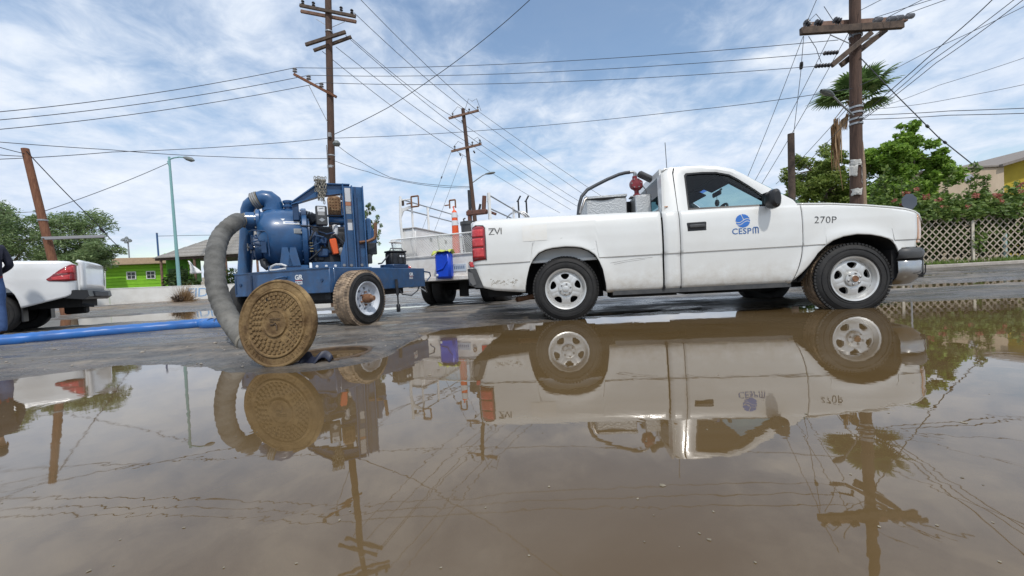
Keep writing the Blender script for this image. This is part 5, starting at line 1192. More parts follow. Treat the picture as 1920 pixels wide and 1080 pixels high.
    m = MB(); m.tube([(2.075, .96, 1.455), (2.075, .96, 1.40)], .003, 4); m.lathe([(0, -.05), (.025, -.035), (.03, 0), (.02, .035), (0, .045)], 10, T(2.075, .96, 1.37)); m.lathe([(0, -.035), (.035, -.01), (.035, .01), (0, .03)], 10, T(2.075, .965, 1.29)); m.lathe([(0, -.03), (.02, -.02), (0, .01)], 8, T(2.075, .965, 1.235)); m.build('hanging_ornament', M_TRIM, t)
    m = MB()
    for y in (.45, 1.2): m.tube([(2.61, y, 1.17), (2.60, y + .45, 1.22)], .008, 5)
    m.build('wiper', M_TRIM, t)
    return t, rz, p0
PICK, PRZ, PP0 = pickup()
PM = T(*PP0) @ Matrix.Rotation(PRZ, 4, 'Z')

def bed_cargo():
    dp = bpy.data.materials.new('diamond_plate'); dp.use_nodes = True; N = dp.node_tree.nodes; L = dp.node_tree.links; b = N['Principled BSDF']; b.inputs['Metallic'].default_value = .8; b.inputs['Roughness'].default_value = .5; b.inputs['Base Color'].default_value = (.50, .51, .51, 1)
    tc = N.new('ShaderNodeTexCoord'); v = N.new('ShaderNodeTexVoronoi'); v.inputs['Scale'].default_value = 55; L.new(tc.outputs['Object'], v.inputs['Vector']); bp = N.new('ShaderNodeBump'); bp.inputs['Strength'].default_value = .4; bp.inputs['Distance'].default_value = .008; L.new(v.outputs['Distance'], bp.inputs['Height']); L.new(bp.outputs[0], b.inputs['Normal'])
    t = thing('fuel_tank_box', 'silver tread-plate tank box in the pickup bed behind the cab', 'tank', PP0, PRZ)
    m = MB(); m.cbox(.315, .80, .36, 1.6, .715, 1.425, .012); m.build('tank_box', dp, t)
    m = MB(); m.cbox(.30, .808, .35, 1.61, 1.430, 1.462, .006); lo = m.build('tank_lid', dp, t)
    m = MB(); rows = [(.40 + .03 * k) for k in range(10)]; m.prism([(.38, 1.428)] + [(.38 + .29 * k / 10, 1.426 - .022 * math.sin(math.pi * k / 10)) for k in range(11)] + [(.67, 1.428)], .346, .359); m.build('lid_recess', M_SEAM, lo)
    m = MB(); m.cbox(.89, 1.075, .30, 1.6, .715, 1.428, .012); m.build('step_box', dp, t)
    m = MB(); m.box(.812, .885, .55, 1.5, .72, 1.40); m.build('gap_shadow', M_SEAM, t)
    m = MB(); m.cbox(.865, .965, .45, .58, 1.430, 1.45, .006); m.build('mounting_plate', M_BOLT, t)
    rd = mat('red_pump_paint', (0.24, 0.025, 0.035), 0.4, col2=(0.16, 0.02, 0.025), nscale=12)
    t2 = thing('transfer_pump', 'small red transfer pump with black hose standing on the tank box', 'pump', PM @ Vector((0, 0, 0)), PRZ)
    M0 = T(.955, .52, 1.452)
    m = MB(); m.lathe([(.03, 0), (.045, .005), (.045, .02), (.028, .03), (.028, .07), (.04, .08)], 14, M0); m.cbox(-.035, .07, -.06, .06, .08, .19, .02, M0); m.lathe([(0, -.07), (.06, -.065), (.072, -.02), (.072, .02), (.06, .065), (0, .07)], 20, M0 @ T(-.01, 0, .15) @ AX('y')); m.tube([(.94, .52, 1.64), (.94, .52, 1.70)], .03, 10); m.build('pump_body', rd, t2)
    for k in range(6):
        a = k * 1.047; m = MB(); m.lathe([(.008, -.076), (.008, -.07), (0, -.07)], 6, M0 @ T(-.01 + .055 * math.cos(a), 0, .15 + .055 * math.sin(a)) @ AX('y')); m.build('cover_bolt', M_BOLT, t2)
    m = MB(); m.tube([(.90, .48, 1.555), (1.0, .47, 1.555)], .007, 6); m.build('lever', M_BOLT, t2)
    m = MB(); m.tube([(.945, .52, 1.70), (.945, .52, 1.742), (.925, .52, 1.755), (.88, .52, 1.755)], .017, 10); m.lathe([(.022, -.02), (.022, .02)], 8, T(.945, .52, 1.72)); m.build('elbow_fitting', M_GALV, t2)
    m = MB(); m.tube([(.885, .52, 1.755), (.83, .515, 1.752), (.75, .50, 1.735), (.60, .47, 1.678), (.46, .42, 1.61), (.34, .36, 1.545), (.265, .32, 1.46), (.23, .30, 1.36), (.212, .29, 1.24), (.22, .30, 1.1), (.30, .4, .9)], .021, 10); m.build('delivery_hose', mat('hose_rubber_blue_black', (.035, .04, .048), .5), t2)
    m = MB(); m.cbox(-.13, .13, -.07, .07, -.028, .028, .02, T(1.09, .50, 1.665) @ Matrix.Rotation(R(30), 4, 'Y')); m.build('motor_housing', M_BUMPER, t2)
    m = MB(); m.tube([(1.02, .46, 1.56), (1.05, .43, 1.50), (1.06, .42, 1.35), (1.085, .40, 1.22)], .006, 5); m.build('power_cable', M_WIRE, t2)
    m = MB(); m.tube([(.255, .30, 1.30), (.30, .31, 1.42), (.33, .33, 1.44)], .012, 6); m.tube([(.23, .28, 1.25), (.25, .29, 1.34)], .018, 6); m.build('nozzle', M_BOLT, t2)
bed_cargo()

# ------------------------------------------------------------------ pump trailer
TA = Vector((-3.545, 4.918, 0)); TRZ = math.atan2(.471, .882); TMX = T(*TA) @ Matrix.Rotation(TRZ, 4, 'Z')
M_BLUE = mat('blue_machine_enamel', (0.013, 0.070, 0.185), 0.34, col2=(0.026, 0.105, 0.255), nscale=5.5, coat=0.25, dirt=((0.09, 0.080, 0.068), .35, 1.7, .5))
M_BLUE_D = mat('dark_blue_enamel', (0.011, 0.038, 0.102), 0.42, col2=(0.022, 0.062, 0.145), nscale=6)
M_ENG = mat('engine_black_grease', (0.014, 0.015, 0.018), 0.55, col2=(0.030, 0.034, 0.042), nscale=12)
M_LABEL = mat('white_label', (0.70, 0.72, 0.74), 0.5); M_LABELD = mat('grey_label_print', (0.16, 0.17, 0.19), 0.6); M_REDP = mat('red_label_line', (0.42, 0.05, 0.06), 0.5); M_ORANGE = mat('orange_plastic', (0.72, 0.11, 0.022), 0.45)
M_CTRL = mat('charcoal_panel', (0.050, 0.052, 0.055), 0.5)
CC = at(620, 545, 4.66); CC.z = 0; CMX = T(*CC) @ Matrix.Rotation(math.atan2(.944, .33), 4, 'Z'); REL = TMX.inverted() @ CMX
def trailer():
    t = thing('pump_trailer', 'blue trailer-mounted water pump with engine on two wheels', 'pump trailer', TA, TRZ)
    B = lambda nm, m, mt, par=None, **k: m.build(nm, mt, par or t, **k)
    # frame: its own axes, rear-right corner at CC, x towards the hitch, y to the left side
    W = 1.64; LN = 2.12
    def C(nm, m, mt, par=None, **k):
        o = m.build(nm, mt, par or t, **k)
        if par is None: o.matrix_local = REL
        return o
    m = MB(); m.cbox(.0, .07, 0, W, .462, .775, .008); fr = C('rear_rail', m, M_BLUE)
    m = MB(); m.cbox(.072, LN, 0, .075, .462, .775, .008); C('side_rail', m, M_BLUE)
    m = MB(); m.cbox(.072, LN, W - .075, W, .462, .775, .008); C('side_rail', m, M_BLUE)
    m = MB(); m.cbox(LN - .07, LN + .003, .08, W - .08, .47, .77, .008); C('front_rail', m, M_BLUE)
    m = MB(); m.box(.075, LN - .08, .08, W - .08, .715, .755); C('deck', m, M_BLUE_D)
    m = MB(); m.box(-.012, -.001, 0, W, .763, .780); C('rail_lip', m, M_BLUE, fr)
    m = MB(); m.box(.25, 1.9, .3, W - .3, .37, .46); C('fuel_tank', m, M_ENG)
    m = MB(); m.tube([(LN, W / 2, .55), (LN + .8, W / 2, .50)], .05, 10); m.cbox(LN + .78, LN + .95, W / 2 - .07, W / 2 + .07, .45, .55, .03); C('tongue', m, M_ENG)
    m = MB(); m.tube([(LN, .2, .60), (LN + .06, .05, .45), (LN + .2, .1, .36), (LN + .35, .3, .42), (LN + .5, .6, .48)], .011, 5); C('safety_chain', m, M_BOLT)
    m = MB(); m.tube([(LN - .02, -.005, .72), (LN + .10, -.04, .70), (LN + .14, -.03, .64), (LN + .05, -.005, .56)], .012, 6); C('front_handle', m, M_BLUE_D)
    m = MB(); m.tube([(1.40, .03, .45), (1.45, .0, .36), (1.70, .0, .33), (1.92, .03, .40), (2.0, .05, .46)], .010, 5); C('wiring_loop', m, M_WIRE)
    m = MB(); m.tube([(1.28, -.02, .60), (1.28, -.03, .36)], .022, 8); m.tube([(1.28, -.03, .36), (1.28, -.03, .20)], .012, 6); m.cbox(1.255, 1.305, -.055, -.005, .10, .22, .01); C('jack_stand', m, M_ENG)
    m = MB(); m.tube([(.37, -.02, .36), (.37, W + .02, .36)], .045, 10); m.cbox(.1, .75, .10, .2, .37, .46, .01); C('axle', m, M_ENG)
    m = MB(); m.box(.08, .9, .0765, .14, .45, .47); C('spring_plate', m, M_ENG)
    wheel(t, .37, -.235, .362, .362, .23, .205, 8, kind='steel', mud=True, pre=REL); wheel(t, .37, W + .235, .362, .362, .23, .205, 8, kind='steel', mud=True, side=-1, detail=False, pre=REL)
    # decals: one on the rear rail, one on the side rail
    def decal(F, s):
        d = bpy.data.objects.new('maker_decal', None); COL.objects.link(d); d.parent = t; d.matrix_local = REL @ F
        text_mesh('decal_letters', 'G/R', .085 * s, M_LABEL, d, side_frame(0, -.003, .060 * s), .0008, .0, .85, .003 * s)
        q = MB(); q.box(0, .115 * s, -.0022, -.0006, .046 * s, .054 * s); B('red_line', q, M_REDP, d); q = MB(); q.box(0, .115 * s, -.0022, -.0006, 0, .040 * s); B('white_band', q, M_LABEL, d)
        text_mesh('band_letters', 'PUMPS', .036 * s, M_BLUE_D, d, side_frame(.004, -.0028, .008 * s), .0006, 0, .95)
    decal(T(0, .555, .585) @ Matrix.Rotation(R(-90), 4, 'Z'), 1.0); decal(T(1.66, 0, .60), .85)
    for y, z in ((1.52, .62), (.12, .62)): q = MB(); q.lathe([(.02, 0), (.02, .012), (0, .012)], 6, T(0, y, z) @ Matrix.Rotation(R(-90), 4, 'Y')); C('frame_bolt', q, M_BLUE_D, fr)
    m = MB(); m.tube([(-.004, .92, .62), (-.05, .90, .645), (-.06, .80, .675), (-.045, .70, .69), (-.004, .69, .685)], .014, 8); C('grab_handle', m, M_BLUE)
    for y in (1.60, 1.30): q = MB(); q.cbox(-.006, -.001, y, y + .03, .50, .74, .002); C('weld_strip', q, M_BLUE_D, fr)
    m = MB(); m.tube([(.04, 1.02, .795), (.03, .98, .84), (.03, .90, .862), (.03, .80, .856), (.04, .73, .83), (.04, .75, .80), (.03, .88, .79), (.03, 1.0, .79)], .014, 8); C('white_hose_loop', m, mat('white_pvc', (.62, .63, .64), .5))
    m = MB(); m.cbox(1.35, 1.75, .06, .32, .777, .84, .01); C('tool_tray', m, M_BLUE_D)
    # volute casing: turned about the trailer's long axis
    CX = T(0, .62, 1.285) @ AX('x')
    m = MB(); m.lathe([(0, .245), (.27, .245), (.33, .262), (.385, .31), (.415, .37), (.430, .46), (.430, .70), (.415, .77), (.405, .80)], 56, CX, cap=False); vo = B('volute_casing', m, M_BLUE, angle=45)
    m = MB(); m.lathe([(.39, .80), (.452, .802), (.458, .81), (.458, .86), (.45, .868), (.36, .87), (.36, .90), (.30, .90)], 56, CX, cap=False); B('casing_flange', m, M_BLUE, vo, angle=35)
    for k in range(18):
        a = 2 * math.pi * k / 18; q = MB(); q.lathe([(.013, .787), (.013, .80), (0, .80)], 6, CX @ T(.435 * math.cos(a), .435 * math.sin(a), 0)); B('flange_bolt', q, M_BLUE_D, vo)
    for x in (.50, .60):
        m = MB(); m.prism([(x, .86), (x + .16, .86), (x + .11, 1.12), (x + .04, 1.12)], .205, .235); B('foot_gusset', m, M_BLUE)
    m = MB(); m.cbox(.36, .86, .22, 1.02, .775, .87, .015); B('pump_foot', m, M_BLUE)
    for x in (.33, .40):
        m = MB(); m.tube([(x, .5, .86), (x + .03, .5, 1.0)], .06, 10); B('drain_stub', m, M_ENG)
    # suction flange
    SX = T(0, .50, 1.525) @ AX('x')
    m = MB(); m.lathe([(.12, .40), (.13, .30), (.165, .285), (.165, .245), (.125, .24), (.122, .12)], 32, SX, cap=False); B('suction_flange', m, M_BLUE, vo, angle=40)
    for k in range(8):
        a = 2 * math.pi * k / 8; q = MB(); q.lathe([(0, .228), (.014, .228), (.014, .245)], 6, SX @ T(.148 * math.cos(a), .148 * math.sin(a), 0)); B('flange_bolt', q, M_BOLT, vo)
    # clean-out cover plate with clamps
    m = MB(); m.lathe([(0, -.05), (.15, -.045), (.185, -.02), (.185, .05), (.17, .06)], 28, T(.24, .46, 1.145) @ AX('x')); co = B('cleanout_cover', m, M_BLUE_D)
    m = MB(); m.cbox(.155, .205, .27, .66, 1.10, 1.17, .012); m.cbox(.165, .20, .42, .50, .97, 1.32, .012); B('clamp_bar', m, M_BLUE_D, co)
    for y, z in ((.29, 1.135), (.64, 1.135)): q = MB(); q.tube([(.13, y, z), (.27, y, z)], .014, 8); q.tube([(.14, y, z - .05), (.14, y, z + .05)], .008, 6); B('clamp_handle', q, M_BOLT, co)
    for pts in ([(.16, .30, 1.34), (.20, .25, 1.36), (.36, .22, 1.345), (.385, .21, 1.30), (.39, .21, 1.0)], [(.18, .27, 1.20), (.26, .235, 1.215), (.34, .225, 1.21)]): q = MB(); q.tube(pts, .010, 6); B('cover_tube', q, M_BLUE_D, co)
    m = MB(); m.box(.27, .33, .2375, .240, 1.10, 1.14); m.box(.30, .36, .2, .24, 1.05, 1.2); B('cover_lug', m, M_BLUE_D, co)
    m = MB(); m.tube([(.30, .40, .965), (.31, .38, .90), (.36, .36, .85)], .05, 10); B('drain_elbow', m, M_ENG, co)
    # discharge elbow, coupling and down pipe
    m = MB(); m.lathe([(.150, 0), (.150, .035), (.128, .035)], 28, T(.45, .70, 1.705), cap=True); m.tube([(.45, .70, 1.70), (.45, .70, 1.79), (.435, .70, 1.845), (.39, .705, 1.885), (.33, .71, 1.893), (.275, .715, 1.875)], [.128, .128, .128, .126, .120, .115], 22); B('discharge_elbow', m, M_BLUE, angle=50)
    m = MB(); m.tube([(.285, .715, 1.878), (.20, .74, 1.845)], .122, 20); cu = B('coupling_sleeve', m, mat('grey_brown_rubber', (.17, .155, .13), .8, col2=(.26, .24, .2), nscale=9))
    for f in (.2, .5, .8): q = MB(); a = Vector((.285, .715, 1.878)).lerp(Vector((.20, .74, 1.845)), f); q.tube([a, a + Vector((-.012, .0035, -.0047))], .127, 20); B('hose_clamp', q, M_GALV, cu)
    m = MB(); m.tube([(.205, .738, 1.848), (.145, .775, 1.80), (.115, .81, 1.73), (.10, .84, 1.60), (.06, .86, 1.20), (.015, .88, .80), (-.01, .88, .62)], .092, 20); B('down_pipe', m, M_BLUE)
    # priming port
    m = MB(); m.lathe([(.060, .0), (.060, .06), (.082, .062), (.082, .085), (.062, .09), (.062, .12), (.075, .122), (.078, .155), (.06, .165), (0, .168)], 22, T(.645, .66, 1.70)); B('filler_cap', m, M_BLUE)
    # labels on the casing (curved patches just proud of it)
    def patch(x0, x1, a0, a1, mt, nm='label', r=.4325):
        q = MB(); q.grid([[(x, .62 - r * math.cos(a), 1.285 + r * math.sin(a)) for a in np.linspace(R(a0), R(a1), 4)] for x in np.linspace(x0, x1, 4)]); return B(nm, q, mt)
    patch(.575, .775, 22, 28, M_LABEL); patch(.60, .75, 24, 26, mat('pale_label_print', (.22, .3, .5), .6), 'label_line', .4345); patch(.70, .80, 4, 13, mat('brushed_plate', (.28, .29, .29), .4, .5), 'rating_plate')
    for k in range(4): patch(.71, .79, 5 + k * 2, 5.8 + k * 2, M_LABELD, 'plate_line', .4345)
    q = MB(); tri = [(.545, 34), (.60, 34), (.575, 29.5)]; q.add([(x, .62 - .4335 * math.cos(R(a)), 1.285 + .4335 * math.sin(R(a))) for x, a in tri], [(0, 1, 2)]); B('triangle_label', q, M_LABEL, smooth=False)
    # lifting bail
    m = MB(); m.prism([(.69, 1.715), (.70, 1.752), (1.036, 2.030), (1.464, 2.045), (1.464, 1.925), (1.06, 1.855)], .205, .225); m.prism([(.69, 1.735), (.70, 1.76), (1.036, 2.038), (1.464, 2.053), (1.464, 2.040), (1.04, 2.022)], .16, .30); m.prism([(.69, 1.712), (.69, 1.725), (1.06, 1.868), (1.464, 1.938), (1.464, 1.925), (1.06, 1.852)], .16, .30); B('lifting_bail', m, M_BLUE)
    m = MB(); m.cbox(.70, .78, .19, .30, 1.50, 1.73, .008); B('bail_foot', m, M_BLUE_D)
    # mast: channel with flanges and gusset foot
    m = MB(); m.box(1.36, 1.64, .128, .145, .772, 2.005); ma = B('mast_web', m, M_BLUE)
    for x, z1 in ((1.355, 2.02), (1.475, 2.0), (1.625, 2.0)): q = MB(); q.box(x - .008, x + .008, .03, .127, .772, z1); B('mast_flange', q, M_BLUE, ma)
    q = MB(); q.prism([(1.27, .775), (1.345, .775), (1.345, 1.18), (1.335, 1.18), (1.27, .98)], .05, .066); B('mast_gusset', q, M_BLUE, ma)
    q = MB(); q.cbox(1.25, 1.68, -.03, .16, .735, .80, .008); B('mast_shoe', q, M_BLUE, ma)
    for x in (1.31, 1.415, 1.56): q = MB(); q.lathe([(.022, 0), (.022, .018), (0, .018)], 6, T(x, .05 if x < 1.35 else .127, .84) @ AX('-y')); B('mast_bolt', q, M_BOLT, ma)
    m = MB(); m.box(1.362, 1.64, .95, .967, .772, 1.95); B('mast_web', m, M_BLUE); m = MB(); m.box(1.37, 1.46, .13, .96, 1.965, 2.0); B('mast_header', m, M_BLUE)
    pl = [(1.385, 1.462, 1.78, 1.98, M_LABEL), (1.387, 1.46, 1.72, 1.775, mat('pale_orange_label', (.5, .22, .12), .6)), (1.387, 1.46, 1.60, 1.715, mat('grey_text_label', (.30, .31, .32), .6, col2=(.5, .5, .5), nscale=60)), (1.40, 1.462, 1.36, 1.47, M_LABEL), (1.40, 1.462, 1.475, 1.52, M_LABELD)]
    for x0, x1, z0, z1, mt in pl: q = MB(); q.box(x0, x1, .1255, .1275, z0, z1); B('warning_label', q, mt, ma)
    q = MB(); q.cbox(1.50, 1.53, .02, .035, .80, 1.98, .004); B('mast_rib', q, M_BLUE_D, ma)
    # engine and its clutter
    m = MB(); m.cbox(.92, 1.62, .30, .95, .86, 1.44, .04); en = B('engine_block', m, M_ENG)
    m = MB(); m.lathe([(.28, .90), (.34, .92), (.36, .98), (.30, 1.08), (.22, 1.12)], 30, T(0, .62, 1.20) @ AX('x')); B('bell_housing', m, M_BLUE_D, en)
    for k in range(10):
        a = 2 * math.pi * k / 10; q = MB(); q.lathe([(.014, .905), (.014, .93), (0, .93)], 6, T(0, .62, 1.20) @ AX('x') @ T(.325 * math.cos(a), .325 * math.sin(a), 0)); B('housing_bolt', q, M_BLUE, en)
    for z in (1.06, 1.10, 1.14, 1.18): q = MB(); q.box(.885, .93, .24, .262, z, z + .012); B('vent_bar', q, mat('brass_bar', (.30, .25, .14), .5, .5), en)
    m = MB(); m.cbox(.98, 1.13, .22, .33, .98, 1.10, .02); m.cbox(1.02, 1.12, .20, .30, 1.16, 1.26, .02); B('governor_box', m, M_BLUE_D, en)
    m = MB(); m.tube([(.80, .52, 1.61), (.86, .50, 1.60), (.95, .47, 1.56), (.985, .45, 1.50)], [.075, .092, .098, .09], 18); fx = B('flex_boot', m, M_ENG, en)
    for x in (.85, .885, .92): q = MB(); q.tube([(x, .505 - (x - .85) * .2, 1.60 - (x - .85) * .3), (x + .012, .503 - (x - .85) * .2, 1.597 - (x - .85) * .3)], .101, 18); B('boot_clamp', q, M_GALV, fx)
    m = MB(); m.lathe([(0, 1.16), (.055, 1.165), (.065, 1.18), (.065, 1.43), (0, 1.44)], 20, T(0, .46, 1.545) @ AX('x')); B('air_cleaner', m, M_BLUE, en)
    m = MB(); m.box(1.13, 1.45, .40, .52, 1.612, 1.626); B('heat_shield', m, M_BLUE_D, en)
    rm = mat('rusty_perforated_muffler', (0.20, 0.105, 0.055), 0.85, col2=(0.36, 0.24, 0.13), nscale=26, bump=.5, bscale=55); m = MB(); m.cbox(1.175, 1.36, .52, .72, 1.628, 1.945, .03); mu = B('muffler', m, rm, en)
    for k in range(6):
        for j in range(4): q = MB(); q.box(1.195 + j * .042, 1.215 + j * .042, .515, .522, 1.66 + k * .045, 1.672 + k * .045); B('muffler_slot', q, M_RUST, mu)
    m = MB(); m.box(1.378, 1.40, .50, .53, 1.62, 1.95); B('pale_strip', m, mat('white_strip', (.62, .62, .64), .5), en)  # plain white upright strip beside the muffler
    m = MB(); m.lathe([(0, -.075), (.034, -.072), (.038, -.06), (.038, .06), (.03, .075), (0, .078)], 16, T(1.235, .24, 1.375)); B('fuel_filter', m, M_LABEL, en)
    m = MB(); m.cbox(-.045, .045, -.05, .05, -.115, .115, .012, T(1.205, .20, 1.125) @ Matrix.Rotation(R(-9), 4, 'Y')); B('orange_bottle', m, M_ORANGE, en)
    m = MB(); m.lathe([(.16, 0), (.18, .01), (.18, .03), (.15, .04), (.05, .03)], 26, T(1.30, .28, 1.17) @ AX('-y')); B('fan_pulley', m, M_ENG, en)
    m = MB(); m.lathe([(.06, 0), (.07, .01), (.07, .04), (.03, .05)], 18, T(1.32, .25, 1.05) @ AX('-y')); B('idler_pulley', m, M_BOLT, en)
    rs = random.Random(4)
    for k in range(11):
        a = Vector((rs.uniform(.95, 1.35), rs.uniform(.2, .3), rs.uniform(1.0, 1.5))); b_ = a + Vector((rs.uniform(-.25, .25), rs.uniform(-.05, .05), rs.uniform(-.3, .2))); md = (a + b_) / 2 + Vector((rs.uniform(-.08, .08), -.05, rs.uniform(-.06, .06)))
        q = MB(); q.tube([a, md, b_], rs.choice((.008, .011, .014)), 6); B('engine_hose', q, M_ENG if k % 3 else M_BLUE_D, en)
    for k in range(12): q = MB(); x, z = rs.uniform(.93, 1.33), rs.uniform(.9, 1.45); q.cbox(x, x + rs.uniform(.03, .08), .24 + rs.uniform(0, .04), .31, z, z + rs.uniform(.03, .07), .008); B('engine_fitting', q, rs.choice((M_BLUE_D, M_ENG, M_BOLT)), en)
    m = MB(); m.cbox(.90, 1.30, .16, .30, .775, .90, .012); B('engine_mount', m, M_BLUE)
    for x in (.96, 1.08, 1.2): q = MB(); q.lathe([(.02, 0), (.02, .025), (0, .025)], 6, T(x, .15, .84) @ AX('-y')); B('mount_bolt', q, M_LABEL, en)
    # control box
    m = MB(); m.cbox(.985, 1.135, .10, .22, 1.425, 1.70, .012); cb = B('control_box', m, M_CTRL)
    q = MB(); q.box(1.01, 1.105, .0965, .0985, 1.615, 1.685); B('panel_label', q, M_LABEL, cb); q = MB(); q.box(1.014, 1.10, .0965, .0985, 1.563, 1.610); B('panel_label', q, mat('mid_grey_label', (.33, .33, .33), .6), cb); q = MB(); q.prism([(1.02, 1.50), (1.06, 1.472), (1.105, 1.50), (1.06, 1.528)], .0965, .0985); B('diamond_badge', q, M_GALV, cb)
    q = MB(); q.tube([(1.03, .0955, 1.655), (1.06, .095, 1.66), (1.09, .0955, 1.668)], .004, 5); B('label_mark', q, M_LABELD, cb)
    # radiator end
    m = MB(); m.cbox(1.665, 1.74, .20, 1.0, .98, 1.56, .02); m.prism([(1.74, 1.45), (1.80, 1.34), (1.82, 1.20), (1.77, 1.06), (1.74, 1.05)], .25, .95); B('radiator', m, M_BLUE)
    m = MB(); m.cbox(1.66, 1.80, .18, .24, 1.0, 1.18, .01); m.cbox(1.64, 1.72, .16, .22, .86, 1.0, .01); B('radiator_bracket', m, M_ENG)
    m = MB(); m.tube([(1.52, .10, 1.17), (1.66, .08, 1.185), (1.755, .08, 1.23), (1.775, .08, 1.27), (1.785, .08, 1.47)], .024, 4); B('rusty_bracket', m, M_RUST)
    return t
trailer()

def battery():
    t = thing('battery', 'black battery with carry handle on the trailer front rail', 'battery', CMX @ Vector((1.62, .22, .842)), TRZ + .35)
    m = MB(); m.cbox(-.13, .15, -.09, .09, 0.002, .19, .012); m.build('battery_case', M_ENG, t)
    m = MB(); m.cbox(-.14, .16, -.10, .10, .192, .225, .01); m.build('battery_lid', M_TRIM, t)
    m = MB(); m.tube([(-.11, -.03, .22), (-.09, -.03, .262), (.11, -.03, .262), (.13, -.03, .22)], .012, 6); m.build('carry_handle', M_BOLT, t)
    for x in (-.10, .0, .09): m = MB(); m.cbox(x - .012, x + .012, -.098, -.092, .03, .18, .003); m.build('case_rib', M_TRIM, t)
    for x in (.02, .07): m = MB(); m.box(x, x + .03, -.1025, -.0985, .12, .15); m.build('case_sticker', M_LABEL, t)
    m = MB(); m.tube([(-.13, -.02, .15), (-.22, -.06, .08), (-.30, -.1, .02), (-.36, -.1, .012)], .012, 6); m.build('battery_cable', M_WIRE, t)
battery()

def chain():
    t = thing('lifting_chain', 'bunched steel chain hanging over the blue lifting bail', 'chain', TMX @ Vector((1.07, .16, 1.70)), TRZ)
    g = mat('chain_steel', (.25, .235, .20), .45, .7, col2=(.36, .33, .27), nscale=30)
    m = MB(); pts = []
    for k in range(20):
        a = 2 * math.pi * k / 20; pts.append((.011 * math.cos(a), 0, .021 * math.sin(a) + .008 * (1 if math.sin(a) > 0 else -1)))
    m.tube(pts + [pts[0]], .0055, 6, caps=False); proto = m.build('link', g, t); first = True
    rs = random.Random(3)
    for st in range(7):
        x0 = -.06 + .021 * st; n = rs.choice((8, 9, 10)) if 0 < st < 6 else rs.choice((5, 6))
        for k in range(n):
            z = .40 - k * .042 - rs.uniform(0, .01); x = x0 * (1 - .35 * max(0, k - 3) / 7) + rs.uniform(-.006, .006)
            M_ = T(x, -.02 - rs.uniform(0, .03) + (.02 if k == 0 else 0), z) @ Matrix.Rotation((R(90) if k % 2 else 0) + rs.uniform(-.5, .5), 4, 'Z') @ Matrix.Rotation(rs.uniform(-.45, .45), 4, 'Y')
            if first: proto.matrix_local = M_; first = False
            else: link_copy(proto, parent=t, M=M_)
        for k in range(3):   # over the top of the bail
            link_copy(proto, parent=t, M=T(x0 + rs.uniform(-.01, .01), .02 + k * .045, .385 + rs.uniform(-.005, .01)) @ Matrix.Rotation(R(90), 4, 'X') @ Matrix.Rotation(rs.uniform(-.6, .6), 4, 'Y'))
chain()

# ------------------------------------------------------------------ hoses, cover and manhole
def resample(P, n):
    P = [Vector(p) for p in P]; out = []
    for k in range(n):
        f = k / (n - 1) * (len(P) - 1); i = min(int(f), len(P) - 2); u = f - i
        p0, p1, p2, p3 = P[max(i - 1, 0)], P[i], P[i + 1], P[min(i + 2, len(P) - 1)]
        out.append(.5 * ((2 * p1) + (p2 - p0) * u + (2 * p0 - 5 * p1 + 4 * p2 - p3) * u * u + (3 * p1 - p0 - 3 * p2 + p3) * u ** 3))
    return out
def suction_hose():
    s0 = TMX @ Vector((.225, .50, 1.525)); s1 = TMX @ Vector((.05, .47, 1.525))
    P = [s0, s1, at(440, 417, 4.72), at(416, 440, 4.5), at(404, 478, 4.18), at(405, 530, 3.98), at(420, 578, 3.86), at(446, 620, 3.66), at(482, 652, 3.42), Vector((-1.80, 3.12, .05)), Vector((-1.68, 3.0, -.15)), Vector((-1.6, 2.93, -.34))]
    b = P[-2].copy(); b.z = 0
    t = thing('suction_hose', 'thick ribbed grey suction hose arching from pump into the manhole', 'hose', (b.x, b.y, 0.0)); o = Vector((b.x, b.y, 0))
    C_ = resample(P, 220); m = MB(); m.tube([p - o for p in C_], [.092 * (1 + .028 * math.sin(k * 1.15) + .004 * math.sin(k * .31)) for k in range(220)], 24); m.build('hose_body', mat('grey_hose_rubber', (.070, .068, .062), .75, col2=(.150, .146, .134), nscale=7, bump=.25, bscale=50, dirt=((.28, .25, .2), -.2, .6, .6)), t, angle=60)
    cf = mat('tan_grey_cuff', (.25, .225, .18), .8, col2=(.17, .155, .125), nscale=10)
    m = MB(); m.tube([p - o for p in C_[2:16]], .103, 24); cu = m.build('hose_cuff', cf, t)
    for k in (5, 9, 13, 24): m = MB(); m.tube([C_[k] - o, C_[k + 1] - o], .108 if k < 20 else .101, 24); m.build('cuff_band', M_GALV if k < 20 else cf, cu)
    for k in (150, 172): m = MB(); m.tube([C_[k] - o, C_[k + 1] - o, C_[k + 2] - o], .0975, 24); m.build('worn_band', cf, t)
suction_hose()
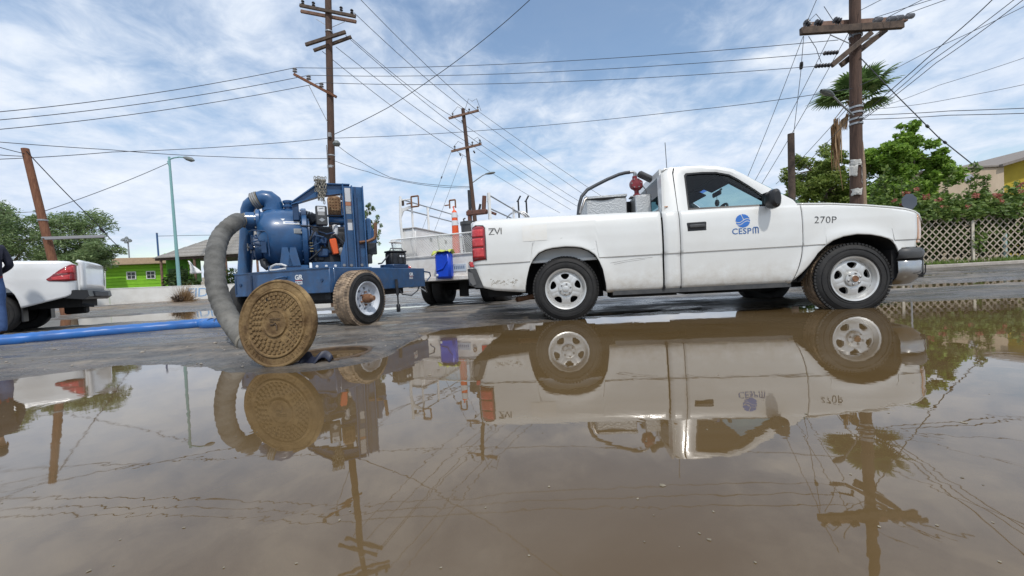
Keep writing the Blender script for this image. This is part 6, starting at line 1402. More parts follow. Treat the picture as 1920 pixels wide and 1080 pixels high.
def layflat():
    s = TMX @ Vector((-.01, .88, .60)); P = [s, s + Vector((-.03, 0, -.30)), s + Vector((-.16, .02, -.50)), Vector((-4.45, 5.62, .085)), gr(380, 607, .08), gr(300, 614, .08), gr(200, 622, .08), gr(100, 631, .08), gr(0, 640, .08), Vector((-7.6, 4.3, .08)), Vector((-10, 3.3, .08))]
    t = thing('discharge_hose', 'bright blue lay-flat discharge hose lying on wet asphalt', 'hose', (P[3].x, P[3].y, 0)); o = Vector((P[3].x, P[3].y, 0)); C_ = resample(P, 150)
    m = MB(); prev = None; rows = []
    for k, p in enumerate(C_):
        d = (C_[min(k + 1, 149)] - C_[max(k - 1, 0)]).normalized(); a = d.cross(Vector((0, 0, 1))).normalized() if abs(d.z) < .97 else Vector((-.47, .88, 0)); b_ = a.cross(d)
        fl = min(1, max(0, (k - 30) / 20)); rx = .085 + .018 * fl + .003 * math.sin(k * .9); rzz = .085 - .006 * fl + .003 * math.sin(k * 1.7)
        rows.append([p - o + a * rx * math.cos(q) + b_ * rzz * math.copysign(abs(math.sin(q)) ** .85, math.sin(q)) for q in np.linspace(0, 2 * math.pi, 20, endpoint=False)])
    m.grid(rows, closed=True); m.build('hose_body', mat('blue_pvc', (.022, .15, .47), .38, col2=(.03, .12, .36), nscale=4, dirt=((.10, .12, .15), -.05, .09, .5)), t, angle=60)
    for k in (37, 40, 43): m = MB(); m.tube([C_[k] - o, C_[k + 1] - o], .091, 18); m.build('hose_clamp', mat('dark_blue_clamp', (.02, .06, .16), .4), t)
layflat()
def manhole():
    iron = mat('rusty_cast_iron', (.095, .052, .018), .75, .1, col2=(.32, .215, .095), nscale=5.5, bump=.5, bscale=38); irond = mat('dark_cast_iron', (.065, .045, .030), .7, .2, col2=(.12, .075, .04), nscale=9, bump=.3)
    RR = .296; base = Vector((-1.600, 2.535, .004)); t = thing('manhole_cover', 'round rusty cast-iron manhole cover propped upright at puddle edge', 'manhole cover', base)
    yaw = R(-11.5); M0 = Matrix.Rotation(yaw, 4, 'Z') @ Matrix.Rotation(R(-7), 4, 'X') @ T(0, 0, RR) @ AX('-y')     # local +Z faces the viewer
    m = MB(); th = .05
    m.lathe([(0, .012), (RR * .26, .012), (RR * .275, .016), (RR * .30, .016), (RR * .315, .004), (RR * .36, .004), (RR * .71, .004), (RR * .735, .013), (RR * .765, .013), (RR * .785, .001), (RR * .80, .004), (RR * .93, .004), (RR * .955, .010), (RR * .985, .008), (RR, -.002), (RR, -.022), (RR * .96, -.026), (RR * .95, -th), (0, -th)], 96, M0, cap=False); pl = m.build('cover_plate', iron, t, angle=28)
    q = MB(); b_ = .0105
    q.cbox(-b_, b_, -b_, b_, 0, .0085, .003); proto = q.build('raised_block', iron, t, smooth=False); first = True
    for ring, (rr, n) in enumerate(((.415, 20), (.50, 25), (.585, 30), (.665, 34))):
        for k in range(n):
            a = 2 * math.pi * (k + .5 * (ring % 2)) / n
            if ring == 0 and k % 5 == 2: continue
            M_ = M0 @ Matrix.Rotation(a, 4, 'Z') @ T(RR * rr, 0, .0035)
            if first: proto.matrix_local = M_; first = False
            else: link_copy(proto, parent=t, M=M_)
    q = MB(); q.cbox(-.014, .014, -.018, .018, -.01, .0052, .004, M0 @ Matrix.Rotation(R(112), 4, 'Z') @ T(RR * .60, 0, 0)); q.build('lift_hole', M_SEAM, t)
    # worn lettering on the rim: letter-sized raised strokes, too worn to read
    rs = random.Random(9)
    for a0, a1, n in ((196, 248, 9), (292, 340, 9)):
        for k in range(n):
            a = R(a0 + (a1 - a0) * k / (n - 1)); F_ = M0 @ Matrix.Rotation(a, 4, 'Z') @ T(RR * .865, 0, .004); q = MB(); h = .012
            for st in rs.sample([(-h, -.006, h, -.006), (-h, .006, h, .006), (h, -.006, h, .006), (0, -.006, 0, .006), (-h, -.006, -h, .006), (-h, -.006, h, .006)], 3):
                q.tube([(st[0], st[1], .001), (st[2], st[3], .001)], .0026, 5, M=F_)
            q.build('rim_letter', iron, t)
    q = MB()
    for dx, dy, w, h in ((-.04, .028, .085, .004), (-.04, .018, .085, .003), (-.036, .008, .03, .003)): q.cbox(dx, dx + w, dy, dy + h, .012, .016, .001, M0)
    q.build('crest_lines', irond, t)
    q = MB(); q.tube([(-.03, -.012, .014), (-.008, -.010, .015), (.004, -.004, .015), (.018, -.014, .015), (.022, -.045, .014)], .0045, 6, M=M0); q.tube([(.004, -.004, .015), (.006, .004, .015)], .006, 6, M=M0); q.build('crest_figure', irond, t)
    # iron ring round the open hole
    t2 = thing('open_manhole', 'dark iron-ringed open manhole behind the propped cover', 'manhole', (HOLE[0], HOLE[1], 0)); r = HOLE_R
    m = MB(); m.lathe([(r, -.38), (r, .024), (r + .006, .030), (r + .035, .030), (r + .04, .024), (r + .05, -.1)], 56, None, cap=False); m.build('frame_ring', irond, t2, angle=35)
    m = MB(); m.lathe([(0.0, -.36), (r - .004, -.36)], 40, None, cap=False); m.build('shaft_floor', M_DARK, t2)
    # dark folded strap wedged under the cover
    t3 = thing('folded_strap', 'dark blue-black crumpled strap lying behind the foot of the cover', 'strap', (-1.36, 2.60, 0)); m = MB(); rows = []
    for i in range(14):
        f = i / 13; c = Vector((-.10 + .22 * f, .02 * math.sin(f * 9) - .01, .045 + .045 * abs(math.sin(f * 6.3)))); w_ = .055; rows.append([c + Vector((0, -w_, -.045 - .02 * math.sin(f * 5))), c + Vector((.01, -w_ * .3, .006)), c + Vector((-.01, w_ * .3, 0)), c + Vector((0, w_, -.05))])
    m.grid(rows); o = m.build('strap_band', mat('navy_webbing', (.014, .018, .038), .5), t3); solid(o, .008)
manhole()

# ------------------------------------------------------------------ utility truck behind the trailer
UV = Vector((.316, .949, 0)).normalized(); URZ = math.atan2(UV.y, UV.x); U_O = Vector((-2.30, 8.20, 0)); UMX = T(*U_O) @ Matrix.Rotation(URZ, 4, 'Z')
M_UW = mat('worn_white_paint', (0.80, 0.80, 0.785), 0.45, col2=(0.70, 0.69, 0.66), nscale=5, dirt=((.36, .22, .13), .5, 1.15, .55))
def utility_truck():
    t = thing('utility_truck', 'white utility truck with pipe rack and mesh tailgate behind the trailer', 'utility truck', U_O, URZ)
    B = lambda nm, m, mt, par=None, **k: m.build(nm, mt, par or t, **k)
    m = MB(); m.cbox(.02, 2.9, -2.08, -.02, .96, 1.055, .01); B('deck', m, M_UW)
    m = MB(); m.cbox(-.03, .015, -2.06, -.02, .60, 1.058, .012); ap = B('rear_apron', m, M_UW)
    m = MB(); m.cbox(-.16, -.032, -2.0, -.10, .545, .64, .015); B('rear_bumper', m, M_UW)
    m = MB(); m.cbox(.1, 2.8, -2.05, -1.75, .62, .955, .02); m.cbox(.1, 2.8, -.33, -.05, .62, .955, .02); B('side_lockers', m, M_UW)
    m = MB(); m.cbox(.03, 2.4, -.34, -.02, 1.06, 1.68, .012); tb = B('side_toolbox', m, M_UW)
    m = MB(); m.cbox(.0, 2.43, -.36, .0, 1.683, 1.71, .006); B('toolbox_lid', m, mat('grey_box_lid', (.38, .37, .36), .6), tb)
    for x in (.6, 1.3, 2.0): m = MB(); m.cbox(x, x + .10, -.352, -.341, 1.45, 1.53, .004); B('toolbox_latch', m, M_BOLT, tb)
    m = MB(); m.cbox(.05, 2.4, -2.06, -1.80, 1.06, 1.42, .012); B('side_toolbox', m, M_UW)
    # rack
    for nm, pts, r in (('rack_post', [(.02, -.03, 1.05), (-.03, -.03, 1.9), (.0, -.04, 2.38)], .032), ('rack_post', [(.03, -.29, 1.06), (.02, -.29, 2.36)], .026), ('rack_post', [(1.0, -.10, 1.7), (1.0, -.10, 2.30)], .030), ('rack_post', [(2.35, -.10, 1.7), (2.35, -.10, 2.32)], .03), ('rack_post', [(.02, -2.04, 1.05), (.02, -2.04, 2.22)], .036), ('rack_post', [(1.7, -2.0, 1.4), (1.7, -2.0, 2.22)], .03)):
        m = MB(); m.tube(pts, r, 4); B(nm, m, M_UW)
    m = MB(); m.prism([(-.30, 2.16), (-.03, 2.12), (-.03, 1.92), (-.10, 2.06), (-.30, 2.12)], -.012, .012, M=Matrix(((0, 1, 0, 0), (1, 0, 0, 0), (0, 0, 1, 0), (0, 0, 0, 1)))); B('rack_gusset', m, M_UW)
    for z in (2.12, 2.32): m = MB(); m.tube([(.0, -.06, z), (2.6, -.10, z)], .015, 6); B('rack_rail', m, M_GALV)
    for z, z2 in ((2.18, 2.12), (1.92, 1.90)): m = MB(); m.tube([(.02, -2.04, z), (2.6, -2.02, z2)], .016, 6); B('rack_rail', m, M_GALV)
    m = MB(); m.tube([(-.0, -.03, 2.30), (.02, -.29, 2.30)], .016, 6); B('rack_rail', m, M_UW)
    for y, x, s in ((-.42, -.05, .17), (-.98, .55, .14)):
        q = MB(); P = [(x, y - s / 2, 2.12), (x, y + s / 2, 2.12), (x, y + s / 2, 2.12 + s * 1.25), (x, y - s / 2, 2.12 + s * 1.25)]
        for a, b_ in ((0, 1), (1, 2), (2, 3), (3, 0)) if s > .15 else ((1, 2), (2, 3), (3, 0)): q.tube([P[a], P[b_]], .018, 4)
        q.tube([(x, y + s / 2, 2.2), (x + .02, y + .13 + s / 2, 2.2)], .014, 4); B('pipe_hook', q, M_RUST)
    m = MB(); m.cbox(-.0, .02, -.12, -.06, 2.18, 2.30, .008); B('lamp_bracket', m, M_ARM)
    # mesh tailgate, leaning out: crossed wires in a frame
    m = MB(); f = [(-.05, .14, 1.07), (-.16, .14, 1.46), (-.16, -1.95, 1.46), (-.05, -1.95, 1.07)]
    for a in range(4): m.tube([f[a], f[(a + 1) % 4]], .016, 5)
    for y in (-.33, -.95, -1.5): m.tube([(-.05, y, 1.07), (-.16, y, 1.46)], .012, 5)
    fr = B('tailgate_frame', m, M_UW)
    m = MB(); n = 56
    for k in range(n):
        y = .12 - k * (2.05 / n)
        for sg in (1, -1):
            y2 = y + sg * .30
            a, b_ = (-.055, y, 1.085), (-.155, y2, 1.445)
            if y2 > .13: fz = (.13 - y) / .30; b_ = (-.055 - .1 * fz, .13, 1.085 + .36 * fz)
            if y2 < -1.94: fz = (y + 1.94) / .30; b_ = (-.055 - .1 * fz, -1.94, 1.085 + .36 * fz)
            m.tube([a, b_], .0045, 4, caps=False)
    B('tailgate_mesh', m, M_UW, fr)['kind'] = 'stuff'
    m = MB(); m.cbox(-.22, .3, .02, .16, 1.40, 1.425, .006); B('side_flap', m, M_UW)
    # lamps, plate, tow hook
    m = MB(); m.cbox(-.05, -.032, -1.88, -1.74, .78, .92, .01); B('tail_lamp', m, M_RED); m = MB(); m.cbox(-.053, -.0505, -1.86, -1.76, .87, .90, .001); B('tail_lamp_lens', m, M_LABEL); m = MB(); m.cbox(-.05, -.032, -.22, -.10, .78, .90, .01); B('tail_lamp', m, M_RED)
    m = MB(); m.cbox(-.045, -.033, -1.50, -1.20, .72, .87, .004); p = B('licence_plate', m, mat('pale_blue_plate', (.50, .56, .62), .5))
    for k in range(6): q = MB(); q.box(-.0465, -.0455, -1.46 + k * .042, -1.435 + k * .042, .765, .83); B('plate_mark', q, mat('plate_mark_blue', (.14, .20, .30), .6), p)
    m = MB(); m.lathe([(.03 + .010 * math.cos(a), .010 * math.sin(a)) for a in np.linspace(0, 6.283, 8, endpoint=False)], 18, T(-.06, -1.60, .86) @ AX('x'), close=True); B('tow_ring', m, M_RUST)
    m = MB(); m.tube([(-.05, -.35, .60), (-.22, -.35, .52), (-.30, -.38, .46)], .03, 8); m.tube([(-.16, -.30, .60), (-.20, -.5, .47), (-.15, -.62, .58)], .014, 6); m.cbox(-.25, -.05, -.45, -.25, .44, .55, .02); B('tow_hitch', m, M_ENG)
    m = MB(); m.box(.05, 5.0, -1.5, -.6, .5, .75); m.tube([(.92, -.3, .42), (.92, -1.8, .42)], .09, 10); m.cbox(.3, .8, -1.75, -1.5, .33, .5, .02); m.box(.3, .34, -1.35, -1.15, .2, .52); B('chassis', m, M_DARK)
    for y, s in ((-.06, -1), (-2.04, 1)):
        wheel(t, .92, y, .40, .40, .26, .21, 8, kind='steel', side=-1 if s < 0 else 1, detail=False)
        wheel(t, .92, y + (-.28 if s < 0 else .28), .40, .40, .26, .21, 8, kind='steel', side=-1 if s < 0 else 1, detail=False)
    for y, s in ((-.10, -1), (-2.0, 1)): wheel(t, 4.3, y, .40, .40, .26, .21, 8, kind='steel', side=-1 if s < 0 else 1, detail=False)
    # cab
    m = MB(); m.prism([(2.98, .55), (2.98, 1.20), (3.02, 1.90), (3.12, 1.97), (3.9, 1.95), (4.45, 1.28), (5.25, 1.15), (5.32, .55)], -2.0, -.08); B('cab', m, M_UW)
    m = MB(); m.box(2.972, 2.978, -1.8, -.3, 1.32, 1.82); B('cab_rear_window', m, M_GLASS_D)
    for y in (-2.004, -.076): m = MB(); m.prism([(3.12, 1.30), (3.14, 1.84), (3.80, 1.82), (4.22, 1.32)], y - .002, y + .002); B('cab_side_window', m, mat('dark_window_glass', (.02, .025, .03), .08))
utility_truck()

def deck_things():
    def U(x, y, z): return UMX @ Vector((x, y, z))
    def loc(px, py, xl):  # point on the vertical plane x = xl of the truck under a photo pixel
        d = FWD + RIGHT * ((px - 960) / F_PX) + UPV * ((540 - py) / F_PX); p = UMX @ Vector((xl, 0, 0)); k = (p - CAM).dot(UV) / d.dot(UV); return UMX.inverted() @ (CAM + d * k)
    # water jug
    a = loc(833, 497, -.26); t = thing('water_jug', 'bright blue water jug with yellow-green cloth hanging on white truck rear', 'water jug', UMX @ Vector((-.26, a.y, a.z - .27)), URZ)
    jb = mat('bright_blue_plastic', (.012, .075, .62), .35, col2=(.015, .06, .5), nscale=5); m = MB(); m.cbox(-.09, .09, -.17, .17, 0, .52, .045); m.build('jug_body', jb, t)
    m = MB(); m.cbox(-.08, .08, -.16, -.03, .522, .545, .01); m.build('jug_lid', jb, t)
    m = MB(); m.tube([(-.095, -.12, .34), (-.105, -.02, .20), (-.095, .13, .16)], .012, 6); m.build('carry_strap', jb, t)
    m = MB(); m.cbox(-.112, -.088, .09, .14, .05, .10, .008); m.build('spigot', M_LABEL, t)
    m = MB(); rows = []
    for i in range(10):
        f = i / 9; rows.append([(x + .015 * math.sin(i * 2 + k), -.20 + .40 * f, .555 + .02 * math.sin(i * 1.3 + k) - (.12 * abs(f - .4) if k == 0 else 0) - .05 * (k == 3)) for k, x in enumerate((-.13, -.06, .02, .09))])
    m.grid(rows); o = m.build('draped_cloth', mat('yellow_green_cloth', (.50, .56, .12), .8), t); solid(o, .012)
    # traffic delineator
    a = loc(853, 418, .35); t = thing('traffic_delineator', 'tall orange traffic delineator with white bands standing in truck bed', 'traffic cone', UMX @ Vector((.35, a.y, 1.056)), URZ); zt = loc(852, 388, .35).z - 1.056; oc = mat('traffic_orange', (.78, .10, .02), .5)
    zs = [0.04, .50, .66, .76, .84, .96, zt - .08]
    m = MB(); m.lathe([(.0, 0), (.19, 0), (.19, .03), (.085, .045), (.070, zt * .55), (.058, zt - .13), (.045, zt - .09), (.025, zt - .07), (0, zt - .07)], 24); m.build('cone_body', oc, t)
    for z0, z1 in ((zt * .62, zt * .72), (zt * .78, zt * .88)): m = MB(); m.lathe([(lerp(z0, [.045, zt - .13], [.087, .06]) + .003, z0), (lerp(z1, [.045, zt - .13], [.087, .06]) + .003, z1)], 24, cap=False); m.build('reflective_band', M_LABEL, t)
    m = MB(); m.tube([(0, 0, zt - .08), (0, .01, zt - .02), (0, .03, zt), (0, -.01, zt + .01)], .014, 6); m.build('cone_handle', oc, t)
    # black bin
    a = loc(880, 478, .12); t = thing('black_bin', 'narrow black plastic bin between orange delineator and red tail light', 'bin', UMX @ Vector((.12, a.y - .03, 1.056)), URZ); h = loc(880, 416, .12).z - 1.056
    m = MB(); m.lathe([(0, 0), (.14, 0), (.15, .02), (.165, h * .9), (.18, h * .9), (.18, h), (.165, h), (.15, h * .5), (0, h * .5)], 20); m.build('bin_body', M_BUMPER, t); m = MB(); m.tube([(-.06, .08, h), (-.05, .09, h + .06), (.0, .08, h + .08)], .016, 6); m.build('bin_handle', M_TRIM, t)
    # pipe vice stand
    a = loc(905, 400, .5); t = thing('pipe_vice', 'rusty brown pipe vice on a post in the utility truck bed', 'vice', UMX @ Vector((.5, a.y, 1.056)), URZ); z = a.z - 1.056; rb = mat('red_brown_rust', (.17, .075, .05), .8, col2=(.10, .05, .04), nscale=12)
    m = MB(); m.tube([(0, .30, 0), (0, .30, z + .10)], .045, 10); m.build('vice_post', rb, t)
    m = MB(); m.tube([(0, .285, z - .1), (0, .285, z + .52)], .035, 8); m.build('upright_bar', M_ENG, t)
    m = MB(); m.cbox(-.06, .06, -.10, .36, z - .02, z + .08, .015, Matrix.Rotation(R(0), 4, 'X')); m.build('vice_bed', rb, t); m = MB(); m.tube([(0, -.02, z), (0, -.06, z + .36)], .045, 6); m.build('vice_jaw', rb, t); m = MB(); m.tube([(0, .08, z + .06), (0, .04, z + .2)], .025, 6); m.tube([(0, -.12, z + .22), (0, -.18, z + .27)], .02, 6); m.build('vice_hook', M_ENG, t); m = MB(); m.tube([(0, -.1, z + .04), (0, -.30, z - .05)], .028, 6); m.build('vice_lever', rb, t)
    # rope / cable coil
    a = loc(968, 402, 2.3); t = thing('cable_coil', 'grey coiled hose lying in the utility truck bed', 'coil', UMX @ Vector((2.3, a.y, 1.056)), URZ); hh = a.z - 1.056 + .02
    for k in range(5): m = MB(); rr = .26 + .02 * k; m.tube([(.05 * k - .1 + .02 * math.sin(q * 3), rr * math.cos(q), hh - .20 + rr * .8 * math.sin(q)) for q in np.linspace(0, 2 * math.pi, 25)], .014, 6, caps=False); m.build('coil_turn', M_WIRE_GREY if k % 2 else M_GALV, t)
    m = MB(); m.cbox(-.15, .15, -.3, .3, 0, max(.05, hh - .48), .02); m.build('coil_stand', M_ENG, t)
    for i, (px, lab) in enumerate(((972, 'left of two forked dark prop bars leaning on the rack'), (987, 'right of two forked dark prop bars leaning on the rack'))):
        a = loc(px, 372, 2.45); t = thing('forked_bar', lab, 'bar', UMX @ Vector((2.45, a.y, 1.056)), URZ, 'forked bars on the rack'); m = MB(); m.tube([(0, 0, 0), (0, .01, a.z - 1.056 - .05), (0, -.06, a.z - 1.056 + .06)], .022, 6); m.build('bar_shaft', M_ENG, t); m = MB(); m.tube([(0, .01, a.z - 1.056 - .05), (0, .05, a.z - 1.056 - .08)], .016, 6); m.build('bar_fork', M_ENG, t)
deck_things()

# ------------------------------------------------------------------ silver-white pickup at the left edge
def left_pickup():
    o = Vector((-8.08, 7.12, 0)); rz = math.atan2(-.59, -.81); t = thing('parked_pickup', 'newer white pickup with large red tail light at the left edge', 'pickup truck', o, rz)
    pm = mat('glossy_white_paint', (.76, .77, .77), .2, coat=.7); W = 1.72
    B = lambda nm, m, mt, par=None, **k: m.build(nm, mt, par or t, **k)
    AR = ([.66, .675, .71, .77, .86, 1.00, 1.12, 1.24, 1.34, 1.42, 1.47, 1.495, 1.505], [.46, .58, .70, .80, .87, .91, .915, .90, .86, .79, .69, .56, .46])
    zl = lambda x: lerp(x, [0, .12, .66], [.70, .62, .46]) if x < .66 else (lerp(x, *AR) if x < 1.505 else .42)
    zh = lambda x: lerp(x, [-.02, .06, .2, 1.6, 5], [1.20, 1.275, 1.285, 1.30, 1.2])
    lat = lambda x, z: lerp(z, [.4, .5, .7, .95, 1.15, 1.25, 1.31], [.05, .02, .0, -.012, .0, .02, .06]) + (.14 * (1 - math.sqrt(max(0, 1 - ((.16 - x) / .18) ** 2))) if x < .16 else 0) - .022 * math.exp(-((math.hypot((x - 1.08) / .43, max(0, z - .42) / .5) - 1) / .14) ** 2)
    def skin(nm, x0, x1, sg, mt, zl=zl, zh=zh, proud=0, par=None, ds=.035, nz=22):
        cols = sorted(set([round(float(v), 4) for v in np.linspace(x0, x1, max(3, int((x1 - x0) / ds)))] + [v for v in AR[0] if x0 < v < x1])); m = MB()
        m.grid([[(x, -(lat(x, z) - proud) if sg > 0 else -W + lat(x, z) - proud, z) for z in np.linspace(zl(x), zh(x), nz)] for x in cols]); ob = B(nm, m, mt, par, angle=45); solid(ob, .012, 0); return ob
    for sg in (1, -1):
        skin('bed_side', -.015, 1.72, sg, pm); 
        zz = lambda x: .42; skin('cab_side', 1.74, 3.85, sg, pm, zl=lambda x: .42, zh=lambda x: 1.20); skin('front_fender', 3.87, 5.1, sg, pm, zl=lambda x: .42 if not 3.95 < x < 4.75 else .42 + .5 * math.sqrt(max(0, 1 - ((x - 4.35) / .4) ** 2)), zh=lambda x: lerp(x, [3.87, 5.1], [1.18, 1.0]))
        m = MB(); m.grid([[(x, -.03 if sg > 0 else -W + .03, z + .004), (x, -.36 if sg > 0 else -W + .36, z + .004)] for x, z in zip(*AR)]); B('wheel_liner', m, M_SEAM)
        m = MB(); m.grid([[(x, -lat(x, zh(x)) if sg > 0 else -W + lat(x, zh(x)), zh(x)), (x, -.13 if sg > 0 else -W + .13, zh(x) + .01), (x, -.13 if sg > 0 else -W + .13, .75)] for x in np.linspace(-.01, 1.6, 12)]); B('bed_rail', m, pm)
        lo = lambda x: lerp(x, [-.015, .10, .31, .34], [.92, .905, .92, .95]); hi = lambda x: lerp(x, [-.015, .02, .05, .18, .30, .34], [1.20, 1.225, 1.215, 1.11, .985, .955])
        ob = skin('tail_light', -.012, .335, sg, M_RED_D, lo, hi, .010, None, .02, 10)
        skin('lamp_cell', .0, .20, sg, M_RED, lambda x: lerp(x, [0, .20], [1.065, 1.05]), lambda x: lerp(x, [0, .03, .06, .20], [1.18, 1.19, 1.165, 1.062]), .018, ob, .02, 6); skin('lamp_cell', .05, .27, sg, M_RED, lambda x: .935, lambda x: lerp(x, [.05, .27], [1.03, .985]), .018, ob, .02, 6); skin('lamp_bar', .08, .25, sg, mat('pale_red_lens', (.6, .2, .2), .15), lambda x: 1.038, lambda x: 1.046, .019, ob, .03, 3)
        wheel(t, 1.08, -.03 if sg > 0 else -W + .03, .385, .385, .25, .24, 6, side=-1 if sg > 0 else 1, detail=False); wheel(t, 4.35, -.03 if sg > 0 else -W + .03, .385, .385, .25, .24, 6, side=-1 if sg > 0 else 1, detail=False)
        m = MB(); m.box(.67, .69, -.10 if sg > 0 else -W + .10, -.32 if sg > 0 else -W + .32, .22, .60); B('mud_flap', m, M_TRIM)
    m = MB(); rows = []
    for z in (.72, .85, .98, 1.10, 1.20, 1.245, 1.27): rows.append([(-.055 + .02 * abs(2 * f - 1) ** 4 + (.03 if z > 1.25 else 0) - .008 * math.sin((z - .72) * 5.5), -.10 - (W - .2) * f, z) for f in np.linspace(0, 1, 11)])
    m.grid(rows); tg = B('tailgate', m, pm); solid(tg, .05, 1)
    m = MB(); m.cbox(-.075, -.055, -W / 2 - .12, -W / 2 + .12, 1.06, 1.16, .008); B('tailgate_handle', m, mat('grey_handle_recess', (.20, .22, .25), .4), tg); m = MB(); m.cbox(-.062, -.05, -W / 2 - .1, -W / 2 + .1, 1.20, 1.24, .004); B('brake_lamp', m, mat('smoky_lens', (.16, .15, .17), .3), tg)
    m = MB(); m.prism([(-.17, .62), (-.15, .735), (.03, .745), (.14, .70), (.14, .60), (.02, .58), (-.1, .56)], -W + .02, -.02 + .0); B('rear_bumper', m, M_TRIM)
    m = MB(); m.cbox(-.18, -.12, -W + .35, -.35, .60, .72, .02); B('bumper_step', m, M_ENG)
    m = MB(); m.tube([(1.0, -.45, .45), (.25, -.40, .47), (.02, -.42, .46), (-.14, -.44, .43)], .03, 8); B('exhaust_pipe', m, M_ENG)
    m = MB(); m.box(.0, 5.0, -W + .35, -.35, .42, .60); m.box(.02, 1.6, -W + .12, -.12, .70, .74); m.tube([(1.08, -.2, .385), (1.08, -W + .2, .385)], .07, 8); m.cbox(.1, .4, -1.3, -1.0, .28, .5, .03); B('chassis', m, M_DARK)
    # cab
    m = MB(); rows = []
    for x, z0, z1, i in ((1.66, 1.18, 1.62, .20), (1.85, 1.18, 1.76, .24), (2.6, 1.18, 1.80, .24), (3.2, 1.18, 1.74, .24), (3.95, 1.16, 1.20, .14)): rows.append([(x, -.03, z0), (x, -.05, z0 + .02), (x, -i, z1 - .04), (x, -i - .1, z1), (x, -W / 2, z1 + .03), (x, -W + i + .1, z1), (x, -W + i, z1 - .04), (x, -W + .05, z0 + .02), (x, -W + .03, z0)])
    m.grid(rows); B('cab_roof', m, pm)
    for sg in (1, -1): m = MB(); ys = lambda z: (-.035 - (z - 1.2) * .34) if sg > 0 else -W + .035 + (z - 1.2) * .34; m.add([(x, ys(z) + .012 * sg, z) for x, z in ((1.78, 1.22), (1.92, 1.66), (3.1, 1.67), (3.72, 1.22))], [(0, 1, 2, 3)]); B('cab_side_window', m, mat('dark_window_glass', (.02, .025, .03), .08))
    m = MB(); m.grid([[(x, -.08 - (W - .16) * f, z + .04 * math.sin(math.pi * f)) for f in np.linspace(0, 1, 7)] for x, z in ((3.9, 1.19), (4.6, 1.12), (5.1, 1.0), (5.16, .6))]); B('bonnet', m, pm)
    m = MB(); m.cbox(4.95, 5.22, -W + .02, -.02, .40, .72, .06); B('front_bumper', m, pm)
    m = MB(); m.box(1.63, 1.65, -W + .1, -.1, .7, 1.6); B('cab_rear_wall', m, pm)
left_pickup()

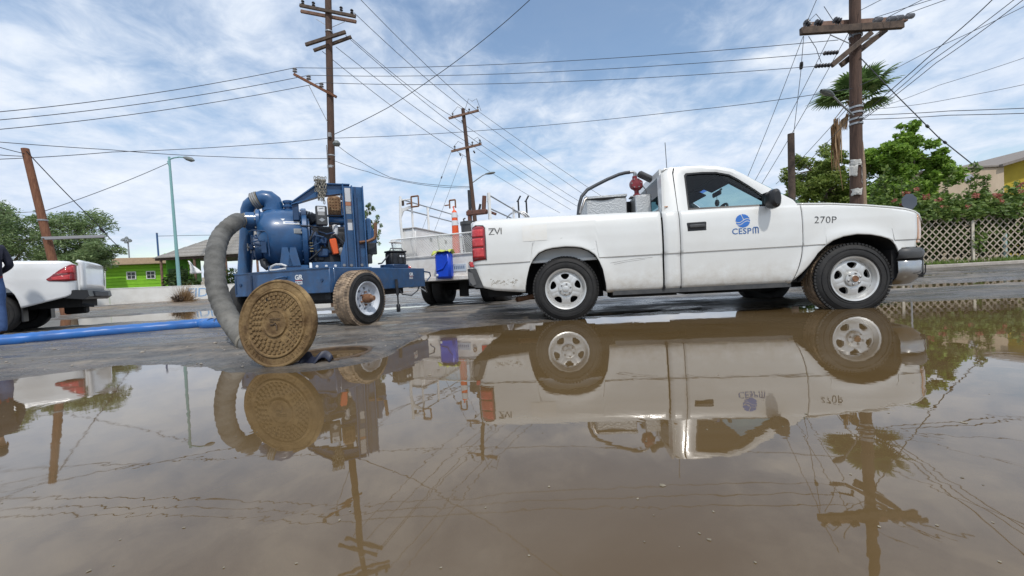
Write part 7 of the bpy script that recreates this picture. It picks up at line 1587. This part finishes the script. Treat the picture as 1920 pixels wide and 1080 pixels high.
# ------------------------------------------------------------------ person at the left edge
def person():
    loc = Vector((-8.24, 6.02, .03)); t = thing('person', 'person in dark navy jacket and blue jeans cut off by the left edge', 'person', loc, R(165))
    # joint graph: name -> (x forward, y left, z up, radius); facing +x locally
    J = {'pel': (0, 0, .96, .15), 'bel': (.01, 0, 1.10, .150), 'chest': (0, 0, 1.30, .165), 'nb': (-.01, 0, 1.47, .085), 'nk': (.01, 0, 1.545, .060), 'hd0': (.03, 0, 1.61, .085), 'hd1': (.03, 0, 1.70, .100), 'hd2': (.015, 0, 1.775, .075)}
    E = [('pel', 'bel'), ('bel', 'chest'), ('chest', 'nb'), ('nb', 'nk'), ('nk', 'hd0'), ('hd0', 'hd1'), ('hd1', 'hd2')]
    for s, n in ((1, 'l'), (-1, 'r')):
        fx = .06 if s > 0 else -.05
        J.update({n + 'hip': (0, s * .10, .90, .105), n + 'thi': (fx * .5, s * .115, .70, .092), n + 'kn': (fx + .02, s * .12, .50, .066), n + 'cal': (fx - .01, s * .12, .34, .062), n + 'an': (fx - .03, s * .12, .10, .045), n + 'toe': (fx + .12, s * .13, .045, .038), n + 'sh': (-.01, s * .19, 1.41, .078), n + 'el': (-.04, s * .265, 1.13, .052), n + 'wr': (.15, s * .22, 1.02, .034), n + 'pa': (.215, s * .205, 1.00, .032)})
        E += [('pel', n + 'hip'), (n + 'hip', n + 'thi'), (n + 'thi', n + 'kn'), (n + 'kn', n + 'cal'), (n + 'cal', n + 'an'), (n + 'an', n + 'toe'), ('chest', n + 'sh'), (n + 'sh', n + 'el'), (n + 'el', n + 'wr'), (n + 'wr', n + 'pa')]
        for f, (dy, ln) in enumerate(((.030, .065), (.012, .078), (-.008, .080), (-.026, .062))):
            J[n + 'f%da' % f] = (.25, s * .205 + dy, .995, .0095); J[n + 'f%db' % f] = (.25 + ln * .55, s * .205 + dy * 1.1, .975, .009); J[n + 'f%dc' % f] = (.25 + ln * .75, s * .205 + dy, .945, .008)
            E += [(n + 'pa', n + 'f%da' % f), (n + 'f%da' % f, n + 'f%db' % f), (n + 'f%db' % f, n + 'f%dc' % f)]
        J[n + 'ta'] = (.20, s * .205 - s * .045, .985, .011); J[n + 'tb'] = (.235, s * .205 - s * .062, .965, .009); E += [(n + 'pa', n + 'ta'), (n + 'ta', n + 'tb')]
    names = list(J); me = bpy.data.meshes.new('body_graph'); me.from_pydata([J[n][:3] for n in names], [(names.index(a), names.index(b)) for a, b in E], [])
    o = bpy.data.objects.new('body_tmp', me); COL.objects.link(o); o.modifiers.new('skin', 'SKIN'); sd = o.modifiers.new('sub', 'SUBSURF'); sd.levels = 2; sd.render_levels = 2
    for i, n in enumerate(names): me.skin_vertices[0].data[i].radius = (J[n][3], J[n][3]); me.skin_vertices[0].data[i].use_root = (n == 'pel')
    dg = bpy.context.evaluated_depsgraph_get(); bm_ = bpy.data.meshes.new_from_object(o.evaluated_get(dg)); bpy.data.objects.remove(o)
    sk = mat('skin', (.36, .20, .13), .5); jk = mat('navy_jacket', (.012, .014, .028), .85, col2=(.02, .022, .04), nscale=14, bump=.3, bscale=12); jn = mat('blue_denim', (.035, .075, .19), .85, col2=(.055, .11, .25), nscale=9, bump=.3, bscale=14); rd = mat('dark_red_trim', (.20, .02, .03), .7); bt = mat('brown_boot', (.05, .03, .02), .6)
    bm_.materials.clear()
    for q in (sk, jk, jn, rd, bt): bm_.materials.append(q)
    for p in bm_.polygons:
        c = p.center; arm = abs(c.y) > .19 and c.z < 1.3 and c.x > -.2 and c.z > .9
        if c.z > 1.535 or (arm and c.x > .165): k = 0
        elif arm and c.x > .13: k = 3
        elif c.z > .93 or arm: k = 1
        elif c.z > .085: k = 2
        else: k = 4
        if k == 1 and .93 < c.z < .965 and not arm: k = 3
        p.material_index = k
    bm_.shade_smooth(); b = bpy.data.objects.new('body', bm_); COL.objects.link(b); b.parent = t
    hb = mat('dark_hair', (.015, .012, .010), .6); m = MB(); rows = []
    for i in range(8):
        a = math.pi * .5 * i / 7; rows.append([(.012 + .112 * math.cos(a) * math.cos(q), .098 * math.cos(a) * math.sin(q), 1.735 + .115 * math.sin(a) - (.06 if math.cos(q) < .3 and i == 0 else 0)) for q in np.linspace(0, 2 * math.pi, 20, endpoint=False)])
    m.grid(rows, closed=True); m.build('hair', hb, t)
    for s in (1, -1):
        m = MB(); m.lathe([(0, -.007), (.010, 0), (0, .007)], 10, T(.118, s * .034, 1.69) @ AX('x')); m.build('eye', M_TRIM, t); m = MB(); m.lathe([(0, -.012), (.026, -.004), (.028, .004), (0, .012)], 12, T(.02, s * .104, 1.68) @ AX('y') @ Matrix.Diagonal((1, 1.3, 1, 1))); m.build('ear', sk, t)
    m = MB(); m.tube([(.122, 0, 1.695), (.142, 0, 1.66), (.122, 0, 1.65)], [.008, .016, .010], 8); m.build('nose', sk, t); m = MB(); m.tube([(.108, -.025, 1.618), (.118, 0, 1.616), (.108, .025, 1.618)], .006, 6); m.build('mouth', mat('lips', (.28, .10, .08), .5), t)
person()

# ------------------------------------------------------------------ small litter on the road
def litter():
    rs = random.Random(21); pm = mat('pebble_grey', (.20, .18, .16), .9, col2=(.34, .30, .25), nscale=20); m = MB()
    for i in range(420):
        px, py = rs.uniform(0, 1250), rs.uniform(585, 690); p = gr(px, py)
        if p.y > 8 or p.y < 2.3: continue
        h = float(ground_h(np.array([p.x]), np.array([p.y]))[0])
        if h < .004 or math.hypot(p.x - HOLE[0], p.y - HOLE[1]) < HOLE_R + .08: continue
        r = rs.uniform(.003, .010) * (2.0 if rs.random() < .06 else 1); rows = []
        for a in (-1.2, 0, 1.2): rows.append([(p.x + r * math.cos(a) * math.cos(q) * rs.uniform(.7, 1.3), p.y + r * math.cos(a) * math.sin(q) * rs.uniform(.7, 1.3), h + r * .25 + r * .6 * math.sin(a)) for q in np.linspace(0, 2 * math.pi, 6, endpoint=False)])
        m.grid(rows, closed=True); m.add(rows[-1], [tuple(range(6))])
    o = m.build('loose_grit', pm, smooth=False); o['kind'] = 'stuff'; o['label'] = 'scattered loose grit on the wet asphalt'
litter()

def floating_bits():
    rs = random.Random(5); m = MB(); pm = mat('floating_scum', (.30, .26, .19), .8, col2=(.10, .08, .05), nscale=30)
    for i in range(70):
        px, py = rs.uniform(0, 1920), 700 + 380 * rs.random() ** 1.6; p = gr(px, py); r = rs.uniform(.0012, .0045) * (2.2 if rs.random() < .08 else 1); n = rs.choice((4, 5, 6)); a0 = rs.uniform(0, 6)
        m.add([(p.x + r * rs.uniform(.5, 1.4) * math.cos(a0 + 6.283 * k / n), p.y + r * rs.uniform(.5, 1.4) * math.sin(a0 + 6.283 * k / n), .0012) for k in range(n)], [tuple(range(n))])
    o = m.build('floating_scum', pm, smooth=False); o['kind'] = 'stuff'; o['label'] = 'tiny pale scum and leaf bits floating on the muddy water'
floating_bits()
